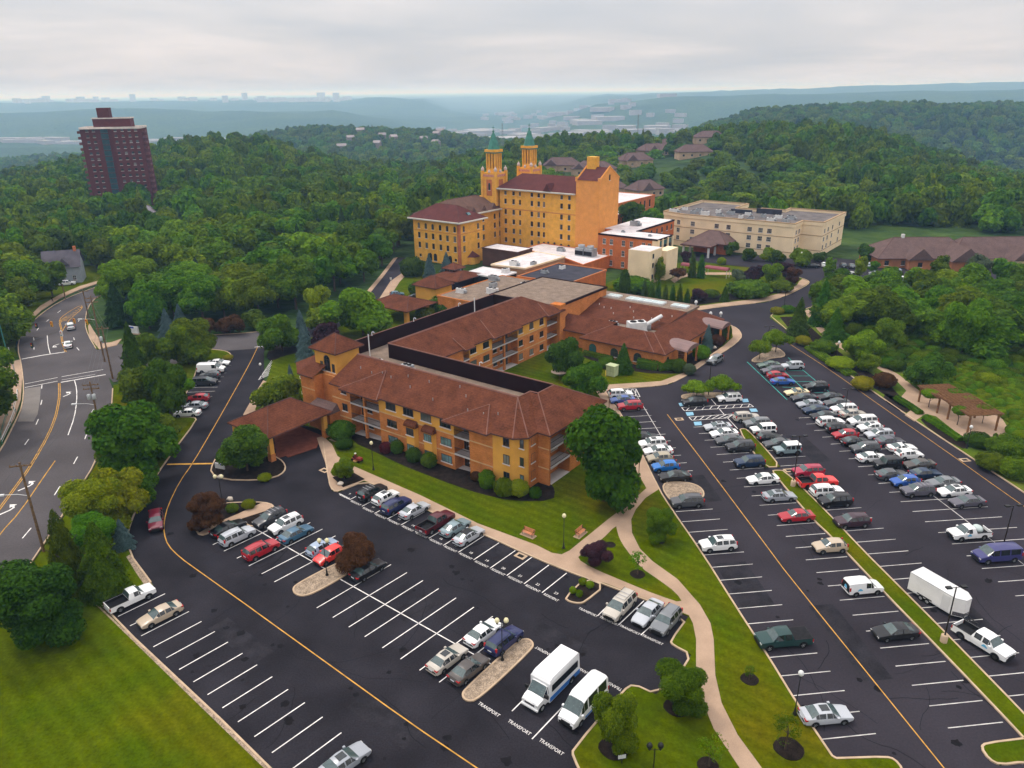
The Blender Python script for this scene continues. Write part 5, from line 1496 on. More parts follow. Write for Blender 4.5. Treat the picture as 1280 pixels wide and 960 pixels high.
# ============================================================ VEHICLES
def paint(name, c, rough=.28, metal=.0):
 return mat('paint_' + name, c, rough, .04, 2.0, spec=.4, coat=.3 if max(c) > .1 else .12, metal=metal)
PAINT = dict(white=((.80, .80, .79), 'white'), black=((.010, .010, .012), 'black'), silver=((.30, .32, .35), 'silver'), lsilver=((.43, .45, .48), 'pale silver'), grey=((.075, .078, .085), 'dark grey'),
        mgrey=((.16, .17, .18), 'mid grey'), charcoal=((.035, .036, .042), 'charcoal'), red=((.36, .012, .022), 'red'), bred=((.72, .03, .025), 'bright red'), maroon=((.075, .008, .014), 'maroon'),
        crimson=((.34, .015, .05), 'crimson'), navy=((.015, .022, .085), 'navy blue'), blue=((.02, .09, .36), 'blue'), sblue=((.045, .10, .32), 'dull blue'), bblue=((.01, .15, .48), 'vivid blue'), teal=((.045, .12, .19), 'steel blue'),
        ltblue=((.30, .37, .48), 'pale blue'), tealgrey=((.20, .27, .29), 'teal grey'), tan=((.36, .31, .22), 'tan'), beige=((.46, .42, .36), 'beige'), cream=((.66, .56, .34), 'cream yellow'), gold=((.46, .37, .27), 'champagne'),
        green=((.012, .045, .042), 'dark green'), sage=((.12, .17, .14), 'sage green'), plum=((.045, .022, .032), 'plum black'), purple=((.09, .085, .105), 'purple grey'), brown=((.07, .06, .055), 'brown grey'), vblue=((.035, .035, .14), 'indigo'), dblue=((.012, .03, .07), 'dark blue'), wred=((.16, .012, .03), 'wine red'))
PM = {k: paint(k, v[0]) for k, v in PAINT.items()}
M_TYRE = mat('tyre', (.012, .012, .012), .85, 0)
M_RIM = mat('rim', (.40, .41, .42), .35, 0, metal=.7)
M_RIMD = mat('dark_rim', (.05, .05, .05), .4, 0, metal=.5)
M_CTRIM = mat('car_trim', (.012, .012, .013), .6, 0)
M_CGLASS = mat('car_glass', (.012, .016, .018), .06, 0, spec=.8)
M_WSHIELD = mat('windscreen_glass', (.055, .085, .085), .08, .2, .4, spec=.8)
M_HEAD = mat('headlight_lens', (.62, .62, .60), .15, 0, spec=.7)
M_TAIL = mat('tail_light_lens', (.42, .012, .015), .2, 0, spec=.6)
M_PLATE = mat('number_plate', (.6, .62, .66), .5, 0)
M_CHROME = mat('chrome', (.55, .55, .56), .2, 0, metal=.9)
M_LINER = mat('bed_liner', (.02, .02, .022), .8, .2, .4)
M_BUSBL = mat('bus_blue_stripe', (.03, .16, .48), .4, .05)
M_LOGO = mat('blue_logo', (.12, .45, .68), .5, .1)
def wheel_mesh(r, w, rim):
 t, m_ = MB(), MB()
 n = 16
 for mb, prof in ((t, [(r * .62, -w / 2), (r * .93, -w / 2), (r, -w * .35), (r, w * .35), (r * .93, w / 2), (r * .62, w / 2)]), (m_, [(0, -w * .30), (r * .63, -w * .40), (r * .63, w * .40), (0, w * .30)])):
  vs, fs = [], []
  for (rr, y) in prof:
   for i in range(n):
    a = 2 * PI * i / n
    vs.append((rr * math.cos(a), y, rr * math.sin(a)))
  for k in range(len(prof) - 1):
   for i in range(n):
    j = (i + 1) % n
    fs.append((k * n + i, k * n + j, (k + 1) * n + j, (k + 1) * n + i))
  mb.add(vs, fs, 0, True)
 for i in range(5):
  a = 2 * PI * i / 5
  for s in (-1, 1):
   m_.tube((0, s * w * .36, 0), (r * .6 * math.cos(a), s * w * .42, r * .6 * math.sin(a)), r * .09, r * .06, 4, 0)
 return t.mesh('tyre', M_TYRE, sharp=40), m_.mesh('rim', rim, sharp=40)
WH = {}
def get_wheel(r, w=.23, dark=False):
 k = (r, w, dark)
 if k not in WH: WH[k] = wheel_mesh(r, w, M_RIMD if dark else M_RIM)
 return WH[k]
PROF = {
 'sedan': dict(st=[(2.42, .34, .52, .56, .66, .5), (2.34, .24, .66, .70, .80, .64), (1.95, .20, .76, .83, .88, .72), (1.05, .20, .89, .96, .91, .76), (.28, .20, .92, 1.40, .91, .60), (-.30, .2, .93, 1.45, .91, .62), (-.38, .2, .93, 1.45, .91, .62),
        (-1.02, .2, .94, 1.39, .90, .58), (-1.72, .2, .96, 1.05, .89, .72), (-2.25, .24, .94, 1.02, .84, .68), (-2.40, .34, .72, .78, .72, .55)], seg='BBBWSPSRBB', wb=(1.42, -1.38), r=.33, th=.915),
 'coupe': dict(st=[(2.35, .34, .50, .54, .66, .5), (2.26, .24, .62, .67, .80, .64), (1.85, .20, .74, .81, .88, .72), (.85, .20, .86, .93, .91, .76), (.10, .20, .88, 1.28, .91, .58), (-.45, .2, .89, 1.31, .91, .6),
        (-.62, .2, .89, 1.30, .90, .58), (-1.60, .2, .92, 1.0, .89, .70), (-2.15, .24, .90, .97, .84, .68), (-2.30, .34, .68, .74, .72, .55)], seg='BBBWSPRBB', wb=(1.38, -1.32), r=.33, th=.915),
 'hatch': dict(st=[(2.15, .36, .58, .62, .68, .5), (2.06, .26, .74, .79, .80, .64), (1.70, .22, .86, .93, .87, .72), (.95, .22, .97, 1.05, .90, .76), (.30, .22, .99, 1.50, .90, .61), (-.30, .22, 1.0, 1.56, .90, .63), (-.38, .22, 1.0, 1.56, .90, .63),
        (-1.05, .22, 1.02, 1.53, .89, .61), (-1.45, .22, 1.04, 1.47, .88, .59), (-1.98, .26, 1.04, 1.10, .83, .66), (-2.12, .36, .72, .80, .74, .56)], seg='BBBWSPSPRB', wb=(1.32, -1.28), r=.34, th=.905),
 'suv': dict(st=[(2.38, .38, .66, .70, .72, .55), (2.28, .28, .88, .93, .86, .70), (1.85, .26, .98, 1.05, .92, .76), (1.10, .26, 1.06, 1.13, .95, .80), (.48, .26, 1.08, 1.62, .95, .66), (-.25, .26, 1.09, 1.70, .95, .68), (-.33, .26, 1.09, 1.70, .95, .68),
     (-1.10, .26, 1.10, 1.69, .95, .67), (-1.20, .26, 1.10, 1.68, .95, .67), (-1.92, .26, 1.12, 1.62, .93, .64), (-2.22, .30, 1.12, 1.20, .88, .70), (-2.34, .40, .74, .82, .78, .6)], seg='BBBWSPSPSRB', wb=(1.42, -1.42), r=.37, th=.955),
 'boxy': dict(st=[(2.15, .48, .82, .86, .78, .6), (2.08, .42, 1.02, 1.06, .86, .78), (1.60, .42, 1.06, 1.12, .88, .80), (.80, .42, 1.10, 1.15, .90, .82), (.52, .42, 1.12, 1.78, .92, .74), (-.15, .42, 1.12, 1.84, .92, .76), (-.25, .42, 1.12, 1.84, .92, .76),
        (-.95, .42, 1.12, 1.84, .92, .76), (-1.05, .42, 1.12, 1.84, .92, .76), (-1.80, .42, 1.12, 1.82, .92, .75), (-2.0, .44, 1.12, 1.70, .90, .74), (-2.08, .48, .90, 1.1, .86, .7)], seg='BBBWSPSPSPB', wb=(1.38, -1.38), r=.42, th=.93),
 'minivan': dict(st=[(2.52, .34, .62, .66, .72, .55), (2.42, .24, .82, .87, .88, .70), (2.0, .22, .94, 1.02, .95, .78), (1.45, .22, 1.04, 1.13, .98, .84), (.55, .22, 1.06, 1.66, .98, .68), (-.15, .22, 1.07, 1.74, .98, .70), (-.25, .22, 1.07, 1.74, .98, .70),
      (-1.15, .22, 1.08, 1.74, .98, .70), (-1.25, .22, 1.08, 1.74, .98, .70), (-2.15, .22, 1.10, 1.68, .96, .68), (-2.42, .28, 1.10, 1.2, .90, .74), (-2.55, .38, .74, .82, .82, .62)], seg='BBBWSPSPSRB', wb=(1.52, -1.48), r=.35, th=.985),
 'crewcab': dict(st=[(2.92, .46, .78, .82, .80, .6), (2.84, .36, 1.04, 1.09, .93, .78), (2.4, .34, 1.12, 1.19, .98, .84), (1.55, .34, 1.17, 1.24, 1.0, .86), (.98, .34, 1.18, 1.82, 1.0, .70), (.35, .34, 1.18, 1.90, 1.0, .72), (.25, .34, 1.18, 1.90, 1.0, .72),
      (-.55, .34, 1.18, 1.88, 1.0, .71), (-.80, .34, 1.18, 1.24, 1.0, .8)], seg='BBBWSPSR', wb=(1.90, -1.82), r=.41, th=1.005, bed=(-.80, -2.90, 1.18)),
 'regcab': dict(st=[(2.65, .46, .72, .76, .78, .6), (2.56, .34, .98, 1.03, .90, .76), (2.1, .32, 1.06, 1.13, .95, .82), (1.30, .32, 1.12, 1.19, .97, .84), (.70, .32, 1.13, 1.74, .97, .68), (.15, .32, 1.13, 1.80, .97, .70), (-.28, .32, 1.13, 1.78, .97, .69), (-.50, .32, 1.13, 1.2, .97, .78)],
        seg='BBBWSPR', wb=(1.66, -1.60), r=.38, th=.975, bed=(-.50, -2.68, 1.10)),
 'cargo': dict(st=[(2.85, .40, .66, .70, .80, .6), (2.76, .30, .92, .98, .92, .78), (2.3, .30, 1.06, 1.16, .98, .86), (1.85, .30, 1.12, 1.26, 1.0, .90), (1.12, .30, 1.14, 2.02, 1.0, .80), (.35, .30, 1.16, 2.14, 1.0, .82), (.25, .30, 1.16, 2.14, 1.0, .82),
        (-2.55, .30, 1.16, 2.12, 1.0, .82), (-2.75, .34, 1.16, 2.02, .98, .80), (-2.80, .42, .80, 1.9, .95, .78)], seg='BBBWSPBBB', wb=(1.75, -1.75), r=.38, th=1.005),
 'passenger': dict(st=[(2.85, .40, .66, .70, .80, .6), (2.76, .30, .92, .98, .92, .78), (2.3, .30, 1.06, 1.16, .98, .86), (1.85, .30, 1.12, 1.26, 1.0, .90), (1.12, .30, 1.14, 1.92, 1.0, .80), (.35, .30, 1.16, 2.04, 1.0, .82), (.25, .30, 1.16, 2.04, 1.0, .82), (-1.0, .30, 1.16, 2.04, 1.0, .82), (-1.1, .30, 1.16, 2.04, 1.0, .82),
        (-2.45, .30, 1.16, 2.02, 1.0, .82), (-2.75, .34, 1.16, 1.9, .98, .80), (-2.80, .42, .80, 1.8, .95, .78)], seg='BBBWSPSPSBB', wb=(1.75, -1.75), r=.38, th=1.005),
 'smallvan': dict(st=[(2.20, .36, .62, .66, .72, .55), (2.10, .26, .82, .88, .84, .68), (1.75, .24, .94, 1.02, .88, .74), (1.20, .24, 1.0, 1.10, .90, .80), (.50, .24, 1.02, 1.72, .90, .72), (-.15, .24, 1.04, 1.84, .90, .74), (-.25, .24, 1.04, 1.84, .90, .74),
        (-1.95, .24, 1.04, 1.82, .90, .74), (-2.14, .28, 1.04, 1.74, .88, .72), (-2.2, .38, .8, 1.6, .85, .7)], seg='BBBWSPBBB', wb=(1.35, -1.32), r=.33, th=.905),
 'transit': dict(st=[(3.0, .40, .70, .75, .80, .6), (2.9, .30, 1.0, 1.06, .92, .78), (2.5, .30, 1.14, 1.26, .98, .88), (2.15, .30, 1.20, 1.40, 1.02, .92), (1.25, .30, 1.25, 2.35, 1.02, .84), (.7, .30, 1.28, 2.62, 1.02, .86), (.6, .30, 1.28, 2.64, 1.02, .86), (-1.0, .3, 1.28, 2.66, 1.02, .86), (-1.1, .3, 1.28, 2.66, 1.02, .86),
      (-2.6, .30, 1.28, 2.64, 1.02, .86), (-2.9, .34, 1.28, 2.5, 1.0, .84), (-2.98, .42, .9, 2.4, .97, .82)], seg='BBBWSPSPSBB', wb=(1.90, -1.85), r=.37, th=1.025, sidetop=2.0),
}
def car_parts(kind, roofcol=None):
 """meshes of one body style: body, windscreen, rear window, side windows, lamps"""
 d = PROF[kind]
 st, seg = d['st'], d['seg']
 stt = d.get('sidetop')
 def ring(s):
  x, zb, zl, zt, hw, rw = s
  h = zt - zl
  zs = zt - h * .14 if h > .2 else zl + h * .5
  ys = rw + (hw * .97 - rw) * .14 if h > .2 else rw + (hw * .97 - rw) * .5
  half = [(0, zb), (hw * .86, zb), (hw * .975, zb + .10), (hw, zb + (zl - zb) * .55), (hw * .975, zl), (ys, zs), (rw * .72, zt - .012), (0, zt)]
  return [Vector((x, y, z)) for y, z in half] + [Vector((x, -y, z)) for y, z in reversed(half[1:-1])]
 rings = [ring(s) for s in st]
 nr = len(rings[0])
 body, ws, rw_, sw = MB(), MB(), MB(), [MB(), MB()]
 body.v = [p for r in rings for p in r]
 def addq(mb, q, mi=0, out=0.0, shrink=0.0):
  P = [p.copy() for p in q]
  c = sum(P, Vector()) / 4
  nrm = -(P[1] - P[0]).cross(P[3] - P[0]).normalized()
  P = [c + (p - c) * (1 - shrink) + nrm * out for p in P]
  mb.add(P, [(3, 2, 1, 0)], mi)
 for k in range(len(rings) - 1):
  sg = seg[k]
  for i in range(nr):
   j = (i + 1) % nr
   q = (k * nr + i, k * nr + j, (k + 1) * nr + j, (k + 1) * nr + i)
   Q4 = [body.v[a] for a in q]
   mi = 1 if i in (0, nr - 1) or (i in (1, nr - 2)) else 0
   body.f.append(q[::-1]); body.m.append(mi); body.sm.append(True)
   side = i in (4, nr - 5)
   top = i in (5, 6, nr - 7, nr - 6)
   if sg == 'W' and top: addq(ws, Q4, 0, .006)
   elif sg == 'R' and top: addq(rw_, Q4, 0, .006)
   elif sg == 'S' and side: addq(sw[0 if i == 4 else 1], Q4, 0, .006, .07)
   elif sg == 'W' and side:
    P = Q4
    addq(sw[0 if i == 4 else 1], [P[0].lerp(P[3], .35), P[1].lerp(P[2], .6), P[2], P[3]], 0, .006, .05)
   elif sg == 'R' and side and not d.get('bed'):
    P = Q4
    addq(sw[0 if i == 4 else 1], [P[0], P[1], P[2].lerp(P[1], .55), P[3].lerp(P[0], .5)], 0, .006, .06)
 body.f.append(tuple(reversed(range(nr)))); body.m.append(1); body.sm.append(False)
 body.f.append(tuple(range((len(rings) - 1) * nr, len(rings) * nr))); body.m.append(1 if not d.get('bed') else 0); body.sm.append(False)
 r = d['r']
 th = d['th']
 for x in d['wb']:
  for s in (-1, 1):
   n = 14
   R_ = r * 1.20
   y0 = s * (th * .93); y1 = s * (th + .006)
   pts = [(x + R_ * math.cos(PI * i / n), r + R_ * math.sin(PI * i / n) * .98) for i in range(n + 1)] + [(x - R_, r * .6), (x + R_, r * .6)]
   body.add([(a, y1, b) for a, b in pts], [tuple(range(len(pts))) if s < 0 else tuple(reversed(range(len(pts))))], 1)
 x0 = st[0][0]
 zb0 = st[1][2]
 hw0 = st[1][4]
 xb = st[-1][0] if not d.get('bed') else d['bed'][1]
 body.box(x0 - .06, x0 + .015, -hw0 * .55, hw0 * .55, zb0 * .58, zb0 * .88, 1)
 body.box(x0 - .30, x0 - .02, -hw0 * .92, hw0 * .92, st[0][1] + .02, st[0][1] + .18, 0)
 cow = st[3]
 for s in (-1, 1):
  xm = cow[0] - .35
  body.box(xm - .1, xm + .12, s * (cow[4] * .98), s * (cow[4] * .98 + .2), cow[2] + .03, cow[2] + .19, 0)
 if kind in ('suv', 'minivan'):
  for s in (-1, 1):
   body.tube((st[5][0] + .3, s * st[5][5] * .92, st[5][3] + .05), (st[-3][0], s * st[-3][5] * .92, st[-3][3] + .05), .025, .025, 4, 1)
 if d.get('bed'):
  a, b, zt = d['bed']
  hw = th
  body.box(b, a, -hw, -hw + .1, .42, zt, 0); body.box(b, a, hw - .1, hw, .42, zt, 0)
  body.box(b, b + .09, -hw + .1, hw - .1, .55, zt, 0)
  body.box(b + .09, a, -hw + .1, hw - .1, .55, .72, 2)
  body.box(a - .02, a + .02, -hw + .1, hw - .1, .6, zt - .02, 2)
  for s in (-1, 1): body.box(b + .09, a, s * (hw - .10), s * (hw - .11), .72, zt - .04, 2); body.box(b + .02, a, s * (hw - .12), s * (hw + .01), zt, zt + .04, 1)
  body.box(b - .12, b, -hw * .95, hw * .95, .46, .62, 3)
  for x in d['wb'][1:]:
   pass
 else:
  body.box(xb - .02, xb + .25, -hw0 * .9, hw0 * .9, st[-1][1] + .02, st[-1][1] + .18, 0)
 body.box(xb - .035, xb - .018, -.26, .26, (st[-1][1] + .33), (st[-1][1] + .47), 4)
 m = {}
 m['body'] = body.mesh('body', [PM['white'], M_CTRIM, M_LINER, M_CHROME, M_PLATE], sharp=32)
 m['windscreen'] = ws.mesh('windscreen', M_WSHIELD)
 if rw_.f: m['rear_window'] = rw_.mesh('rear_window', M_WSHIELD)
 for i in (0, 1):
  if sw[i].f: m['side_windows%d' % i] = sw[i].mesh('side_window', M_CGLASS)
 for i, s in ((0, -1), (1, 1)):
  h = MB()
  a, b = st[0], st[1]
  h.box(b[0] - .22, b[0] + .045, s * hw0 * .62, s * hw0 * .985, b[2] - .17, b[2] - .01)
  m['headlight%d' % i] = h.mesh('headlight', M_HEAD)
  t = MB()
  if d.get('bed'): t.box(xb - .02, xb + .1, s * (th - .16), s * (th + .006), .72, zt_(d) - .06)
  elif kind in ('suv', 'boxy', 'minivan', 'hatch', 'cargo', 'passenger', 'smallvan', 'transit'):
   e = st[-2]
   zz = min(e[2], 1.15)
   t.box(e[0] - .05, e[0] + .12, s * e[4] * .80, s * (e[4] * 1.005), zz - .22, zz + .22)
  else:
   e = st[-2]
   t.box(e[0] - .12, e[0] + .16, s * e[4] * .55, s * e[4] * 1.005, e[2] - .18, e[2] - .02)
  m['tail_light%d' % i] = t.mesh('tail_light', M_TAIL)
 return m, d
def zt_(d): return d['bed'][2]
CARM = {}
KINDNAME = dict(sedan='sedan', coupe='coupe', hatch='hatchback', suv='SUV', boxy='off-roader', minivan='minivan', crewcab='pickup', regcab='pickup', cargo='cargo van', passenger='passenger van', smallvan='small van', transit='high roof van')
OBJN = dict(sedan='parked_sedan', coupe='parked_coupe', hatch='parked_hatchback', suv='parked_suv', boxy='parked_offroader', minivan='parked_minivan', crewcab='pickup_truck', regcab='pickup_truck', cargo='cargo_van', passenger='passenger_van', smallvan='small_van', transit='shuttle_van')
CATN = dict(sedan='car', coupe='car', hatch='car', suv='car', boxy='car', minivan='minivan', crewcab='pickup', regcab='pickup', cargo='van', passenger='van', smallvan='van', transit='van')
ALLCARS = []
def car(kind, col, P, ang, label, group, extra='', name=None, far=False, scale=1.0):
 if kind not in CARM: CARM[kind] = car_parts(kind)
 m, d = CARM[kind]
 t = thing(name or OBJN[kind], label, CATN[kind], P, group, rad(ang))
 if scale != 1: t.scale = (scale, scale, scale)
 for k, me in m.items():
  if far and k[:4] in ('head', 'tail'): continue
  nm = me.name.split('.')[0]
  o = inst(nm, me, t)
  if k == 'body':
   o.material_slots[0].link = 'OBJECT'
   o.material_slots[0].material = PM[col]
  if k == 'body' and kind == 'boxy' and 'softtop' in extra: pass
 tm, rm = get_wheel(d['r'], .23, 'darkrim' in extra)
 for x in d['wb']:
  for s in (-1, 1):
   w_ = inst('wheel', tm, t, (x, s * (d['th'] - .10), d['r']))
   inst('rim', rm, w_)
 if 'sunroof' in extra:
  e = d['st'][5]; b = MB(); b.box(e[0] - .35, e[0] + .45, -.38, .38, e[3] - .02, e[3] + .012); o = b.build('sunroof', M_CGLASS, t, world=False)
 if 'blackroof' in extra:
  e = d['st'][5]; b = MB(); b.box(e[0] - .75, e[0] + .55, -.52, .52, e[3] - .06, e[3] + .012); o = b.build('roof_panel', M_CTRIM, t, world=False)
 if 'rack' in extra:
  e = d['st'][5]; b = MB()
  for dx in (-.9, -.3, .3): b.box(e[0] + dx - .03, e[0] + dx + .03, -.62, .62, e[3] + .05, e[3] + .09)
  b.build('roof_rack', M_CHROME, t, world=False)
 if 'whitetop' in extra:
  b = MB(); b.box(-1.95, .45, -.80, .80, 1.80, 1.90); b.build('hard_top', PM['white'], t, world=False)
 if 'spare' in extra or kind == 'boxy':
  b = MB(); b.tube((-2.08, 0, 1.0), (-2.3, 0, 1.0), .37, .37, 14); b.build('spare_wheel', M_TYRE, t, world=False)
 if 'bedcover' in extra:
  a, b_, zt = d['bed']; b = MB(); b.box(b_ + .05, a - .02, -d['th'] + .06, d['th'] - .06, zt, zt + .05); b.build('bed_cover', M_LINER, t, world=False)
 if 'tank' in extra:
  b = MB(); b.blob((-1.15, 0, 1.25), .62, .72, .50, 14, 8); b.build('tank', mat('tank_plastic', (.50, .58, .56), .5, .1, 1), t, world=False)
 if 'logo' in extra:
  b = MB()
  x = -.9 if kind == 'smallvan' else .55 if kind != 'crewcab' else .7
  for s in (-1, 1):
   n = 12
   for (xx, zz, rr) in ((x, .88, .20), (x + .22, .80, .12), (x - .2, .78, .10)):
    pts = [(xx + rr * math.cos(2 * PI * i / n), s * (d['th'] + .004), zz + .06 + rr * .8 * math.sin(2 * PI * i / n)) for i in range(n)]
    b.add(pts, [tuple(range(n)) if s < 0 else tuple(reversed(range(n)))])
  if kind == 'smallvan':
   pts = [(-2.213, .45 * math.cos(2 * PI * i / 12) * .6, 1.0 + .28 * math.sin(2 * PI * i / 12)) for i in range(12)]; b.add(pts, [tuple(range(12))])
  b.build('door_logo', M_LOGO, t, world=False)
 if 'sidestep' in extra:
  b = MB(); b.box(.2, 1.2, -1.25, -.95, .28, .34); b.build('side_step', M_CTRIM, t, world=False)
 if 'open' in extra:
  b = MB(); b.box(-.75, .15, -.60, .60, 1.30, 1.325); b.build('folded_top', mat('tan_canvas', (.5, .40, .25), .8, .1), t, world=False)
 ALLCARS.append(t)
 return t
def at(px, py, z=.7):
 p = G(px, py, z)
 return Vector((p.x, p.y, 0.0))
WST, EST = 186.3, 6.3
ROWS = []
ROWS.append(('along the walkway past the residence', 'cars parked along the residence walkway', [
 (775.6, 491.5, 'suv', 'white', EST, '', 'white SUV at the hatched end of the short walkway row'), (778, 499, 'sedan', 'sblue', WST, '', 'dull blue sedan between a white and a red SUV'),
 (787.5, 506.5, 'suv', 'red', WST, '', 'red SUV beside empty bays on the walkway row'), (806, 545.5, 'sedan', 'black', EST, '', 'black sedan backed against the walkway beyond the empty bays'),
 (815.5, 553.5, 'suv', 'white', WST, 'sunroof', 'white SUV with a sunroof between a black and a white sedan'), (822.5, 562.5, 'sedan', 'white', WST, '', 'white sedan squeezed between a white SUV and a tan estate'),
 (825, 571.5, 'hatch', 'tan', WST, '', 'tan hatchback between the white sedan and the vivid blue car'), (832, 582, 'hatch', 'bblue', WST, '', 'vivid blue hatchback on the walkway row'),
 (843.5, 594.5, 'sedan', 'black', WST, '', 'black sedan beside the rounded gravel island'), (859, 625.5, 'suv', 'grey', WST, '', 'dark grey SUV on the lawn side of the rounded gravel island'),
 (897.5, 679, 'suv', 'white', WST, 'sunroof', 'white SUV standing alone beside the curved path lawn'), (979, 796, 'crewcab', 'green', WST, 'bedcover', 'dark green pickup with a covered bed'),
 (1032, 892, 'sedan', 'lsilver', EST, 'sunroof', 'pale silver sedan with a sunroof beside the lone globe lamp')]))
ROWS.append(('on the near side of the grass strip', 'cars parked on the near side of the grass strip', [
 (868.5, 501.5, 'suv', 'black', WST, '', 'black SUV in the accessible bay by two small trees'), (897, 532.5, 'sedan', 'lsilver', WST, 'sunroof', 'pale silver sedan heading the row at the grass strip tip'), (905, 541, 'sedan', 'white', WST, '', 'white sedan between the pale silver and the dark sedans'),
 (912, 549.5, 'sedan', 'grey', WST, '', 'dark grey sedan next to a boxy dark SUV'), (925.5, 557, 'suv', 'charcoal', WST, '', 'charcoal SUV near the tip of the grass strip'), (937, 576.5, 'suv', 'dblue', WST, '', 'dark blue SUV with an empty bay on each side'),
 (953.5, 598, 'sedan', 'white', WST, 'darkrim', 'white sedan at the gap in the grass strip'), (974, 619, 'sedan', 'silver', EST, 'sunroof', 'silver sedan with a sunroof backed out from the grass strip'), (995.5, 644, 'sedan', 'red', WST, '', 'red sedan against the grass strip'),
 (1037.5, 681.5, 'hatch', 'gold', WST, '', 'champagne hatchback against the grass strip'), (1079, 731.5, 'smallvan', 'white', EST, 'logo', 'small white van with blue round logos'), (1119.5, 788.5, 'sedan', 'black', WST, '', 'black sedan near the base of a double lamp')]))
ROWS.append(('on the far side of the grass strip', 'cars parked on the far side of the grass strip', [
 (911.5, 496.5, 'suv', 'white', WST, '', 'white SUV in the accessible bay beside a small tree'), (933, 520.5, 'suv', 'beige', EST, '', 'beige SUV beside the blue accessible squares'), (946.5, 528, 'suv', 'mgrey', WST, '', 'mid grey SUV between the beige SUV and the white off-roader'),
 (954, 536, 'boxy', 'white', WST, '', 'white boxy off-roader with black windows'), (962, 546, 'hatch', 'black', EST, '', 'black hatchback behind the white off-roader'), (972.5, 553.5, 'sedan', 'grey', WST, '', 'dark grey sedan beside the white topped off-roader'),
 (984, 561, 'boxy', 'tealgrey', WST, 'whitetop darkrim', 'teal grey off-roader with a white hard top'), (1010, 588, 'suv', 'crimson', WST, '', 'crimson SUV beside the bright red pickup'), (1021.5, 600.5, 'crewcab', 'bred', EST, 'darkrim', 'bright red pickup with an open bed'),
 (1033.5, 612.5, 'suv', 'white', EST, '', 'white SUV between the bright red pickup and a black SUV'), (1044, 624.5, 'suv', 'black', WST, '', 'black SUV beside empty bays at the grass strip'), (1065, 650, 'suv', 'plum', WST, '', 'plum black SUV standing alone at the grass strip')]))
ROWS.append(('in the near column of the double row', 'cars in the near column of the double row', [
 (961, 455.5, 'sedan', 'sage', WST, '', 'sage green sedan by the tan traffic island'), (966, 462.5, 'suv', 'purple', WST, '', 'purple grey SUV between the sage and the red cars'), (972, 468.5, 'hatch', 'red', EST, '', 'small red hatchback in the teal lined bays'),
 (978, 476, 'sedan', 'blue', EST, '', 'blue sedan in the teal lined bays'), (996, 490, 'coupe', 'cream', WST, 'open', 'cream yellow open coupe'), (1005, 496.5, 'sedan', 'charcoal', WST, '', 'charcoal sedan next to the cream open coupe'),
 (1012, 504.5, 'sedan', 'silver', WST, '', 'silver sedan between two dark sedans'), (1020, 511.5, 'sedan', 'dblue', WST, '', 'dark blue sedan beside the silver sedan'), (1030.5, 519, 'sedan', 'black', WST, '', 'black sedan tucked before a white SUV'),
 (1038, 526.5, 'suv', 'white', EST, '', 'white SUV between a black sedan and a black SUV'), (1049.5, 534.5, 'suv', 'black', EST, '', 'black SUV between the white SUV and the small red car'), (1056.5, 542.5, 'hatch', 'red', WST, '', 'red hatchback between the black SUV and a black sedan'),
 (1069, 551, 'sedan', 'black', EST, '', 'black sedan beyond the red hatchback'), (1081.5, 559, 'suv', 'grey', WST, '', 'large dark grey SUV with bright window trim'), (1090, 571, 'sedan', 'white', EST, '', 'white sedan between two big dark vehicles'),
 (1109, 578, 'boxy', 'black', WST, 'darkrim', 'black off-roader between a white and a grey sedan'), (1114.5, 592, 'sedan', 'grey', EST, '', 'dark grey sedan beside the bright blue hatchback'), (1132, 600.5, 'hatch', 'blue', WST, '', 'bright blue hatchback near the end of the packed row'),
 (1147.5, 612, 'suv', 'purple', WST, 'rack', 'purple grey SUV with a roof rack closing the packed row')]))
ROWS.append(('in the far column of the double row', 'cars in the far column of the double row', [
 (990.5, 456.5, 'suv', 'lsilver', WST, '', 'pale silver SUV heading the far column'), (1020, 482.5, 'suv', 'black', WST, 'rack', 'black SUV with a roof rack in the teal bays'), (1037.5, 495.5, 'sedan', 'black', WST, '', 'black sedan just past the teal lined bays'),
 (1046, 502.5, 'sedan', 'grey', WST, '', 'dark grey sedan before the first white SUV'), (1055, 510.5, 'suv', 'white', WST, '', 'white SUV beside the double headed lamp post'), (1066, 516.5, 'sedan', 'beige', EST, '', 'beige sedan between two white SUVs'),
 (1078, 525, 'minivan', 'white', WST, '', 'long white minivan in the packed double row'), (1088, 533.5, 'hatch', 'white', WST, 'sunroof', 'white hatchback between the minivan and a silver SUV'), (1099, 542.5, 'suv', 'lsilver', WST, 'sunroof', 'pale silver SUV between the white hatchback and a purple sedan'),
 (1112, 550.5, 'sedan', 'purple', EST, '', 'purple grey sedan backed in beside a white coupe'), (1127, 559, 'coupe', 'white', EST, '', 'white coupe with a long bonnet'), (1136.5, 567, 'hatch', 'white', EST, '', 'white hatchback between the white coupe and a brown sedan'),
 (1149, 579.5, 'sedan', 'brown', WST, '', 'brown grey sedan beyond the white hatchback'), (1156.5, 591, 'sedan', 'dblue', EST, '', 'dark blue sedan beside the brown grey one'), (1179, 602, 'sedan', 'mgrey', WST, '', 'mid grey sedan before the last white sedan'),
 (1192.5, 613, 'sedan', 'white', WST, 'sunroof darkrim', 'white sedan with a sunroof near the end of the far column'), (1209, 626, 'sedan', 'purple', WST, '', 'purple grey sedan closing the far column'), (1211, 664.5, 'regcab', 'white', WST, 'tank logo', 'white pickup carrying a pale tank in its bed'),
 (1246, 691, 'passenger', 'vblue', WST, '', 'indigo passenger van near the tall lamp post')]))
NE, SW = 49.5, 229.5
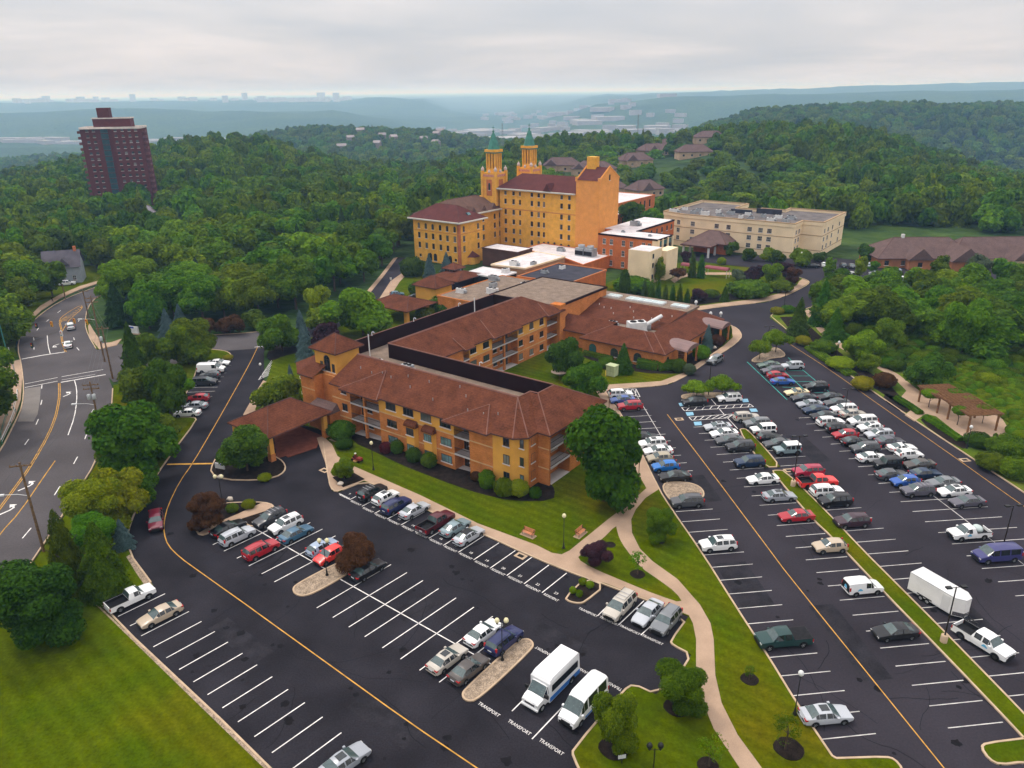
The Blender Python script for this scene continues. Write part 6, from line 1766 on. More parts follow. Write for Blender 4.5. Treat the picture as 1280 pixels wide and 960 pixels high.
ROWS.append(('in the resident bays', 'cars in the resident bays', [
 (465, 614, 'suv', 'black', NE, 'rack', 'black SUV with a roof rack beside the young tree planter'), (482, 620.5, 'hatch', 'white', NE, 'sunroof', 'white hatchback with a sunroof in the resident bays'), (495, 630.5, 'suv', 'navy', NE, '', 'navy blue SUV in the resident bays'),
 (518, 636.5, 'sedan', 'lsilver', NE, '', 'pale silver sedan beside an empty resident bay'), (545, 651, 'crewcab', 'maroon', NE, '', 'maroon pickup with an open black bed'), (569, 658, 'sedan', 'tealgrey', NE, '', 'teal grey sedan beside the maroon pickup'),
 (586, 668.5, 'sedan', 'lsilver', NE, 'blackroof', 'pale silver sedan with a black roof')]))
ROWS.append(('in the front double row', 'cars in the front double row', [
 (285, 659, 'sedan', 'black', NE, '', 'black sedan beside the tan walk of the planted island'), (296, 668.5, 'suv', 'lsilver', NE, '', 'pale silver SUV beside the black sedan'), (326, 685.5, 'suv', 'red', NE, '', 'red SUV nose to nose with a steel blue sedan'),
 (337.5, 646.5, 'suv', 'charcoal', SW, 'rack', 'charcoal SUV beside the end of the planted island'), (357, 654, 'suv', 'white', SW, 'sunroof', 'white SUV between the charcoal SUV and the steel blue sedan'), (369.5, 666, 'sedan', 'teal', NE, '', 'steel blue sedan facing away beside the white SUV'),
 (402.5, 683, 'hatch', 'ltblue', NE, '', 'pale blue hatchback beside the small bright red car'), (412, 692.5, 'hatch', 'bred', SW, '', 'small bright red car half under the russet tree'), (460, 711, 'sedan', 'black', NE, '', 'black sedan against the tan gravel island'),
 (604, 789.5, 'sedan', 'white', NE, '', 'white sedan beside the twin globe lamp'), (630, 799, 'suv', 'navy', NE, '', 'navy blue SUV beside the tan gravel island'), (559, 822, 'sedan', 'beige', NE, 'sunroof', 'beige sedan with a sunroof facing the white sedan'),
 (586, 834.5, 'sedan', 'brown', NE, '', 'brown grey sedan against the tan gravel island')]))
ROWS.append(('in the transport bays', 'cars in the transport bays', [
 (775, 755.5, 'minivan', 'beige', SW + 2, 'rack', 'beige minivan nosing out of a transport bay'), (810, 764.5, 'sedan', 'lsilver', SW + 2, '', 'pale silver sedan in the middle transport bay'), (833, 774, 'suv', 'mgrey', SW + 2, '', 'mid grey SUV in the end transport bay'),
 (729.5, 874, 'transit', 'white', 232, 'sidestep', 'white high roof shuttle van with a blue sill stripe')]))
ROWS.append(('beside the big front lawn', 'vehicles in the bays by the big lawn', [
 (163, 745.5, 'regcab', 'white', 47, '', 'white pickup with an open bed at the corner of the big lawn'), (200, 767, 'sedan', 'gold', 227, '', 'champagne sedan next to the white pickup by the big lawn'), (430, 951, 'sedan', 'silver', 47, 'sunroof', 'silver sedan cut off by the bottom edge of the photo')]))
ROWS.append(('off the entrance drive', 'vehicles in the bays off the entrance drive', [
 (273, 453, 'sedan', 'white', 3, '', 'white sedan mostly hidden behind the white cargo van'), (264, 459.5, 'cargo', 'white', 3, '', 'white cargo van under the trees'), (262, 468.5, 'hatch', 'grey', 183, '', 'dark grey hatchback between the white van and a dark minivan'),
 (255.5, 476, 'minivan', 'charcoal', 3, '', 'charcoal minivan beside two empty bays'), (247, 497, 'hatch', 'red', 183, '', 'red hatchback backing onto the entrance drive bays'), (243, 506.5, 'sedan', 'silver', 183, '', 'silver sedan half under the tree beside a red hatchback'),
 (234, 515.5, 'sedan', 'white', 183, '', 'white sedan last of the entrance drive bays')]))
ROWS.append(('by the hotel', 'cars parked by the hotel', [
 (1015, 332, 'sedan', 'black', 165, '', 'black sedan on the drive in front of the hotel'), (1030.5, 330.5, 'hatch', 'white', 70, '', 'white hatchback behind the small tree at the hotel corner'), (1054, 331.5, 'suv', 'black', 75, '', 'black SUV at the hotel corner'), (1064.5, 332, 'sedan', 'grey', 75, '', 'dark grey sedan beside the black SUV at the hotel corner'),
 (1060, 340.5, 'coupe', 'white', 5, '', 'white coupe at the entrance of the hotel car park'), (1086, 331, 'suv', 'lsilver', 70, '', 'pale silver SUV at the back of the hotel car park'), (1096, 341.5, 'sedan', 'silver', 5, '', 'silver sedan in the middle of the hotel car park'),
 (1123, 338.5, 'sedan', 'ltblue', 70, '', 'pale blue sedan before the wide brick house'), (1182, 340, 'sedan', 'wred', 5, '', 'wine red sedan before the wide brick house'), (1233, 331, 'suv', 'white', 40, '', 'white SUV at the far end of the hotel car park'), (1228, 338, 'suv', 'black', 40, '', 'black SUV at the far end of the hotel car park'),
 (1127, 348, 'hatch', 'white', 100, '', 'white hatchback glimpsed between tree crowns'), (1156, 354, 'sedan', 'silver', 100, '', 'silver sedan glimpsed between tree crowns'), (1169, 354, 'hatch', 'white', 100, '', 'small white car glimpsed over the wood edge'),
 (1054, 351, 'sedan', 'lsilver', 5, '', 'pale silver sedan behind the box shaped sign'), (1189, 352, 'suv', 'mgrey', 100, '', 'mid grey SUV glimpsed over the wood edge')]))
ROWS.append(('moving', None, [
 (894, 449, 'suv', 'mgrey', 228, '', 'mid grey SUV driving past the low building'), (194.5, 650, 'suv', 'wred', 294, '', 'wine red SUV driving along the entrance drive'), (88, 407, 'suv', 'white', 121, '', 'white SUV driving up the main road at the hatched median'), (84.5, 430, 'sedan', 'white', 119, '', 'white sedan driving up the main road past the stop line'),
 (84, 353.5, 'suv', 'white', 20, '', 'white SUV parked by the gabled house'), (496, 367, 'hatch', 'teal', 10, '', 'steel blue car stopped by the drop off canopy'), (521, 370, 'sedan', 'black', 10, '', 'black sedan stopped beyond the drop off canopy')]))
for rn, grp, ent in ROWS:
 for (px, py, kd, co, an, ex, lb) in ent:
  nm = OBJN[kd] if grp else {'suv': 'moving_suv', 'sedan': 'moving_sedan', 'hatch': 'moving_hatchback'}[kd]
  d = PROF[kd]
  zc = max(s[3] for s in d['st']) * .48
  car(kd, co, at(px, py, zc), an + R.uniform(-1.2, 1.2), lb, grp, ex, name=nm, far=(py < 360))
a, b = G(1205, 786, .8).xy, G(1254, 816, .8).xy
an = math.degrees(math.atan2((b - a).y, (b - a).x))
car('crewcab', 'white', at(1229.5, 799, .9), an, 'white crew cab pickup with a blue door logo beside the box trailer', None, 'logo darkrim', name='pickup_truck')
tr_ = thing('box_trailer', 'long white enclosed box trailer parked across the bays', 'trailer', at(1174, 743, 1.3), None, rad(an))
m_ = MB(); pts = [(-3.1, -1.1), (2.4, -1.1), (3.3, -.45), (3.3, .45), (2.4, 1.1), (-3.1, 1.1)]
m_.prism(pts, .55, 2.75)
m_.build('box', [mat('trailer_white', (.78, .76, .73), .45, .05, 1)], tr_, world=False)
m_ = MB()
m_.prism([(x * 1.003, y * 1.006) for x, y in pts], .5, .68); m_.prism([(x * 1.003, y * 1.006) for x, y in pts], 2.68, 2.79)
m_.build('trim', [M_WMET], tr_, world=False)
m_ = MB(); m_.box(1.0, 1.9, -1.125, -1.1, .75, 2.5); m_.build('side_door', [mat('trailer_door', (.66, .65, .63), .5, .05, 1)], tr_, world=False)
m_ = MB(); m_.tube((3.2, -.45, .55), (4.6, 0, .5), .06, .06, 5); m_.tube((3.2, .45, .55), (4.6, 0, .5), .06, .06, 5); m_.box(4.5, 4.75, -.08, .08, .45, .6); m_.build('tow_hitch', [M_CTRIM], tr_, world=False)
m_ = MB()
for x in (2.45, 2.9): pass
m_.prism([(2.42, -1.115), (3.32, -.46), (3.32, .46), (2.42, 1.115)], .56, 1.05); m_.build('stone_guard', [M_CHROME], tr_, world=False)
for x in (-.55, -1.35):
 for s in (-1, 1):
  tm, rm = get_wheel(.34); o = inst('wheel', tm, tr_, (x, s * 1.05, .34)); inst('rim', rm, o)
m_ = MB()
for s in (-1, 1): m_.box(-1.85, -.05, s * 1.1, s * 1.2, .70, .78)
m_.build('mudguard', [M_CTRIM], tr_, world=False)
mbz = thing('minibus', 'white minibus with a blue lower stripe and a dark side window band', 'minibus', at(687, 851, 1.3), None, rad(231))
m_ = MB()
prof_ = [(1.55, .35), (1.55, 2.55), (1.35, 2.85), (.9, 2.98), (-3.4, 2.98), (-3.6, 2.8), (-3.65, .4)]
n = len(prof_)
for s in (-1, 1):
 pass
hw = 1.16
L_ = [(x, -hw if z < 2.6 else -hw * .9, z) for x, z in prof_]; R2 = [(x, hw if z < 2.6 else hw * .9, z) for x, z in prof_]
m_.add(L_ + R2, [tuple(range(n)), tuple(reversed(range(n, 2 * n)))] + [(i + 1, i, n + i, n + i + 1) for i in range(n - 1)] + [(0, n - 1, 2 * n - 1, n)], 0)
m_.build('body', [PM['white']], mbz, world=False)
c = MB()
cs = [(3.25, .45, .85, .9, .85, .65), (3.15, .35, 1.12, 1.18, .95, .8), (2.75, .35, 1.25, 1.34, 1.0, .86), (2.35, .35, 1.3, 1.44, 1.02, .9), (1.65, .35, 1.35, 2.25, 1.04, .86), (1.2, .35, 1.35, 2.5, 1.05, .86)]
rg = []
for (x, zb, zl, zt, h, rw) in cs:
 half = [(0, zb), (h * .9, zb), (h, (zb + zl) / 2), (h * .98, zl), (rw, zt - .06), (rw * .7, zt), (0, zt)]
 rg.append([Vector((x, y, z)) for y, z in half] + [Vector((x, -y, z)) for y, z in reversed(half[1:-1])])
nr = len(rg[0]); c.v = [p for r_ in rg for p in r_]
wsb, swb = MB(), MB()
for k in range(len(rg) - 1):
 for i in range(nr):
  j = (i + 1) % nr
  q = (k * nr + i, k * nr + j, (k + 1) * nr + j, (k + 1) * nr + i)
  c.f.append(q[::-1]); c.m.append(0); c.sm.append(True)
  if k == 3 and i in (4, 5, 6, 7):
   P = [c.v[a] for a in q]; nn_ = -(P[1] - P[0]).cross(P[3] - P[0]).normalized() * .01
   wsb.add([p + nn_ for p in P], [(3, 2, 1, 0)])
  if k in (3, 4) and i in (3, 8):
   P = [c.v[a] for a in q]; cc = sum(P, Vector()) / 4; nn_ = -(P[1] - P[0]).cross(P[3] - P[0]).normalized() * .01
   swb.add([cc + (p - cc) * .82 + nn_ for p in P], [(3, 2, 1, 0)])
c.f.append(tuple(range(nr))); c.m.append(0); c.sm.append(False)
c.build('cab', [PM['white']], mbz, world=False, sharp=35)
wsb.build('windscreen', M_WSHIELD, mbz, world=False); swb.build('cab_window', M_CGLASS, mbz, world=False)
m_ = MB()
for s in (-1, 1): m_.box(-3.2, 1.2, s * hw, s * (hw + .012), 1.45, 2.25)
m_.build('side_window', M_CGLASS, mbz, world=False)
m_ = MB()
for s in (-1, 1): m_.box(-3.62, 1.5, s * (hw + .003), s * (hw + .014), .42, .95)
m_.build('blue_stripe', M_BUSBL, mbz, world=False)
m_ = MB(); m_.box(3.2, 3.28, -.6, .6, .78, 1.05); m_.box(3.18, 3.36, -1.0, 1.0, .45, .62, 1); m_.build('grille', [M_CHROME, PM['white']], mbz, world=False)
for s in (-1, 1):
 m_ = MB(); m_.box(3.1, 3.25, s * .68, s * .95, .85, 1.08); m_.build('headlight', M_HEAD, mbz, world=False)
 m_ = MB(); m_.box(2.05, 2.2, s * 1.02, s * 1.4, 1.35, 1.75); m_.build('wing_mirror', M_CTRIM, mbz, world=False)
 m_ = MB(); m_.box(-3.68, -3.62, s * .85, s * 1.1, .9, 1.4); m_.build('tail_light', M_TAIL, mbz, world=False)
 for x in (2.55, -2.2):
  tm, rm = get_wheel(.40, .3); o = inst('wheel', tm, mbz, (x, s * (hw - .15 + (.03 if x < 0 else -.09)), .40)); inst('rim', rm, o)
m_ = MB()
for s in (-1, 1):
 for x in (-2.2,):
  pts = [(x + .52 * math.cos(PI * i / 12), s * (hw + .016), .40 + .52 * math.sin(PI * i / 12)) for i in range(13)]; m_.add(pts, [tuple(range(13)) if s < 0 else tuple(reversed(range(13)))])
m_.build('wheel_arch', M_CTRIM, mbz, world=False)
for t in ALLCARS:
 if t.name.startswith('shuttle_van'):
  m_ = MB()
  for s in (-1, 1): m_.box(-2.7, 1.2, s * 1.023, s * 1.032, .5, .72)
  m_.build('blue_stripe', M_BUSBL, t, world=False)
# ============================================================ VEGETATION
def leaf_material(name, c1, c2, hue=.03, val=.3):
 m = bpy.data.materials.new(name)
 m.use_nodes = True
 nt = m.node_tree
 n, l = nt.nodes, nt.links
 p = n['Principled BSDF']
 p.inputs['Roughness'].default_value = .6
 p.inputs['Specular IOR Level'].default_value = .04
 geo = n.new('ShaderNodeNewGeometry')
 oi = n.new('ShaderNodeObjectInfo')
 no = n.new('ShaderNodeTexNoise'); no.inputs['Scale'].default_value = .42; no.inputs['Detail'].default_value = 3
 l.new(geo.outputs['Position'], no.inputs['Vector'])
 ad = n.new('ShaderNodeMath'); ad.operation = 'ADD'
 sc_ = n.new('ShaderNodeMath'); sc_.operation = 'MULTIPLY'; sc_.inputs[1].default_value = .5
 l.new(geo.outputs['Random Per Island'], sc_.inputs[0])
 l.new(no.outputs['Fac'], ad.inputs[0]); l.new(sc_.outputs[0], ad.inputs[1])
 r = n.new('ShaderNodeMapRange')
 for i, v in enumerate((.40, 1.10, 0, 1)): r.inputs[i + 1].default_value = v
 l.new(ad.outputs[0], r.inputs[0])
 mx = n.new('ShaderNodeMix'); mx.data_type = 'RGBA'
 mx.inputs[6].default_value = (*c1, 1); mx.inputs[7].default_value = (*c2, 1)
 l.new(r.outputs[0], mx.inputs[0])
 hs = n.new('ShaderNodeHueSaturation')
 a = n.new('ShaderNodeMapRange'); a.inputs[3].default_value, a.inputs[4].default_value = .5 - hue, .5 + hue
 l.new(oi.outputs['Random'], a.inputs[0]); l.new(a.outputs[0], hs.inputs['Hue'])
 wn = n.new('ShaderNodeTexWhiteNoise'); wn.noise_dimensions = '1D'; l.new(oi.outputs['Random'], wn.inputs['W'])
 b = n.new('ShaderNodeMapRange'); b.inputs[3].default_value, b.inputs[4].default_value = 1 - val, 1 + val
 l.new(wn.outputs['Value'], b.inputs[0]); l.new(b.outputs[0], hs.inputs['Value'])
 l.new(mx.outputs[2], hs.inputs['Color'])
 l.new(hs.outputs[0], p.inputs['Base Color'])
 tr = n.new('ShaderNodeBsdfTranslucent'); l.new(hs.outputs[0], tr.inputs['Color'])
 ms = n.new('ShaderNodeMixShader'); ms.inputs[0].default_value = .28
 l.new(p.outputs[0], ms.inputs[1]); l.new(tr.outputs[0], ms.inputs[2])
 l.new(ms.outputs[0], n['Material Output'].inputs['Surface'])
 return m
LM = dict(mid=leaf_material('leaf_mid_green', (.030, .078, .003), (.115, .195, .005)), dark=leaf_material('leaf_dark_green', (.018, .055, .004), (.075, .150, .008)),
        bright=leaf_material('leaf_bright_green', (.060, .130, .003), (.165, .265, .006)), yellow=leaf_material('leaf_yellow_green', (.080, .120, .002), (.210, .240, .006)),
        blue=leaf_material('leaf_blue_green', (.050, .095, .095), (.120, .185, .185), .01, .1), purple=leaf_material('leaf_purple', (.020, .010, .014), (.070, .028, .038), .01, .15),
        russet=leaf_material('leaf_russet', (.040, .018, .008), (.12, .052, .020), .01, .15), gold=leaf_material('leaf_gold', (.13, .14, .005), (.30, .28, .010), .01, .1),
        forest=leaf_material('leaf_forest', (.028, .076, .003), (.135, .220, .005), .028, .40), pine=leaf_material('needle_green', (.016, .042, .012), (.05, .10, .028), .02, .25),
        grey=leaf_material('leaf_grey_green', (.06, .09, .045), (.13, .165, .085), .01, .1), red=leaf_material('leaf_red', (.05, .008, .010), (.14, .025, .03), .01, .1))
M_BARK = mat('bark', (.075, .055, .042), .95, .3, .4)
M_BARKP = mat('pale_bark', (.24, .21, .18), .95, .3, .4)
def leafquad(mb, p, nrm, s, rr):
 t = Vector((rr.uniform(-1, 1), rr.uniform(-1, 1), rr.uniform(-1, 1)))
 nn = (nrm * .8 + t * .6)
 nn.z += .36
 if nn.length < .05: nn = nrm
 nn.normalize()
 a = nn.orthogonal().normalized()
 a = Matrix.Rotation(rr.uniform(0, 2 * PI), 3, nn) @ a
 b = nn.cross(a)
 s1, s2 = s * rr.uniform(.7, 1.15), s * rr.uniform(.6, .95)
 o = len(mb.v)
 mb.v += [p - a * s1, p - b * s2 + nn * s * .12, p + a * s1, p + b * s2 + nn * s * .12]
 mb.f.append((o, o + 1, o + 2, o + 3)); mb.m.append(0); mb.sm.append(False)
def sphere_pt(rr):
 z = rr.uniform(-1, 1); a = rr.uniform(0, 2 * PI); q = math.sqrt(1 - z * z)
 return Vector((q * math.cos(a), q * math.sin(a), z))
def crown_broad(seed, nl, ls, aspect=1.5, lobes=16, core=True, gap=.0, flat=0):
 """radius about 1, height = aspect, base at z=0"""
 rr = random.Random(seed)
 mb = MB()
 L = []
 h2 = aspect / 2
 for i in range(lobes):
  d = sphere_pt(rr)
  if d.z < -.8: d.z *= -.5
  k = rr.uniform(.42, .84) if i > 2 else rr.uniform(0, .2)
  wob = 1 + .16 * math.sin(3 * math.atan2(d.y, d.x) + seed)
  c = Vector((d.x * k * wob, d.y * k * wob, h2 + d.z * k * h2 * (.55 if flat else 1.02)))
  L.append((c, rr.uniform(.23, .45) * (1.35 if i < 3 else 1), rr.uniform(.75, .95)))
 if core:
  for c, r, q in L:
   mb.blob(c, r * .80, r * .80, r * .72, 7, 5, .25, seed + r)
 tot = sum(r * r for _, r, _ in L)
 for c, r, q in L:
  for _ in range(int(nl * r * r / tot)):
   d = sphere_pt(rr)
   if d.z < -.35 and rr.random() < .6: d.z = -d.z
   p = c + Vector((d.x * r, d.y * r, d.z * r * q)) * rr.uniform(.82, 1.12)
   inside = False
   for c2, r2, q2 in L:
    if c2 is not c and (p - c2).length < r2 * .72: inside = True; break
   if inside and rr.random() < .85: continue
   if gap and noise.noise(p * 2.2 + Vector((seed, 0, 0))) > .35 - gap: continue
   leafquad(mb, p, d, ls, rr)
 return mb
def crown_cone(seed, nl, ls, aspect=2.6, power=.85, layers=9, core=True, wob=.16):
 rr = random.Random(seed)
 mb = MB()
 if core:
  mb.lathe([(0.02, .04), (.70, .12 * aspect), (.42, .5 * aspect), (.02, .96 * aspect)], (0, 0, 0), 9)
 for _ in range(nl):
  t = 1 - math.sqrt(rr.random())
  a = rr.uniform(0, 2 * PI)
  lay = (t * layers) % 1
  R_ = (1 - t) ** power * (1 + wob * math.sin(5 * a + seed + 3 * math.floor(t * layers))) * (1.0 - .28 * lay)
  R_ = R_ * rr.uniform(.72, 1.04) + .02
  z = t * aspect + .02 + (1 - R_) * .05
  d = Vector((math.cos(a), math.sin(a), .45)).normalized()
  leafquad(mb, Vector((math.cos(a) * R_, math.sin(a) * R_, z - .08 * R_)), d, ls, rr)
 return mb
def crown_ball(seed, nl, ls, aspect=1.5, core=True):
 rr = random.Random(seed)
 mb = MB()
 if core: mb.blob((0, 0, aspect / 2), .86, .86, aspect / 2 * .88, 10, 8, .2, seed)
 for _ in range(nl):
  d = sphere_pt(rr)
  k = 1 + .22 * noise.noise(d * 2.6 + Vector((seed, seed, 1)))
  p = Vector((d.x * k, d.y * k, aspect / 2 + d.z * aspect / 2 * k)) * 1.0
  p += sphere_pt(rr) * .06
  leafquad(mb, p, d, ls, rr)
 return mb
CR = {}
def crown(kind, q=0, detail='near'):
 """shared crown mesh; returns mesh, aspect"""
 k = (kind, q, detail)
 if k in CR: return CR[k]
 nl, ls = dict(hero=(17000, .037), near=(7500, .060), mid=(2700, .10), far=(1500, .115))[detail]
 core = True
 a = 1.5
 if kind == 'broad': a = (1.25, 1.55, 1.95, 2.5, 1.4, 1.75)[q]; mb = crown_broad(31 + q * 7, int(nl * a / 1.5), ls, a, int((15 if detail in ('hero', 'near') else 10) * a / 1.5))
 elif kind == 'tall': a = 2.5; mb = crown_broad(77 + q * 5, nl, ls * .85, a, 22)
 elif kind == 'flat': a = .75; mb = crown_broad(90 + q, nl // 2, ls, a, 16, True, .0, 1)
 elif kind == 'sparse': a = 1.7; mb = crown_broad(120 + q, nl // 7, ls * 1.1, a, 12, False, .25)
 elif kind == 'bush': a = (1.2, 1.35, 1.05)[q % 3]; mb = crown_ball(140 + q, int(nl * .6), ls * 1.05, a)
 elif kind == 'cone': a = (2.5, 2.2, 2.9)[q % 3]; mb = crown_cone(160 + q, nl, ls, a)
 elif kind == 'pyram': a = 2.2; mb = crown_cone(180 + q, nl, ls * 1.05, a, .62, 6, True, .2)
 elif kind == 'column': a = 4.2; mb = crown_cone(200 + q, nl, ls * .9, a, .42, 5, True, .08)
 elif kind == 'mop': a = .9; mb = crown_ball(220 + q, nl // 3, ls * 1.5, a)
 CR[k] = (mb.mesh('crown', LM['mid']), a)
 return CR[k]
def trunk_mesh(seed, limbs=4):
 """height 1, radius about .03 at the foot"""
 rr = random.Random(seed)
 mb = MB()
 pts = [Vector((0, 0, -.03)), Vector((rr.uniform(-.01, .01), rr.uniform(-.01, .01), .3)), Vector((rr.uniform(-.03, .03), rr.uniform(-.03, .03), .62)), Vector((rr.uniform(-.05, .05), rr.uniform(-.05, .05), .9))]
 rad_ = (.032, .025, .017, .006)
 for i in range(3): mb.tube(pts[i], pts[i + 1], rad_[i], rad_[i + 1], 7, 0, False)
 for i in range(limbs):
  a = 2 * PI * i / limbs + rr.uniform(-.4, .4)
  b = pts[1].lerp(pts[2], rr.uniform(.1, .9))
  e = b + Vector((math.cos(a) * .2, math.sin(a) * .2, rr.uniform(.15, .28)))
  mb.tube(b, e, .013, .004, 5, 0, False)
 return mb.mesh('trunk', M_BARK)
TRK = [trunk_mesh(s) for s in range(4)]
NAMES = dict(broad='broadleaf_tree', tall='broadleaf_tree', flat='spreading_tree', sparse='young_tree', bush='shrub', cone='conifer_tree', pyram='pyramidal_tree', column='columnar_evergreen', mop='mop_headed_tree')
NTREE = 0
def tree(P, r, h, kind, col, label, group=None, detail='near', clear=.16, name=None, cat=None, pale=False):
 """P foot, r crown radius, h total height"""
 global NTREE
 NTREE += 1
 zb = h * clear
 q = min(range(6), key=lambda i: abs((1.25, 1.55, 1.95, 2.5, 1.4, 1.75)[i] - (h - zb) / r) + .12 * ((NTREE * 7 + i * 5) % 3)) if kind == 'broad' else NTREE % 3 if kind in ('bush', 'cone') else NTREE % 2
 me, a = crown(kind, q, detail)
 nm = name or NAMES[kind]
 t = thing(nm, label, cat or ('shrub' if kind == 'bush' else 'tree'), P, group)
 zb = 0 if kind == 'bush' else h * clear
 c = inst('crown' if kind != 'bush' else 'foliage', me, t, (0, 0, zb), (0, 0, R.uniform(0, 6.28)), (r, r, (h - zb) / a))
 c.material_slots[0].link = 'OBJECT'
 c.material_slots[0].material = LM[col]
 k = inst('trunk' if kind != 'bush' else 'stem', TRK[NTREE % 4], t, (0, 0, 0), (0, 0, R.uniform(0, 6.28)), (h * .8, h * .8, h * .85))
 if pale:
  k.material_slots[0].link = 'OBJECT'; k.material_slots[0].material = M_BARKP
 return t
TPOS = []
def tpx(bx, by, x0, x1, yt, kind, col, label, group=None, detail=None, clear=-.12, **kw):
 if kind == 'flat': clear = .45
 if kind == 'sparse': clear = .3
 """foot seen at bx,by ; crown spans x0..x1, top at yt in the photo"""
 P = G(bx, by)
 d = P.y * cP + HCAM * sP
 r = (x1 - x0) / 2 * d / FPX * 1.06
 u, dy, dz = ray((x0 + x1) / 2, yt + (by - yt) * .45)
 P.x = u / dy * P.y
 u, dy, dz = ray((x0 + x1) / 2, yt)
 h = max(.8, HCAM + dz / dy * (P.y + (.35 if kind in ('broad', 'flat', 'bush', 'mop') else .05) * r))
 if detail is None: detail = 'hero' if d < 105 and r > 1.6 and kind != 'bush' else 'near' if d < 190 else 'mid'
 TPOS.append((P.x, P.y, r))
 P = Vector((P.x, P.y, .1))
 if kind == 'cone': clear = max(clear, .0)
 return tree(P, r, h, kind, col, label, group, detail, clear, **kw)
GL = 'trees between the main road and the entrance drive'
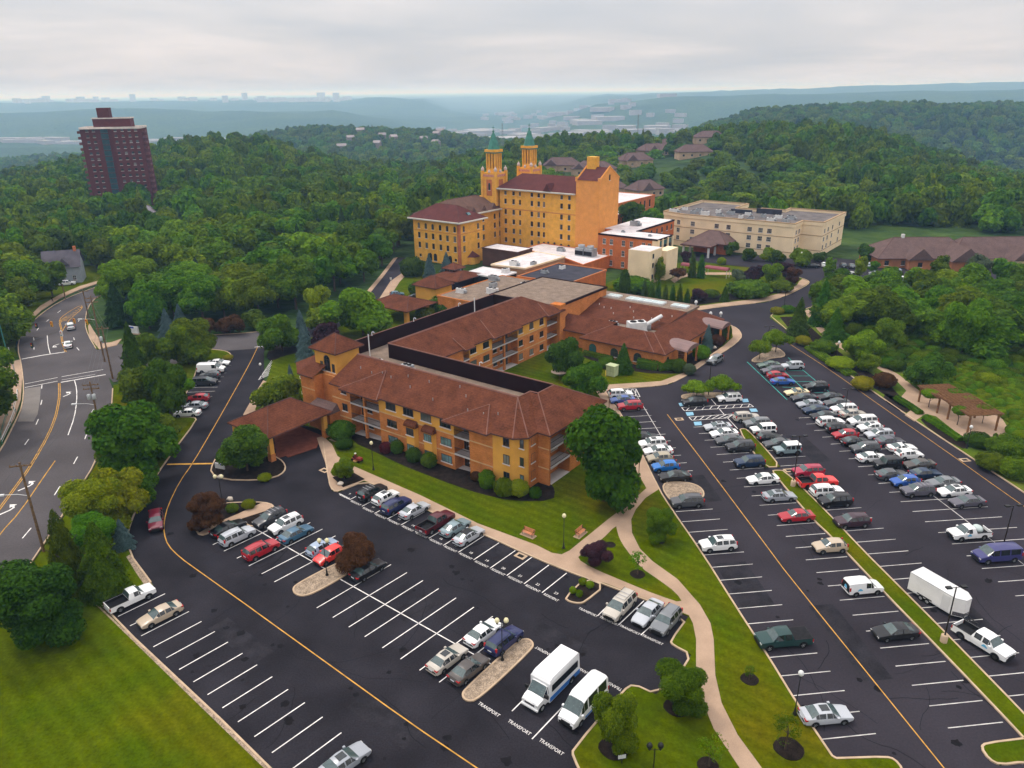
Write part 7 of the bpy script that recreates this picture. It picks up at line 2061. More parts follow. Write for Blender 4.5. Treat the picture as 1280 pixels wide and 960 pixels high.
for a in [
 (36, 800, -22, 88, 692, 'broad', 'dark', 'large dark broadleaf tree on the lawn at the lower left corner', GL), (88, 738, 52, 102, 640, 'pyram', 'mid', 'tall dark pyramidal tree at the edge of the big lawn', GL), (126, 742, 92, 154, 655, 'pyram', 'mid', 'broad pyramidal tree next to the small blue spruce', GL),
 (152, 684, 138, 165, 650, 'cone', 'blue', 'small blue spruce beside the kerb of the entrance drive', GL), (115, 668, 78, 150, 590, 'broad', 'yellow', 'yellow green rounded tree near the wooden pole', GL), (148, 655, 116, 176, 579, 'broad', 'yellow', 'yellow green tree behind the small blue spruce', GL),
 (163, 605, 119, 206, 494, 'broad', 'mid', 'large mid green tree beside the main road', GL), (212, 528, 183, 231, 445, 'broad', 'mid', 'upright green tree beside the white sedan bays', GL), (162, 496, 144, 188, 405, 'cone', 'dark', 'tall dark conifer by the road junction', GL),
 (190, 520, 150, 205, 452, 'broad', 'mid', 'green tree between the dark conifer and the parking bays', GL), (242, 451, 214, 263, 393, 'broad', 'mid', 'spreading green tree behind the white cargo van', GL), (130, 560, 115, 152, 505, 'broad', 'mid', 'low green tree on the road verge below the dark conifer', GL),
 (150, 560, 128, 196, 520, 'broad', 'bright', 'bright leafy tree on the verge beside the main road', GL), (182, 575, 160, 212, 528, 'broad', 'mid', 'green tree overhanging the kerb opposite the canopy', GL), (205, 500, 176, 224, 462, 'broad', 'bright', 'bright green tree beside the silver sedan bays', GL), (105, 700, 82, 138, 640, 'broad', 'mid', 'low green tree between the two pyramidal trees', GL),
 (1112, 352, 1100, 1126, 330, 'broad', 'mid', 'green tree at the near edge of the hotel car park', None), (1142, 358, 1128, 1160, 334, 'broad', 'bright', 'bright tree before the middle of the wide brick house', None), (1176, 357, 1160, 1192, 318, 'tall', 'mid', 'tall loose tree before the wide brick house', None), (1205, 362, 1188, 1222, 330, 'broad', 'mid', 'green tree at the end of the wide brick house', None),
 (1228, 352, 1212, 1240, 316, 'tall', 'grey', 'pale loose tree between the two brown roofed houses', None), (1262, 356, 1240, 1286, 322, 'broad', 'mid', 'broad green tree before the white gabled house', None),
 (182, 462, 160, 212, 410, 'broad', 'mid', 'green tree hiding the side road behind the dark conifer', GL), (228, 456, 204, 258, 400, 'broad', 'mid', 'green tree beside the spreading tree by the cargo van', GL), (202, 560, 172, 222, 512, 'broad', 'mid', 'green tree on the kerb between the sedan bays and the canopy', GL), (140, 600, 122, 168, 545, 'broad', 'mid', 'green tree on the road verge beside the large one', GL), (222, 498, 200, 238, 462, 'broad', 'bright', 'bright tree overhanging the empty bays of the drive', GL), (165, 635, 140, 190, 585, 'broad', 'mid', 'green tree at the kerb above the wine red SUV', GL),
 (208, 421, 196, 219, 386, 'cone', 'blue', 'blue spruce nearer the road junction', GL), (225, 416, 213, 236, 381, 'cone', 'blue', 'blue spruce farther from the road junction', GL), (255, 420, 240, 270, 395, 'broad', 'russet', 'brown leaved tree across the side road from the van', None),
 (289, 416, 269, 303, 392, 'broad', 'russet', 'brown leaved tree second along the side road', None), (320, 410, 301, 338, 386, 'broad', 'dark', 'dark tree third along the side road', None), (348, 440, 322, 377, 387, 'broad', 'mid', 'round green tree at the junction beside the blue spruces', None),
 (375, 432, 364, 388, 388, 'cone', 'blue', 'slim blue spruce behind the round junction tree', None), (379, 452, 367, 392, 405, 'cone', 'blue', 'blue spruce in front of the yellow turret', None), (404, 432, 386, 423, 401, 'broad', 'purple', 'dark purple leaved tree behind the turret', None),
 (452, 420, 414, 488, 353, 'broad', 'bright', 'large light green tree behind the residence turret', None), (398, 405, 381, 414, 354, 'broad', 'bright', 'bright green tree at the edge of the left wood', None), (402, 412, 378, 428, 378, 'broad', 'mid', 'green tree between the bright tree and the purple one', None),
 (345, 515, 316, 377, 465, 'broad', 'mid', 'green tree beside the entrance canopy roof', None), (305, 589, 276, 333, 530, 'broad', 'dark', 'dense green tree on the island in front of the canopy', None), (363, 492, 356, 371, 456, 'cone', 'blue', 'slender blue spruce against the residence wall', None),
 (705, 470, 682, 730, 417, 'broad', 'dark', 'dark round tree in the courtyard', None), (733, 500, 704, 761, 446, 'broad', 'mid', 'green tree in the courtyard nearer the car park', None), (778, 466, 766, 793, 430, 'cone', 'dark', 'dark conifer before the low brick building', None),
 (760, 626, 712, 803, 498, 'broad', 'mid', 'largest green tree beside the corner of the residence', None), (434, 600, 416, 442, 571, 'broad', 'bright', 'small bright tree in the square planter', None), (744, 705, 726, 764, 671, 'broad', 'purple', 'small dark purple tree by the benches', None),
 (824, 676, 808, 843, 632, 'broad', 'bright', 'small bright green tree in a mulch ring beside the curved path', None), (797, 719, 784, 812, 688, 'sparse', 'bright', 'thin young tree in a mulch ring inside the path fork', None), (846, 886, 819, 883, 823, 'broad', 'mid', 'dense green tree right of the two white vans', None),
 (768, 940, 742, 797, 857, 'broad', 'mid', 'dense green tree nearest the bottom edge', None), (885, 959, 871, 906, 920, 'sparse', 'mid', 'thin young tree between the curved path and the bottom edge', None), (986, 938, 962, 1008, 893, 'sparse', 'mid', 'thin young tree by the silver sedan and globe lamp', None),
 (937, 851, 930, 945, 832, 'sparse', 'mid', 'bare little sapling in a mulch ring on the narrow lawn', None), (257, 661, 235, 281, 615, 'broad', 'russet', 'brown red tree on the planted island', None), (441, 712, 416, 467, 665, 'broad', 'russet', 'brown red tree on the gravel island of the front lot', None),
 (868, 497, 855, 887, 478, 'flat', 'bright', 'low flat topped tree on the gravel island, nearer the black SUV', None), (903, 496, 886, 921, 472, 'flat', 'bright', 'flat topped tree on the gravel island beside the white SUV', None), (951, 449, 938, 963, 427, 'flat', 'bright', 'flat topped tree on the near tip of the triangular gravel island', None),
 (971, 441, 955, 987, 415, 'flat', 'bright', 'flat topped tree on the triangular gravel island beside the lamp', None), (866, 347, 860, 872, 316, 'column', 'dark', 'columnar evergreen closer to the glazed corner', None), (877, 348, 871, 883, 317, 'column', 'dark', 'columnar evergreen beside the pink canvas canopy', None),
 (825, 354, 817, 834, 320, 'tall', 'bright', 'tall bright tree against the cream stair tower', None), (873, 377, 862, 884, 358, 'broad', 'purple', 'dark purple tree behind the row of arborvitae', None), (906, 377, 900, 913, 358, 'cone', 'dark', 'small dark conifer on the garden edge by the drive', None),
 (943, 352, 929, 956, 331, 'broad', 'purple', 'wide purple tree on the far side of the garden', None), (967, 359, 954, 979, 327, 'broad', 'bright', 'bright rounded tree between two purple ones in the garden', None), (983, 347, 974, 992, 327, 'broad', 'purple', 'purple tree beside the hotel drive', None),
 (991, 357, 982, 1001, 333, 'broad', 'russet', 'orange brown bushy tree at the drive bend', None), (923, 351, 914, 932, 335, 'broad', 'grey', 'grey green tree beside the pink canvas canopy', None), (902, 331, 897, 907, 322, 'bush', 'bright', 'small round shrub on the hotel forecourt', None),
 (914, 319, 903, 924, 300, 'broad', 'mid', 'green tree against the hotel front beside the porch', None), (936, 326, 926, 946, 308, 'broad', 'mid', 'green tree second from the porch along the hotel', None), (960, 327, 950, 970, 307, 'broad', 'bright', 'green tree third from the porch along the hotel', None),
 (971, 329, 961, 982, 310, 'broad', 'mid', 'green tree fourth from the porch along the hotel', None), (1003, 332, 989, 1018, 309, 'broad', 'bright', 'large bright tree at the hotel corner', None), (1022, 327, 1012, 1032, 314, 'broad', 'dark', 'dark low tree at the hotel corner', None),
 (857, 328, 851, 863, 313, 'broad', 'purple', 'purple tree tucked beside the glazed corner', None), (848, 352, 838, 858, 336, 'flat', 'russet', 'brown flat crowned tree in the garden by the stair tower', None), (1040, 346, 1031, 1048, 320, 'tall', 'bright', 'upright bright tree at the entry of the hotel car park', None),
 (1077, 348, 1068, 1085, 319, 'tall', 'bright', 'upright bright tree in the middle of the hotel car park', None), (1092, 341, 1086, 1099, 326, 'broad', 'bright', 'small bright tree before the wide brick house', None), (1084, 328, 1071, 1099, 304, 'broad', 'dark', 'dark rounded tree beside the wide brick house', None),
 (1000, 419, 986, 1014, 372, 'cone', 'dark', 'dark conifer at the corner of the right hand drive', None), (1030, 406, 1014, 1046, 350, 'cone', 'dark', 'tall dark conifer at the wood edge by the hotel drive', None), (1077, 449, 1054, 1098, 409, 'broad', 'bright', 'bright rounded tree above the garden path', None),
 (1088, 464, 1071, 1103, 440, 'broad', 'mid', 'lower green tree between the garden path and the lamp', None), (1158, 486, 1134, 1182, 437, 'broad', 'dark', 'dark round tree behind the pergola', None), (1204, 446, 1184, 1238, 368, 'broad', 'bright', 'tall bright tree in the wood above the meadow', None),
 (1046, 424, 1030, 1060, 385, 'cone', 'mid', 'slim green conifer above the winding path', None), (1110, 440, 1095, 1130, 395, 'broad', 'mid', 'leafy tree at the wood edge above the golden shrubs', None)]:
 tpx(*a[:9])
for i, (x, y) in enumerate(((806, 373), (815, 375), (823, 377), (832, 379), (841, 381), (850, 382.5), (859, 384))):
 tpx(x, y, x - 5.2, x + 5.2, y - 24 - (i % 3) * 2, 'column', 'dark', 'dark arborvitae in the clipped row behind the skylights', 'arborvitae row behind the low building')
for x0, x1, yt, bx, by, lb in ((1153, 1173, 487, 1160, 509.5, 'mop headed tree at the path end of the pergola'), (1191, 1207, 508, 1197, 532, 'mop headed tree before the middle of the pergola'), (1222, 1238, 510, 1229, 530, 'mop headed tree under the near end of the pergola')):
 tpx(bx, by, x0, x1, yt, 'mop', 'bright', lb, None, clear=.62)
GS = 'foundation shrubs of the residence'
for a in [(496, 566, 488, 504, 551, 'dark', 'clipped round shrub beside the dark red shrub', GS), (517, 577, 508, 526, 560, 'dark', 'clipped round shrub between two others under the bay windows', GS), (536, 584, 527, 545, 566, 'dark', 'clipped round shrub beside the pale flowers', GS),
        (482, 566, 475, 490, 553, 'red', 'dark red low shrub by the balcony', GS), (631, 619, 619, 642, 598, 'yellow', 'yellow green clipped shrub closer to the bay window', GS), (648, 620, 638, 660, 600, 'yellow', 'yellow green clipped shrub closer to the corner', GS),
        (669, 622, 662, 676, 609, 'mid', 'small green shrub at the residence corner', GS), (608, 610, 599, 618, 588, 'bright', 'leafy light green shrub left of the yellow clipped pair', GS), (426, 548, 411, 441, 526, 'dark', 'big dark rounded shrub beside the entrance canopy', GS),
        (429, 560, 420, 440, 549, 'dark', 'low spreading shrub by the bench near the canopy', GS), (595, 600, 588, 602, 590, 'russet', 'brownish low shrub at the brick bay', GS), (758, 459, 749, 768, 447, 'mid', 'round green shrub in the courtyard', None), (848, 465, 841, 857, 449, 'mid', 'green shrub at the end of the long clipped hedge', None),
        (861, 468, 855, 869, 455, 'grey', 'pale variegated shrub by the barrel porch', None), (876, 449, 867, 887, 432, 'mid', 'green shrub beneath the blue spruce', None), (906, 423, 899, 914, 405, 'dark', 'dark shrub at the far end of the low building', None), (897, 431, 889, 905, 418, 'russet', 'dark reddish shrub near the blue spruce', None),
        (885, 436, 877, 893, 406, 'blue', 'blue spruce beside the barrel porch', None), (309, 635, 303, 318, 625, 'yellow', 'small yellow shrub on the planted island', None), (289, 640, 283, 297, 630, 'mid', 'small green shrub on the planted island', None),
        (330, 601, 323, 338, 592, 'yellow', 'yellow flowering clump on the canopy island', None), (728, 731, 724, 733, 726, 'bright', 'little round shrub in the mulch island, topmost', None), (737, 735, 733, 742, 729, 'bright', 'little round shrub in the mulch island, nearest the walk', None),
        (716, 742, 712, 720, 737, 'bright', 'little round shrub in the mulch island, nearest the road', None), (724, 746, 720, 728, 741, 'bright', 'little round shrub in the mulch island, lowest', None), (1078, 486, 1067, 1091, 471, 'gold', 'golden shrub mass by the right hand kerb', None), (1004, 431, 995, 1013, 420, 'gold', 'golden shrub mass beside the winding path', None),
        (972, 392, 964, 980, 384, 'gold', 'golden shrub on the corner by the drive', None), (985, 391, 977, 993, 382, 'mid', 'green shrub beside the golden one on the corner', None), (1106, 484, 1094, 1118, 466, 'russet', 'dark reddish shrub beside the golden mass', None), (1223, 557, 1209, 1238, 541, 'dark', 'dark round shrub at the edge of the patio', None),
        (1258, 572, 1240, 1282, 544, 'mid', 'leafy green shrub by the patio and kerb', None), (1240, 585, 1224, 1258, 566, 'mid', 'low green shrub between the lamp and the kerb', None), (1272, 596, 1255, 1292, 572, 'mid', 'green shrub at the right edge above the kerb', None), (1030, 440, 1016, 1044, 425, 'mid', 'green shrub between the kerb and the winding path', None),
        (1050, 460, 1036, 1066, 446, 'bright', 'bright low shrub above the kerb', None), (515, 345, 502, 528, 322, 'dark', 'dark bushy evergreen before the yellow wing', None), (536, 348, 528, 545, 318, 'blue', 'blue spruce before the yellow wing arches', None), (557, 340, 550, 566, 316, 'blue', 'smaller blue spruce before the yellow wing arches', None),
        (524, 368, 512, 534, 352, 'dark', 'clipped dark shrub by the drop off canopy', None), (535, 372, 525, 545, 356, 'bright', 'bright shrub beside the small pavilion', None), (568, 390, 540, 588, 367, 'mid', 'green tree crown rising behind the long dark screen', None), (528, 396, 520, 542, 382, 'yellow', 'yellow green shrub behind the long dark screen', None),
        (790, 365, 770, 812, 345, 'bright', 'big bright shrub before the cream stair tower', None), (781, 372, 775, 787, 338, 'dark', 'dark narrow evergreen before the bright shrub', None), (935, 370, 915, 960, 350, 'mid', 'spreading garden shrub by the dark fence', None), (975, 364, 962, 990, 350, 'mid', 'garden shrub at the drive bend', None), (889, 372, 880, 898, 362, 'mid', 'garden shrub beside the purple tree', None),
        (744, 352, 735, 752, 343, 'yellow', 'yellow green shrub on the terrace behind the hall', None), (285, 449, 279, 291, 444, 'gold', 'golden low shrub on the drive corner', None)]:
 bx, by, x0, x1, yt, col, lb, g = a
 tpx(bx, by, x0, x1, yt, 'cone' if col == 'blue' else 'bush', col, lb, g, clear=.04)
def hedge(pts, w, h, col, label, n=None):
 P = g2(pts)
 t = thing('hedge', label, 'hedge', (P[0].x, P[0].y, .1))
 mb = MB()
 rr = random.Random(len(label))
 for a, b in zip(P, P[1:]):
  L = (b - a).length
  d = (b - a).normalized(); nr = Vector((-d.y, d.x))
  k = int(L * (w + 2 * h) * 26)
  m_ = MB()
  mb.add([Vector((*(a + nr * s * w * .42), z)) for s in (-1, 1) for z in (.1, h * .9)] + [Vector((*(b + nr * s * w * .42), z)) for s in (-1, 1) for z in (.1, h * .9)],
        [(0, 1, 5, 4), (3, 2, 6, 7), (1, 3, 7, 5), (0, 2, 3, 1), (4, 5, 7, 6)])
  for _ in range(k):
   s = rr.uniform(-1, 1)
   th = s * PI * .55
   q = a + d * rr.uniform(-.2, L + .2) + nr * (math.sin(th) * w * .5)
   z = h * (.25 + .78 * max(0, math.cos(th))) if abs(th) < PI / 2 else rr.uniform(.1, h * .6)
   leafquad(mb, Vector((q.x, q.y, z + rr.uniform(-.06, .08))), Vector((nr.x * math.sin(th), nr.y * math.sin(th), .6)), .17, rr)
 mb.build('foliage', LM[col], t)
 return t
hedge([(798, 459), (822, 462), (850, 461)], 2.6, 2.0, 'dark', 'long clipped dark hedge along the low building’s front')
hedge([(730, 444), (765, 452)], 1.2, 1.2, 'dark', 'low clipped hedge under the arched windows')
hedge([(1121, 500), (1137, 510), (1150, 519)], 1.3, .9, 'mid', 'low hedge between the kerb and the patio, farther piece')
hedge([(1157, 524), (1178, 537), (1200, 552)], 1.3, .9, 'mid', 'low hedge between the kerb and the patio, nearer piece')
hedge([(1012, 436), (1040, 455), (1064, 470)], 2.6, .8, 'mid', 'ground hugging green hedge along the right hand kerb')
def inpoly(p, poly):
 x, y = p
 c = False
 n = len(poly)
 for i in range(n):
  x1, y1 = poly[i]; x2, y2 = poly[(i + 1) % n]
  if (y1 > y) != (y2 > y) and x < (x2 - x1) * (y - y1) / (y2 - y1) + x1: c = not c
 return c
def wp(pts): return [tuple(q) for q in g2(pts)]
WOOD_IN = [wp([(-120, 470), (10, 452), (16, 440), (18, 420), (30, 400), (52, 380), (100, 352), (150, 340), (178, 335), (190, 350), (150, 366), (126, 374), (114, 388), (124, 410), (150, 414), (185, 412), (240, 408), (330, 402), (388, 388), (430, 366), (458, 352), (474, 338), (494, 318), (505, 308), (515, 300), (516, 268), (-200, 268)]),
        wp([(1020, 398), (1050, 425), (1100, 446), (1140, 452), (1180, 452), (1225, 456), (1300, 475), (1420, 470), (1420, 372), (1240, 372), (1100, 368), (1052, 358), (1034, 372)]),
        wp([(-60, 505), (2, 498), (8, 512), (0, 545), (-30, 590), (-120, 640), (-260, 640), (-200, 480)])]
WOOD_OUT = [wp([(58, 352), (64, 368), (112, 350), (112, 334), (90, 338)]), [FB(*q).xy for q in ((-24, -12), (40, -12), (90, 20), (112, 60), (112, 124), (30, 124), (30, 60), (22, 60), (22, 140), (-24, 140), (-32, 60), (-32, 10))],
   wp([(1050, 318), (1060, 300), (1100, 292), (1420, 290), (1420, 332), (1100, 332)]), [(-226, 392), (-172, 402), (-176, 432), (-232, 424)], [(-190, 332), (-166, 332), (-166, 356), (-190, 356)]]
WOOD_OUT2 = [(Vector((VF(px, py, Y, 0)(0, 0).x, Y)), 18) for px, py, Y in ((702, 218, 520), (742, 225, 500), (752, 245, 430), (793, 207, 540), (815, 195, 600), (837, 184, 690), (866, 205, 560), (885, 196, 640), (805, 243, 420))]
LANE = [VF(px, py, Y, 0)(0, 0).xy for px, py, Y in ((790, 245, 400), (806, 236, 440), (830, 226, 480), (826, 216, 520), (812, 205, 560), (826, 192, 640), (846, 185, 690))]
pts = []
rr = random.Random(5)
y = 110.0
while y < 1560:
 st = 9.4 if y < 330 else 11.2 if y < 720 else 14.5
 xm = .86 * (y + 60)
 x = -xm
 while x < xm:
  px_, py_ = x + rr.uniform(-.42, .42) * st, y + rr.uniform(-.42, .42) * st
  x += st
  p = (px_, py_)
  ok = False
  if py_ > 300:
   ok = True
   if py_ < 345 and px_ > 120: ok = py_ > 305 + (0 if px_ > 190 else 15)
  if not ok: ok = any(inpoly(p, q) for q in WOOD_IN)
  if not ok: continue
  if any(inpoly(p, q) for q in WOOD_OUT): continue
  v = Vector(p)
  if any((v - c).length < r_ or (0 < c.y - v.y < 46 and abs(v.x - c.x * v.y / c.y) < 15 and rr.random() < .9) for c, r_ in WOOD_OUT2): continue
  if 380 < py_ < 700 and any((v - c).length < 11 for a_, b_ in zip(LANE, LANE[1:]) for c in (a_, b_, a_.lerp(b_, .5))): continue
  if 340 < py_ < 640 and 96 < px_ < 150 and rr.random() < .45: continue
  if any((px_ - a) ** 2 + (py_ - b) ** 2 < (c * .8) ** 2 for a, b, c in TPOS): continue
  pts.append((px_, py_, terrain(px_, py_), st))
 y += st
pts.sort(key=lambda q: (q[0] ** 2 + q[1] ** 2))
NIND = 222
GRP = {'a': ('leafy tree in the wood beside the main road', 'trees of the wood beside the main road'), 'b': ('leafy tree in the wooded gully above the meadow', 'trees of the gully above the meadow'), 'c': ('conifer standing among the leafy trees of the wood', 'conifers of the wood beside the main road'),
        'd': ('leafy tree on the outer side of the main road', 'trees on the outer side of the main road')}
for i, (x, y_, z, st) in enumerate(pts[:NIND]):
 con = rr.random() < .07
 g = 'b' if x > 60 else 'c' if con else 'd' if x < -100 and y_ < 215 else 'a'
 lb, gp = GRP[g]
 r = st * rr.uniform(.50, .78)
 h = rr.uniform(10.5, 16) if x < 60 else (rr.uniform(7, 12) if y_ < 175 else rr.uniform(6, 9))
 kd = 'cone' if con and g == 'c' else 'broad'
 tree(Vector((x, y_, z)), r * (.6 if kd == 'cone' else 1), h, kd, 'pine' if kd == 'cone' else rr.choice(('forest', 'forest', 'forest', 'mid', 'bright')), lb, gp, 'near' if y_ < 215 else 'mid', .08)
SRC = []
for q in range(4):
 me, a = crown('broad', (0, 1, 4, 5)[q], 'far')
 SRC.append(me)
me, a = crown('cone', 0, 'far'); SRC.append(me)
ASP = [1.25, 1.55, 1.4, 1.75, 2.5]
def scatter(name, points, meshes, material, label):
 """one object: many copies of the meshes on points (x, y, z, scale xy, scale z, rotation, index)"""
 me = bpy.data.meshes.new(name)
 me.from_pydata([p[:3] for p in points], [], [])
 for nm, tp, vals in (('scl', 'FLOAT_VECTOR', [c for p in points for c in (p[3], p[3], p[4])]), ('rot', 'FLOAT_VECTOR', [c for p in points for c in (0, 0, p[5])])):
  at_ = me.attributes.new(nm, tp, 'POINT'); at_.data.foreach_set('vector', vals)
 at_ = me.attributes.new('idx', 'INT', 'POINT'); at_.data.foreach_set('value', [p[6] for p in points])
 o = bpy.data.objects.new(name, me)
 COL.objects.link(o)
 ng = bpy.data.node_groups.new(name, 'GeometryNodeTree')
 ng.interface.new_socket('Geometry', in_out='INPUT', socket_type='NodeSocketGeometry')
 ng.interface.new_socket('Geometry', in_out='OUTPUT', socket_type='NodeSocketGeometry')
 n, l = ng.nodes, ng.links
 gi, go = n.new('NodeGroupInput'), n.new('NodeGroupOutput')
 ip = n.new('GeometryNodeInstanceOnPoints')
 l.new(gi.outputs[0], ip.inputs['Points'])
 jn = n.new('GeometryNodeJoinGeometry')
 for ob in reversed(meshes):
  oi = n.new('GeometryNodeObjectInfo'); oi.inputs['Object'].default_value = ob; oi.inputs['As Instance'].default_value = True; oi.transform_space = 'ORIGINAL'
  l.new(oi.outputs['Geometry'], jn.inputs[0])
 l.new(jn.outputs[0], ip.inputs['Instance'])
 ip.inputs['Pick Instance'].default_value = True
 for nm, tp, sock in (('idx', 'INT', 'Instance Index'), ('scl', 'FLOAT_VECTOR', 'Scale'), ('rot', 'FLOAT_VECTOR', 'Rotation')):
  na = n.new('GeometryNodeInputNamedAttribute'); na.data_type = tp; na.inputs['Name'].default_value = nm
  l.new(na.outputs['Attribute'], ip.inputs[sock])
 l.new(ip.outputs[0], go.inputs[0])
 mod = o.modifiers.new('scatter', 'NODES'); mod.node_group = ng
 o['kind'] = 'stuff'
 o['label'] = label
 return o
src_ob = []
for i, me in enumerate(SRC):
 x, y_, z, st = pts[NIND + i]
 t = thing('broadleaf_tree' if i < 4 else 'conifer_tree', GRP['a'][0] if i < 4 else GRP['c'][0], 'tree', (x, y_, z), GRP['a'][1] if i < 4 else GRP['c'][1])
 c = inst('crown', me, t, (0, 0, 1.5), (0, 0, i), (5.5, 5.5, 12 / ASP[i]) if i < 4 else (3, 3, 13 / 2.5))
 c.material_slots[0].link = 'OBJECT'; c.material_slots[0].material = LM['forest']
 inst('trunk', TRK[i % 4], t, (0, 0, 0), None, (11, 11, 11))
 c.data.materials[0] = LM['forest']
 src_ob.append(c)
W = []
for (x, y_, z, st) in pts[NIND + 5:]:
 con = rr.random() < .05
 r = st * rr.uniform(.48, .80)
 h = rr.uniform(9.5, 16.5) * (1.0 if st < 10 else 1.1)
 if 340 < y_ < 620 and 25 < x < 185: h *= .62
 i = 4 if con else rr.randrange(4)
 if con: r *= .62
 W.append((x, y_, z - 1.0, r, h / ASP[i], rr.uniform(0, 6.28), i))
scatter('woodland', W, src_ob, None, 'dense green woodland covering the hills behind the buildings')
bme, ba = crown('bush', 0, 'mid')
bt = tpx(1236, 480, 1224, 1248, 466, 'bush', 'bright', 'yellow green shrub in the rank meadow behind the pergola', None)
bsrc = [c for c in bt.children if c.name.startswith('foliage')][0]
B = []
BR = wp([(1166, 486), (1182, 462), (1215, 462), (1300, 485), (1400, 500), (1400, 600), (1290, 560), (1262, 545), (1262, 530), (1240, 512), (1205, 498), (1180, 484)])
xs = [p[0] for p in BR]; ys = [p[1] for p in BR]
for _ in range(3600):
 p = (rr.uniform(min(xs), max(xs)), rr.uniform(min(ys), max(ys)))
 if not inpoly(p, BR): continue
 s = rr.uniform(.3, .95)
 B.append((p[0], p[1], .05, s, s * rr.uniform(.6, 1.3), rr.uniform(0, 6.28), 0))
scatter('undergrowth', B, [bsrc], None, 'rank yellow green undergrowth behind the pergola')
B = []
GU = wp([(1020, 398), (1060, 440), (1110, 460), (1180, 470), (1300, 490), (1420, 470), (1420, 372), (1240, 372), (1052, 360)])
xs = [p[0] for p in GU]; ys = [p[1] for p in GU]
for _ in range(1500):
 p = (rr.uniform(min(xs), max(xs)), rr.uniform(min(ys), max(ys)))
 if not inpoly(p, GU): continue
 s = rr.uniform(.8, 2.2)
 B.append((p[0], p[1], .0, s, s * rr.uniform(.7, 1.3), rr.uniform(0, 6.28), 0))
b2 = tpx(1120, 462, 1110, 1131, 449, 'bush', 'mid', 'green shrub at the foot of the gully wood', None)
scatter('undergrowth', B, [[c for c in b2.children if c.name.startswith('foliage')][0]], None, 'green undergrowth filling the gully wood')
print('trees', NTREE, 'wood', len(W))
# ============================================================ LAMPS, POLES, BENCHES, PERGOLA, PEOPLE
M_BLK = mat('black_post', (.012, .012, .013), .5, 0)
M_GLOBE = mat('cream_globe', (.78, .70, .42), .35, 0)
M_GLOBEW = mat('pale_globe', (.70, .70, .68), .35, 0)
M_WOODP = mat('pole_wood', (.16, .10, .055), .9, .3, .3)
M_CEDAR = mat('cedar', (.205, .105, .052), .85, .25, .4)
M_BENCH = mat('bench_wood', (.52, .21, .10), .7, .15, .3)
M_GALV = mat('galvanised_steel', (.45, .47, .47), .5, .1, 1, metal=.4)
M_SIG = mat('signal_yellow', (.55, .25, .02), .5, .1)
M_WIRE = mat('cable', (.06, .06, .065), .6, 0)
def lamp(bx, by, tx, ty, heads, label, globe=None, group='globe lamps'):
 P = G(bx, by)
 P = Vector((P.x, P.y, .1))
 u, dy, dz = ray(tx, ty)
 h = HCAM + dz / dy * P.y - .4
 h = min(max(h, 3.2), 6)
 t = thing('globe_lamp', label, 'lamp post', P, group)
 a = MB(); a.lathe([(.20, 0), (.20, .15), (.11, .3), (.10, .7), (.055, .8), (.045, h)], n=8)
 if heads == 2: a.tube((-.48, 0, h - .12), (.48, 0, h - .12), .035, n=5); a.box(-.5, -.44, -.03, .03, h - .2, h + .05); a.box(.44, .5, -.03, .03, h - .2, h + .05)
 a.build('post', M_BLK, t, world=False)
 for s in ((0,) if heads == 1 else (-.47, .47)):
  g = MB(); g.lathe([(.08, 0), (.10, .06), (.24, .2), (.27, .36), (.20, .55), (.06, .66), (0, .68)], (s, 0, h), 10); g.build('globe', globe or M_GLOBE, t, world=False)
  g = MB(); g.lathe([(.12, -.06), (.12, .05), (.05, .05)], (s, 0, h), 8); g.build('collar', M_BLK, t, world=False)
 return t
lamp(279, 633, 272, 596, 2, 'twin globe lamp on the planted island')
lamp(409, 720, 403, 676, 2, 'twin globe lamp on the gravel island beside the russet tree')
lamp(628, 826, 627, 776, 2, 'twin globe lamp on the gravel island by the navy SUV')
lamp(467, 588, 465, 554, 1, 'cream globe lamp on the lawn before the balconies')
lamp(704.5, 686, 705, 645, 1, 'cream globe lamp on the lawn between two benches')
lamp(993, 894, 1001, 842, 1, 'dark globe lamp beside the lone silver sedan', M_GLOBEW)
lamp(816, 972, 818, 934, 2, 'twin dark lamp post at the bottom edge of the lawn', M_BLK)
lamp(1046, 448, 1049, 428, 1, 'pale globe lamp among the shrubs by the winding path', M_GLOBEW)
lamp(1208, 561, 1214, 534, 1, 'pale globe lamp at the patio corner', M_GLOBEW)
lamp(328, 476, 327, 467, 1, 'pale globe lamp by the hatched bay of the entrance drive', M_GLOBEW)
lamp(365, 432, 366, 421, 1, 'cream globe lamp beside the junction tree')
lamp(720, 465, 720, 449, 1, 'cream globe lamp in the courtyard')
lamp(992, 417, 991, 411, 1, 'pale globe lamp beside the dark conifer', M_GLOBEW)
lamp(1000, 333, 1000, 316, 1, 'pale globe lamp before the hotel corner', M_GLOBEW)
def shoebox(bx, by, ty, label, base=False, arm=0.0):
 P = G(bx, by)
 u, dy, dz = ray(bx, ty)
 h = HCAM + dz / dy * P.y
 t = thing('parking_lamp', label, 'lamp post', (P.x, P.y, 0), 'tall car park lamps')
 a = MB(); z0 = .05
 if base:
  b = MB(); b.lathe([(.36, 0), (.36, .95), (.30, 1.0), (0, 1.0)], n=12); b.build('concrete_base', M_KERB, t, world=False); z0 = 1.0
 a.tube((0, 0, z0), (0, 0, h), .09, .065, 6); a.tube((-.7, 0, h - .05), (.7, 0, h - .05), .035, n=5)
 a.build('pole', mat('bronze_post', (.022, .016, .014), .5, 0), t, world=False)
 for s in (-1, 1):
  b = MB(); b.box(s * .55, s * 1.15, -.2, .2, h - .08, h + .08); b.build('lamp_head', M_BLK, t, world=False)
 t.rotation_euler = (0, 0, rad(6 + arm))
 return t
shoebox(885.5, 494, 452, 'tall dark lamp on the gravel island between two flat topped trees')
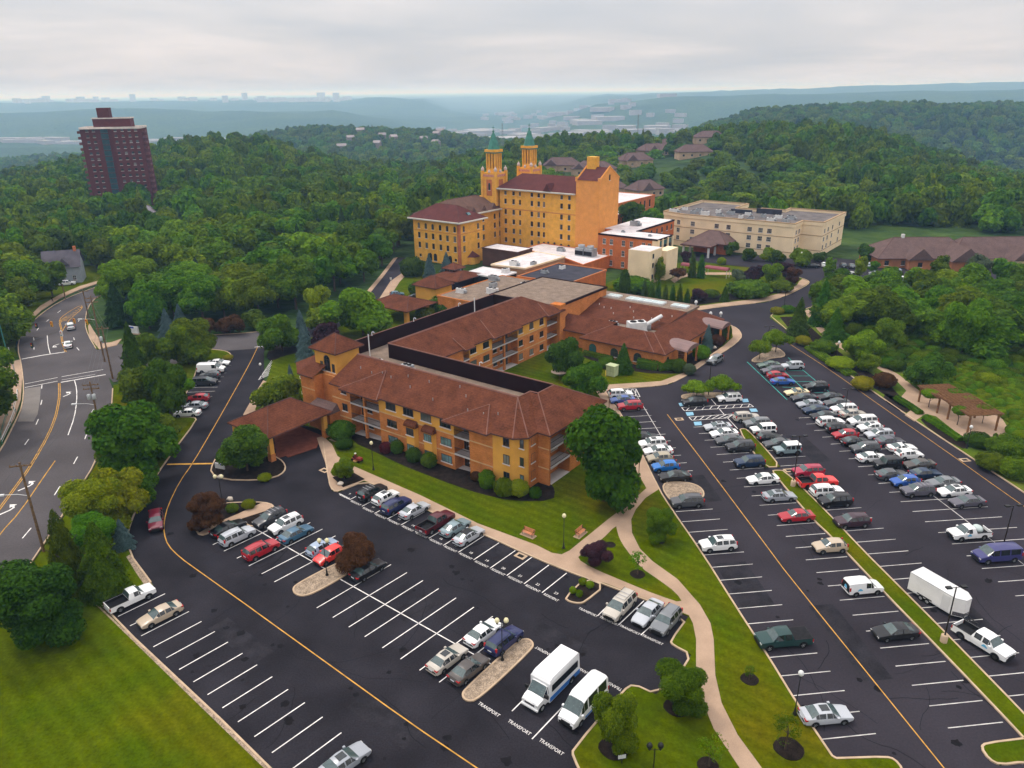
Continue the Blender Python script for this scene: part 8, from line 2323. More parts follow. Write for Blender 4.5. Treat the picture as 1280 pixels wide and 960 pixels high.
shoebox(1055, 520, 486, 'tall double headed lamp inside the packed double row')
shoebox(959, 432, 408, 'tall dark lamp by the triangular gravel island')
shoebox(991, 608, 545, 'tall lamp on a concrete base by the bright red pickup', True)
shoebox(1179, 803, 734, 'tall lamp on a concrete base beside the box trailer', True)
shoebox(1255, 678, 632, 'tall double headed lamp behind the indigo van')
shoebox(980, 384, 364, 'slim dark lamp beside the drive bend')
def stick(name, bx, by, ty, label, mw, r=.05, sign=None, cat='post', group=None):
 P = G(bx, by)
 u, dy, dz = ray(bx, ty)
 h = max(1.2, HCAM + dz / dy * P.y)
 t = thing(name, label, cat, (P.x, P.y, .1), group)
 a = MB(); a.tube((0, 0, 0), (0, 0, h), r, r, 6); a.build('post', mw, t, world=False)
 if sign:
  b = MB(); b.box(-.3, .3, -.06, -.04, h - .7, h); b.build('sign_plate', sign, t, world=False)
 return t
stick('sign_post', 798, 601, 569, 'brown sign post on the walkway by the vivid blue hatchback', M_WOODP, .06)
stick('sign_post', 761, 518, 499, 'brown sign post on the walkway by the red SUV', M_WOODP, .06)
stick('sign_post', 489, 356, 347, 'small white road sign by the drop off canopy', M_GALV, .04, M_WMET, 'sign')
def upole(bx, by, tx, ty, label, arms=(), lampside=0, cans=0):
 P = G(bx, by)
 u, dy, dz = ray(tx, ty)
 h = HCAM + dz / dy * P.y
 t = thing('utility_pole', label, 'utility pole', (P.x, P.y, 0), 'utility poles along the main road')
 a = MB(); a.tube((0, 0, 0), (0, 0, h), .20, .13, 8); a.build('pole', M_WOODP, t, world=False)
 for k, z in enumerate(arms):
  b = MB(); b.box(-1.25, 1.25, -.07, .07, h - z - .07, h - z + .07)
  for x in (-1.15, -.45, .45, 1.15): b.lathe([(.06, 0), (.07, .1), (.03, .2)], (x, 0, h - z + .07), 6)
  b.build('crossarm', M_WOODP, t, world=False)
 for k in range(cans):
  b = MB(); b.lathe([(0, 0), (.28, .0), (.30, .08), (.30, .8), (.2, .92), (0, .95)], (-.5 + .75 * k, -.32, h - 3.0), 12); b.build('transformer', M_GALV, t, world=False)
 if lampside:
  b = MB(); z = h * .64
  b.path([(0, 0, z), (lampside * 1.2, 0, z + .35), (lampside * 2.8, 0, z + .45)], .04); b.box(lampside * 2.7, lampside * 3.5, -.15, .15, z + .36, z + .54)
  b.build('lamp_arm', M_WMET, t, world=False)
 t.rotation_euler = (0, 0, rad(12))
 return Vector((P.x, P.y, h)), t
pA, _ = upole(55, 690, 27, 578, 'wooden utility pole at the lower left beside the rounded trees', (.5,), -1)
pB, _ = upole(130, 556, 116, 477, 'utility pole with grey transformer cans beside the tree by the road', (.6, 1.3), -1, 2)
pC, _ = upole(141, 473, 117, 408, 'utility pole nearer the crosswalk at the junction', (.5,), 0, 1)
pD, _ = upole(131, 452, 111, 370, 'taller utility pole with a long lamp arm at the junction', (.5, 1.4), -1)
pE, _ = upole(112, 402, 101, 362, 'utility pole at the far side of the hatched median', (.5,))
pF, _ = upole(143, 349, 142, 331, 'utility pole at the far bend of the road', (.5,), -1)
pG_, _ = upole(82, 374, 79, 355, 'thin utility pole on the verge below the gabled house')
def cable(a, b, label, sag=.8, dx=0.0, dz=0.0):
 m_ = MB()
 pts_ = []
 for k in range(11):
  t = k / 10
  p = a.lerp(b, t) + Vector((dx, 0, dz))
  p.z -= sag * 4 * t * (1 - t)
  pts_.append(p)
 m_.path(pts_, .022, 4)
 return single('overhead_cable', m_, M_WIRE, label, 'cable', pts_[0], 'overhead cables along the main road')
for a, b, nm in ((pA, pB, 'between the lower left pole and the transformer pole'), (pB, pC, 'between the transformer pole and the junction'), (pC, pE, 'between the junction and the hatched median pole'), (pE, pF, 'running to the far bend of the road')):
 for k, dx in enumerate((-1.1, -.4, .45, 1.15)):
  cable(a, b, 'thin overhead cable ' + nm, .7, dx, -.45)
cable(pA, pA + (pA - pB) * .9, 'thin overhead cable leaving the photo at the lower left', .6, -.5, -.45)
cable(pA, pA + (pA - pB) * .9, 'thin overhead cable leaving the photo at the lower left', .6, .7, -.45)
sp = G(11, 449); sp.z = 0
tpole = thing('signal_pole', 'teal steel signal pole on the outer pavement of the main road', 'signal pole', sp)
a = MB(); a.tube((0, 0, 0), (0, 0, 8.6), .16, .11, 8); a.box(-.4, .4, -.3, .3, 0, 1.5); a.build('pole', M_COPPER, tpole, world=False)
sp2 = G(23, 482); sp2.z = 0
tp2 = thing('signal_pole', 'slim grey signal pole by the bus pad', 'signal pole', sp2)
a = MB(); a.tube((0, 0, 0), (0, 0, 8.3), .11, .08, 8); a.build('pole', M_GALV, tp2, world=False)
tops = [sp + Vector((0, 0, 8.3)), pD - Vector((0, 0, 4)), sp2 + Vector((0, 0, 8.0)), pC - Vector((0, 0, 3.6))]
cable(tops[0], tops[1], 'span wire carrying the far traffic signals', .5)
cable(tops[2], tops[1], 'span wire carrying the near traffic signals', .5)
def signal(px, py, label, w0, w1, m, tt=None):
 best = None
 for k in range(101):
  t = k / 100
  p = w0.lerp(w1, t); p.z -= .5 * 4 * t * (1 - t)
  d = p.y * cP - (p.z - HCAM) * sP
  x = 640 + FPX * p.x / d
  if best is None or abs(x - px) < best[0]: best = (abs(x - px), p)
 p = best[1]
 t = thing('traffic_signal', label, 'traffic light', p, 'traffic signals on the span wires')
 a = MB(); a.box(-.2, .2, -.16, .16, -1.35, -.2); a.tube((0, 0, -.2), (0, 0, .02), .03, n=5); a.build('housing', m, t, world=False)
 for k, z in enumerate((-.42, -.78, -1.14)):
  b = MB(); b.lathe([(.13, 0), (.13, .03), (0, .03)], n=10)
  for v in b.v: v.x, v.y, v.z = v.x, -.16 - v.z, v.y + z
  b.build('lens', (M_TAIL, M_SIG, mat('green_lens', (.02, .12, .07), .2, 0))[k], t, world=False)
 return t
signal(65, 418, 'yellow traffic signal hanging over the outer lanes', tops[0], tops[1], M_SIG)
signal(93, 412, 'yellow traffic signal hanging beside the oncoming white SUV', tops[0], tops[1], M_SIG)
signal(108, 437, 'yellow traffic signal hanging near the junction pole', tops[2], tops[1], M_SIG)
signal(45, 421, 'black backed traffic signal hanging over the nearside lane', tops[0], tops[1], M_BLK)
signal(39, 453, 'large black traffic signal hanging above the stop line', tops[2], tops[1], M_BLK)
signal(76, 444, 'pale grey signal box hanging over the centre line', tops[2], tops[1], M_WMET)
def bench(px, py, ang, label):
 P = G(px, py)
 t = thing('park_bench', label, 'bench', (P.x, P.y, .1), 'wooden park benches', rad(ang))
 a = MB(); a.box(-1.1, 1.1, -.45, .55, 0, .03); a.build('slab', M_CONC, t, world=False)
 a = MB()
 for k in range(4): a.box(-.9, .9, -.25 + .13 * k, -.14 + .13 * k, .43, .47)
 a.build('seat', M_BENCH, t, world=False)
 a = MB()
 for k in range(4): a.box(-.9, .9, .27 + .03 * k, .31 + .03 * k, .52 + .12 * k, .62 + .12 * k)
 a.build('backrest', M_BENCH, t, world=False)
 for s in (-.8, .8):
  a = MB(); a.box(s - .03, s + .03, -.24, -.18, .03, .66); a.box(s - .03, s + .03, .24, .30, .03, .95); a.box(s - .03, s + .03, -.24, .3, .38, .43); a.box(s - .03, s + .03, -.24, .3, .62, .66)
  a.build('leg', M_BLK, t, world=False)
bench(660, 670, -37, 'wooden bench by the resident walk')
bench(726, 669, -37 + 90, 'wooden bench beside the diagonal path')
bench(419, 551, -37, 'wooden bench beside the entrance canopy')
pg = [G(*q).xy for q in ((1148, 503), (1171, 517), (1184, 525), (1209, 541))]
t = thing('pergola', 'long brown slatted pergola stepping along the tan patio', 'pergola', (*pg[1], .1))
side = (G(1244, 539).xy - G(1209, 541).xy)
PH = 2.9
for k, p in enumerate(pg):
 for s in (0, 1):
  q = p + side * s
  a = MB(); a.box(q.x - .13, q.x + .13, q.y - .13, q.y + .13, .1, PH); part('post', a, M_CEDAR, t)
segs = [(pg[0], pg[1], 0.0), (pg[1], pg[2], .25), (pg[2], pg[3], 0.1)]
for k, (p, q, dz) in enumerate(segs):
 e = (q - p).normalized() * .35
 a0, b0 = p - e, q + e
 m_ = MB()
 z = PH + dz
 for s in (-.04, 1.04):
  m_.ribbon([a0 + side * s, b0 + side * s], .14, z, z + .28)
 n = max(6, int((b0 - a0).length / .34))
 for j in range(n + 1):
  c = a0.lerp(b0, j / n)
  m_.ribbon([c - side * .12, c + side * 1.12], .09, z + .28, z + .46)
 for j in range(9):
  s = -.05 + 1.1 * j / 8
  m_.ribbon([a0 + side * s, b0 + side * s], .07, z + .46, z + .53)
 part('slatted_roof', m_, M_CEDAR, t)
for i, (s, w) in enumerate(((.25, 1.5), (.5, 1.2), (.8, 1.4))):
 c = pg[0].lerp(pg[3], s) + side * .9
 m_ = crown_ball(300 + i, 260, .14, .5, False)
 v = inst('climbing_vine', m_.mesh('climbing_vine', LM['bright']), None, (c.x, c.y, PH + .35), None, (w, w * .8, .8))
 tag(v, 'green climbing vine sprawling over the far edge of the pergola', 'vine', 'vines on the pergola')
m_ = MB()
FP = chaikin(g2([(858, 383), (900, 376), (950, 370), (975, 363), (994, 354)]), 2, False)
ft = thing('garden_fence', 'black railing fence round the hotel garden by the drive', 'fence', (*FP[0], .1))
for z in (.25, 1.45): m_.ribbon(FP, .05, z, z + .06)
acc = 0
for a, b in zip(FP, FP[1:]):
 L = (b - a).length
 k = int(L / .28)
 for j in range(max(1, k)):
  p = a.lerp(b, j / max(1, k)); m_.box(p.x - .015, p.x + .015, p.y - .015, p.y + .015, .1, 1.6)
part('railing', m_, M_BLK, ft)
for P_, lb in ((((-18, 590), (2, 548), (10, 520)), 'dark green railing along the outer pavement'), (((3, 556), (14, 532), (20, 516)), 'white topped guard rail beside the bus pad, nearer piece'), (((18, 514), (22, 500), (23, 492)), 'white topped guard rail beside the bus pad, farther piece')):
 P2 = g2(P_)
 f = thing('guard_rail', lb, 'railing', (*P2[0], .1))
 a = MB(); a.ribbon(P2, .08, .9, 1.05); a.ribbon(P2, .05, .45, .5); part('rail', a, M_WMET if 'white' in lb else M_COPPER, f)
 for p in P2:
  a = MB(); a.box(p.x - .05, p.x + .05, p.y - .05, p.y + .05, .1, .95); part('post', a, M_COPPER, f)
c = G(765, 470); t = thing('transformer_cabinet', 'pale green transformer cabinet on the courtyard lawn', 'utility box', (c.x, c.y, .1), None, rad(-40))
a = MB(); a.box(-1.0, 1.0, -.8, .8, .1, 2.3); a.build('housing', mat('pale_green_paint', (.42, .47, .26), .6, .1, 1), t, world=False)
a = MB(); a.box(-1.1, 1.1, -.9, .9, 2.3, 2.4); a.build('lid', mat('pale_green_paint', (.42, .47, .26)), t, world=False)
a = MB(); a.box(-.02, .02, -.815, -.8, .3, 2.1); a.box(-.9, .9, -.81, -.8, 1.15, 1.18); a.build('door_seam', M_CTRIM, t, world=False)
for q, lb in (((757, 470.5), 'yellow bollard in front of the pale green cabinet'), ((766.5, 471.5), 'yellow bollard at the corner of the pale green cabinet'), ((772, 469), 'yellow bollard standing apart from the pale green cabinet')):
 p = G(*q); a = MB(); a.lathe([(.11, 0), (.11, 1.1), (.07, 1.2), (0, 1.22)], n=10)
 single('bollard', MB() if 0 else a, mat('bollard_yellow', (.68, .52, .10), .6, .1), lb, 'bollard', None, 'yellow bollards').location = (p.x, p.y, .1)
p = G(699, 476); t = thing('garden_umbrella', 'round grey thatched umbrella in the courtyard', 'umbrella', (p.x, p.y, .1))
a = MB(); a.tube((0, 0, 0), (0, 0, 2.3), .05, n=6); a.build('pole', M_WOODP, t, world=False)
a = MB(); a.lathe([(1.75, 1.95), (1.0, 2.25), (0, 2.6)], n=16); a.build('canopy', mat('grey_thatch', (.25, .19, .15), .9, .2, .5), t, world=False)
p = G(1049, 354); t = thing('sign_board', 'pale blue grey box shaped sign by the hotel drive', 'sign', (p.x, p.y, .1), None, rad(-10))
a = MB(); a.box(-1.0, 1.0, -.5, .5, 0, 3.0); a.build('panel', mat('blue_grey_panel', (.34, .40, .45), .6, .08, 1), t, world=False)
a = MB(); a.box(-1.08, 1.08, -.58, .58, 3.0, 3.3); a.build('cap', M_WMET, t, world=False)
p = G(276, 589); t = thing('sign_board', 'small white sign board on the canopy island', 'sign', (p.x, p.y, .12), None, rad(-20))
a = MB(); a.box(-.9, .9, -.08, .08, .35, 1.25); a.build('panel', M_WMET, t, world=False)
a = MB(); a.box(.1, .75, -.09, -.081, 1.0, 1.25); a.build('blue_patch', mat('blue_mark', (.05, .08, .35), .6, 0), t, world=False)
for s in (-.7, .7):
 a = MB(); a.box(s - .05, s + .05, -.05, .05, 0, .4); a.build('leg', M_BLK, t, world=False)
p = G(777, 955); t = thing('sign_board', 'small white sign at the bottom edge of the lawn', 'sign', (p.x, p.y, .1), None, rad(10))
a = MB(); a.box(-.35, .35, -.03, .03, .55, .95); a.build('panel', M_WMET, t, world=False)
a = MB(); a.box(-.04, .04, -.03, .03, 0, .55); a.build('post', M_BLK, t, world=False)
p = G(168, 418); t = thing('sign_board', 'white and blue sign board on the grass by the junction', 'sign', (p.x, p.y, .1), None, rad(-20))
a = MB(); a.box(-1.5, 1.5, -.2, .2, .3, 2.0); a.build('panel', M_WMET, t, world=False)
a = MB(); a.box(-1.5, .4, -.21, -.201, 1.5, 2.0); a.build('blue_band', mat('blue_mark', (.05, .08, .35)), t, world=False)
a = MB(); a.box(-1.7, 1.7, -.35, .35, 0, .3); a.build('plinth', M_KERB, t, world=False)
for q, lb in (((288, 626), 'white boulder beside the twin globe lamp of the planted island'), ((426, 607), 'pale boulder in the corner of the square planter'), ((276, 598), 'tan boulder on the canopy island'), ((893, 436), 'pale boulder before the blue spruce')):
 p = G(*q); a = MB(); a.blob((0, 0, .22), .48, .36, .34, 9, 6, .5, len(lb)); o = single('boulder', a, mat('pale_rock', (.55, .48, .40), .9, .2, .4), lb, 'rock'); o.location = (p.x, p.y, .1)
for q in ((651, 695), (405.5, 588), (849, 524), (986, 588), (1206, 575)):
 p = G(*q).xy; a = MB()
 F = frame(p.x, p.y, -39 if q[0] < 700 else 6); a.box(-.75, .75, -.55, .55, -.02, .03, 0, F); a.box(-.42, .42, -.28, .28, .03, .034, 1, F)
 o = struct('drain_surround', a, [M_KERB, M_DARK])
for (u, v, z, lb) in ((-48.3, 11, ZR, 'white bent vent pipe nearest the turret on the long dark screen'), (-48.3, 22.5, ZR, 'white bent vent pipe at the middle of the long dark screen'), (-48.3, 36.5, ZR, 'white bent vent pipe at the far end of the long dark screen'), (-20.5, 9.3, ZR, 'white bent vent pipe on the inner ridge facing the courtyard')):
 a = MB(); q0 = FA(u, v, z); a.path([q0, q0 + Vector((0, 0, .7)), q0 + Vector((.3, -.1, .85)), q0 + Vector((.5, -.2, .6))], .08, 6)
 single('vent_pipe', a, M_WMET, lb, 'vent pipe', q0, 'bent vent pipes')
for (u, v, z, h, lb) in ((-44.0, 6.2, ZW, 5.0, 'white mast rising behind the turret'), (-45.5, 38.5, ZW, 4.6, 'white mast at the far end of the flat roof strip')):
 a = MB(); q0 = FA(u, v, z); a.tube(q0, q0 + Vector((0, 0, h)), .12, .10, 6); single('roof_mast', a, M_WMET, lb, 'mast', q0)
for (u, v, lb) in ((-14.5, 84.6, 'white roof vent nearest the skylights'), (-11.0, 85.6, 'white roof vent in the middle of the low building’s far eave'), (-9.0, 87.0, 'white roof vent at the far corner of the low building')):
 vent(FA(u, v, 4.3 if u > -12 else 6.8), lb, .4, 1.3)
def person(P, rz, pose, label, shirt, trousers, hat=None):
 """one continuous skinned body; clothing follows as child meshes"""
 t = thing('person', label, 'person', P, None, rz)
 if pose == 'sit':
  J = dict(pel=(0, 0, .55), che=(0, .02, .95), nec=(0, .03, 1.10), hed=(0, .05, 1.20), top=(0, .06, 1.33), hl=(-.10, .03, .54), kl=(-.14, .46, .58), al=(-.14, .56, .20), fl=(-.14, .70, .15), hr=(.10, .03, .54), kr=(.14, .46, .58), ar=(.14, .56, .20), fr=(.14, .70, .15),
        sl=(-.19, .03, 1.03), el=(-.25, .14, .78), wl=(-.18, .38, .82), ml=(-.16, .46, .84), sr=(.19, .03, 1.03), er=(.25, .14, .78), wr=(.18, .38, .82), mr=(.16, .46, .84))
 else:
  J = dict(pel=(0, 0, .93), che=(0, .01, 1.30), nec=(0, .01, 1.47), hed=(0, .03, 1.56), top=(0, .03, 1.70), hl=(-.09, 0, .90), kl=(-.11, .05, .50), al=(-.12, -.10, .09), fl=(-.12, .05, .04), hr=(.09, 0, .90), kr=(.11, .10, .50), ar=(.11, .15, .09), fr=(.11, .31, .04),
        sl=(-.19, .01, 1.41), el=(-.24, .03, 1.13), wl=(-.22, .14, .90), ml=(-.21, .18, .82), sr=(.19, .01, 1.41), er=(.24, -.05, 1.14), wr=(.23, .02, .89), mr=(.22, .05, .81))
 E2 = 'pel-che che-nec nec-hed hed-top pel-hl hl-kl kl-al al-fl pel-hr hr-kr kr-ar ar-fr che-sl sl-el el-wl wl-ml che-sr sr-er er-wr wr-mr'.split()
 RD = dict(pel=.15, che=.16, nec=.065, hed=.10, top=.075, hl=.10, kl=.068, al=.045, fl=.04, hr=.10, kr=.068, ar=.045, fr=.04, sl=.075, el=.052, wl=.035, ml=.038, sr=.075, er=.052, wr=.035, mr=.038)
 K = list(J)
 me = bpy.data.meshes.new('body')
 me.from_pydata([J[k] for k in K], [tuple(K.index(q) for q in e.split('-')) for e in E2], [])
 o = bpy.data.objects.new('body', me)
 COL.objects.link(o)
 sk = o.modifiers.new('skin', 'SKIN')
 sv = me.skin_vertices[0].data if me.skin_vertices else None
 if sv is None:
  bm = bmesh.new(); bm.from_mesh(me); bm.verts.layers.skin.verify(); bm.to_mesh(me); bm.free(); sv = me.skin_vertices[0].data
 for i, k in enumerate(K):
  sv[i].radius = (RD[k], RD[k]); sv[i].use_root = (k == 'pel')
 ss = o.modifiers.new('smooth', 'SUBSURF'); ss.levels = ss.render_levels = 2
 bpy.context.view_layer.update()
 dg = bpy.context.evaluated_depsgraph_get()
 m2 = bpy.data.meshes.new_from_object(o.evaluated_get(dg))
 bpy.data.objects.remove(o)
 m2.name = 'body'
 for m in (mat('skin', (.42, .22, .15), .6, .05, .5), shirt, trousers, M_BLK): m2.materials.append(m)
 hz = J['nec'][2]; pz = J['pel'][2] + .04
 for p in m2.polygons:
  c = p.center
  p.use_smooth = True
  arm = abs(c.x) > .17 and c.z > .6
  if c.z > hz: p.material_index = 0
  elif arm and c.z < J['el'][2] + .02 and (c - Vector(J['wl' if c.x < 0 else 'wr'])).length < .22: p.material_index = 0
  elif c.z > pz: p.material_index = 1
  elif c.z < .1 + (.12 if pose == 'sit' else 0): p.material_index = 3
  else: p.material_index = 2
 inst('body', m2, t)
 hx, hy, hh = J['hed']
 h = MB(); h.blob((hx, hy - .015, hh + .075), .108, .118, .085, 10, 7)
 if hat: h.lathe([(.19, 0), (.19, .015), (.12, .03), (.11, .10), (0, .13)], (hx, hy, hh + .09), 12)
 h.build('hat' if hat else 'hair', hat or mat('dark_hair', (.03, .02, .015), .8, 0), t, world=False)
 return t
mp_ = G(446, 577); md = rad(-34)
mw = thing('riding_mower', 'red riding lawn mower on the front lawn', 'lawn mower', (mp_.x, mp_.y, .1), None, md - PI / 2)
M_RED = mat('mower_red', (.20, .02, .018), .4, .1)
a = MB(); a.box(-.36, .36, .25, 1.05, .38, .78); a.box(-.30, .30, .95, 1.15, .42, .68); a.box(-.42, .42, -.75, .25, .30, .42); a.box(-.40, .40, -.75, -.25, .42, .52); a.build('bonnet', M_RED, mw, world=False)
a = MB(); a.box(-.26, .26, -.45, -.02, .50, .58); a.box(-.26, .26, -.52, -.43, .55, .92); a.build('seat', M_BLK, mw, world=False)
a = MB(); a.prism([(-.72, -.25), (.62, -.25), (.62, .35), (-.72, .35)], .12, .30); a.build('cutting_deck', mat('deck_tan', (.45, .28, .10), .5, .1), mw, world=False)
a = MB(); a.tube((0, .35, .75), (0, .22, .95), .025, n=6); a.lathe([(.17, 0), (.19, .02), (.17, .04)], (0, .22, .95), 12); a.build('steering_wheel', M_BLK, mw, world=False)
for x, y, r in ((-.42, -.5, .26), (.42, -.5, .26), (-.40, .8, .19), (.40, .8, .19)):
 a = MB(); a.tube((x - .09, y, r), (x + .09, y, r), r, n=14); a.build('wheel', M_TYRE, mw, world=False)
pp = Vector((mp_.x, mp_.y, .1)) + Matrix.Rotation(md - PI / 2, 3, 'Z') @ Vector((0, -.24, 0))
person((pp.x, pp.y, .13), md - PI / 2, 'sit', 'person in a white hat and dark red shirt seated on the riding mower', mat('dark_red_shirt', (.14, .018, .022), .8, .1), mat('dark_trousers', (.05, .03, .03), .8, .1), mat('white_hat', (.70, .70, .72), .7, .05))
q = G(885.5, 448); person((q.x, q.y, .13), rad(150), 'stand', 'person in a bright pink top walking on the kerb by the grey SUV', mat('pink_top', (.75, .10, .16), .8, .05), mat('pink_trousers', (.60, .12, .15), .8, .05))
q = G(66, 378); person((q.x, q.y, .13), rad(-30), 'stand', 'person in dark clothes walking on the far pavement', mat('black_top', (.02, .02, .022), .8, 0), mat('black_trousers', (.015, .015, .018), .8, 0))
M_FARW = mat('far_pale_wall', (.34, .32, .31), .9, .1, 30)
M_FARR = mat('far_roof', (.30, .26, .26), .9, .2, 30)
rr2 = random.Random(21)
def farhouse(px, py, Y, L, W, h, label, cat, group, name, base=0.0, roofed=True, wm=None):
 u, dy, dz = ray(px, py)
 X = u / dy * Y
 z0 = terrain(X, Y)
 F = frame(X, Y, rr2.uniform(-40, 40))
 t = thing(name, label, cat, (X, Y, z0), group)
 a = MB(); a.box(-L / 2, L / 2, -W / 2, W / 2, z0 - 4, z0 + base + h, 0, F); part('wall', a, wm or M_FARW, t)
 a = MB()
 if roofed: gable(a, F, -L / 2 - .5, L / 2 + .5, -W / 2 - .5, W / 2 + .5, z0 + base + h, z0 + base + h + W * .35, 'u')
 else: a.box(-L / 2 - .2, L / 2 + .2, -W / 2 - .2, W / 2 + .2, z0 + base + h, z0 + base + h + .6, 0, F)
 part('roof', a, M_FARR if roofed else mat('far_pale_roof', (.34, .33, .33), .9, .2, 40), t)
for px, py in ((425, 161), (437, 161), (452, 181), (472, 187), (479, 190), (545, 183), (551, 191), (547, 196), (492, 176), (530, 186)):
 farhouse(px, py, 1290 + rr2.uniform(-160, 40), rr2.uniform(10, 15), 9, 3.5, 'small house among the trees of the middle ridge', 'house', 'houses on the middle ridge', 'distant_house', 9.5, True, mat('far_house_wall', (.24, .20, .18), .9, .1, 30))
for k in range(120):
 Y = rr2.choice((2600, 2900, 3200, 3500, 3900, 4400, 5000, 5800))
 px = rr2.uniform(545, 860) if Y < 4500 else rr2.uniform(600, 760)
 big = rr2.random() < .35
 farhouse(px, 150, Y + rr2.uniform(-150, 150), rr2.uniform(60, 150) if big else rr2.uniform(25, 60), rr2.uniform(40, 80) if big else 22, rr2.uniform(10, 16), 'pale building of the hazy town in the far valley', 'building', 'buildings of the town in the far valley', 'distant_building', 2, False)
for k in range(26):
 px = -5 + 335 * (k + rr2.random()) / 26
 farhouse(px, 168, 2950 + rr2.uniform(-60, 60), rr2.uniform(40, 150), 35, rr2.uniform(8, 12), 'pale building on the valley road beyond the red tower', 'building', 'pale buildings beyond the red tower', 'distant_building', 1, False)
for k in range(70):
 px = rr2.choice((rr2.uniform(20, 120), rr2.uniform(120, 440), rr2.uniform(300, 440)))
 h = rr2.uniform(18, 38) if rr2.random() < .85 else rr2.uniform(45, 75)
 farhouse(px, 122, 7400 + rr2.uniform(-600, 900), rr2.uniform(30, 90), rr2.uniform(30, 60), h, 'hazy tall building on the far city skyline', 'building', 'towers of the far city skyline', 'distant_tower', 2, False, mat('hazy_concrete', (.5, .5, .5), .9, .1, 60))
for px, py, Y, h, lb in ((797, 166, 900, 62, 'thin lattice radio mast rising behind the middle wood'), (628, 182, 760, 40, 'thin pale mast between the green spires')):
 u, dy, dz = ray(px, py)
 X = u / dy * Y
 z0 = terrain(X, Y)
 a = MB()
 top = Vector((X, Y, z0 + h))
 for k in range(3):
  d = Vector((math.cos(2.1 * k), math.sin(2.1 * k), 0))
  a.tube(Vector((X, Y, z0)) + d * 1.6, top + d * .5, .16, .12, 4)
 for j in range(14):
  z = j / 14
  r_ = 1.6 - 1.1 * z
  c = [Vector((X, Y, z0 + h * z)) + Vector((math.cos(2.1 * k), math.sin(2.1 * k), 0)) * r_ for k in range(3)]
  c2 = [Vector((X, Y, z0 + h * (z + 1 / 14))) + Vector((math.cos(2.1 * k), math.sin(2.1 * k), 0)) * (r_ - .08) for k in range(3)]
  for k in range(3): a.tube(c[k], c2[(k + 1) % 3], .09, .09, 3)
 single('radio_mast', a, mat('mast_steel', (.16, .16, .17), .6, 0), lb, 'mast', (X, Y, z0))
# ============================================================ LIGHT, SKY, AIR
SUN_EL, SUN_AZ = rad(58), rad(-50)     # soft sun behind cloud, from the far left
w = bpy.data.worlds.new('World')
S.world = w
w.use_nodes = True
nt = w.node_tree
n, l = nt.nodes, nt.links
bg = n['Background']
sky = n.new('ShaderNodeTexSky')
sky.sky_type = 'NISHITA'
sky.sun_disc = False
sky.sun_elevation = SUN_EL
sky.sun_rotation = SUN_AZ
sky.air_density = 1.0
sky.dust_density = 3.0
tc = n.new('ShaderNodeTexCoord')
sx = n.new('ShaderNodeSeparateXYZ'); l.new(tc.outputs['Generated'], sx.inputs[0])
mxz = n.new('ShaderNodeMath'); mxz.operation = 'MAXIMUM'; mxz.inputs[1].default_value = 0.0
l.new(sx.outputs['Z'], mxz.inputs[0])
ad = n.new('ShaderNodeMath'); ad.operation = 'ADD'; ad.inputs[1].default_value = .11
l.new(mxz.outputs[0], ad.inputs[0])
dv = n.new('ShaderNodeVectorMath'); dv.operation = 'DIVIDE'
cb = n.new('ShaderNodeCombineXYZ')
for i in range(3): l.new(ad.outputs[0], cb.inputs[i])
l.new(tc.outputs['Generated'], dv.inputs[0]); l.new(cb.outputs[0], dv.inputs[1])
no = n.new('ShaderNodeTexNoise'); no.inputs['Scale'].default_value = .42; no.inputs['Detail'].default_value = 4; no.inputs['Roughness'].default_value = .52
no.inputs['Distortion'].default_value = .35
l.new(dv.outputs[0], no.inputs['Vector'])
cr = n.new('ShaderNodeValToRGB')
e = cr.color_ramp.elements
CL = 7.0
e[0].position, e[0].color = .34, (.60 * CL, .62 * CL, .665 * CL, 1)
e[1].position, e[1].color = .66, (.89 * CL, .83 * CL, .82 * CL, 1)
m_ = e.new(.5); m_.color = (.72 * CL, .705 * CL, .72 * CL, 1)
l.new(no.outputs['Fac'], cr.inputs[0])
mx = n.new('ShaderNodeMix'); mx.data_type = 'RGBA'; mx.inputs[0].default_value = .93
l.new(sky.outputs[0], mx.inputs[6]); l.new(cr.outputs[0], mx.inputs[7])
zr = n.new('ShaderNodeMapRange')
for i, v in enumerate((0.0, 1.0, 1.0, 2.9)): zr.inputs[i + 1].default_value = v
l.new(sx.outputs['Z'], zr.inputs[0])
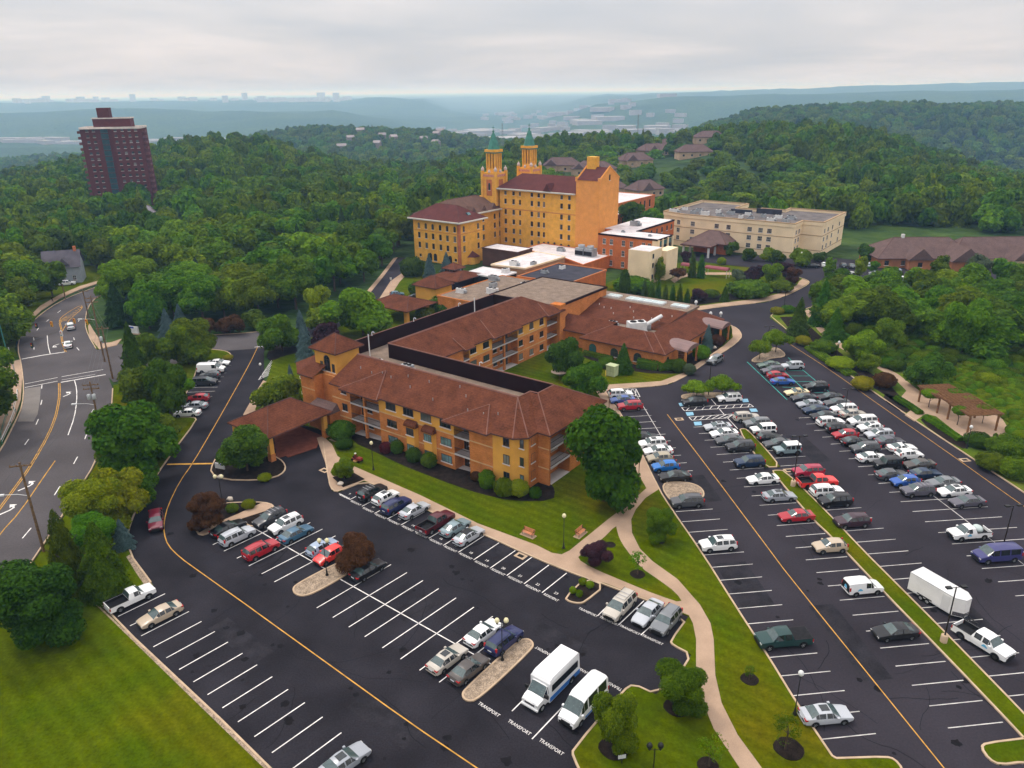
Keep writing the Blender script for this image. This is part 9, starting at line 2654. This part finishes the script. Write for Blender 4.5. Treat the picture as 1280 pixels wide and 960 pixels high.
mz = n.new('ShaderNodeVectorMath'); mz.operation = 'SCALE'
l.new(mx.outputs[2], mz.inputs[0]); l.new(zr.outputs[0], mz.inputs['Scale'])
l.new(mz.outputs[0], bg.inputs['Color'])
bg.inputs['Strength'].default_value = .125
sd_ = bpy.data.lights.new('sun', 'SUN')
sd_.energy = 1.5
sd_.angle = rad(11)
sd_.color = (1.0, .93, .84)
so = bpy.data.objects.new('sun', sd_)
COL.objects.link(so)
so.location = (0, 0, 300)
dsun = Vector((math.sin(SUN_AZ) * math.cos(SUN_EL), math.cos(SUN_AZ) * math.cos(SUN_EL), math.sin(SUN_EL)))
so.rotation_euler = dsun.to_track_quat('Z', 'Y').to_euler()
if HAZE:
 hb = MB()
 hb.box(-110000, 110000, -300, 85000, -140, 118)
 hm = bpy.data.materials.new('haze_air')
 hm.use_nodes = True
 hn = hm.node_tree.nodes
 hn.remove(hn['Principled BSDF'])
 pv = hn.new('ShaderNodeVolumePrincipled')
 pv.inputs['Color'].default_value = (.35, .60, 1.0, 1)
 pv.inputs['Density'].default_value = HAZE
 pv.inputs['Absorption Color'].default_value = (1, 1, 1, 1)
 pv.inputs['Anisotropy'].default_value = .25
 hm.node_tree.links.new(pv.outputs[0], hn['Material Output'].inputs['Volume'])
 ho = hb.build('haze', hm)
 ho['kind'] = 'stuff'
 ho['label'] = 'pale blue summer haze over the valley'
S.render.engine = 'CYCLES'
S.cycles.max_bounces = 6
S.cycles.diffuse_bounces = 3
S.cycles.glossy_bounces = 2
S.cycles.transmission_bounces = 2
S.cycles.transparent_max_bounces = 8
S.cycles.volume_bounces = 2
S.cycles.use_adaptive_sampling = True
S.cycles.adaptive_threshold = .02
S.cycles.use_denoising = True
S.cycles.denoiser = 'OPENIMAGEDENOISE'
S.cycles.denoising_prefilter = 'ACCURATE'
S.cycles.sample_clamp_indirect = 6
S.view_settings.view_transform = 'Standard'
S.view_settings.look = 'None'
S.view_settings.exposure = EXPO
S.view_settings.gamma = 1
S.view_settings.use_curve_mapping = False
S.render.film_transparent = False
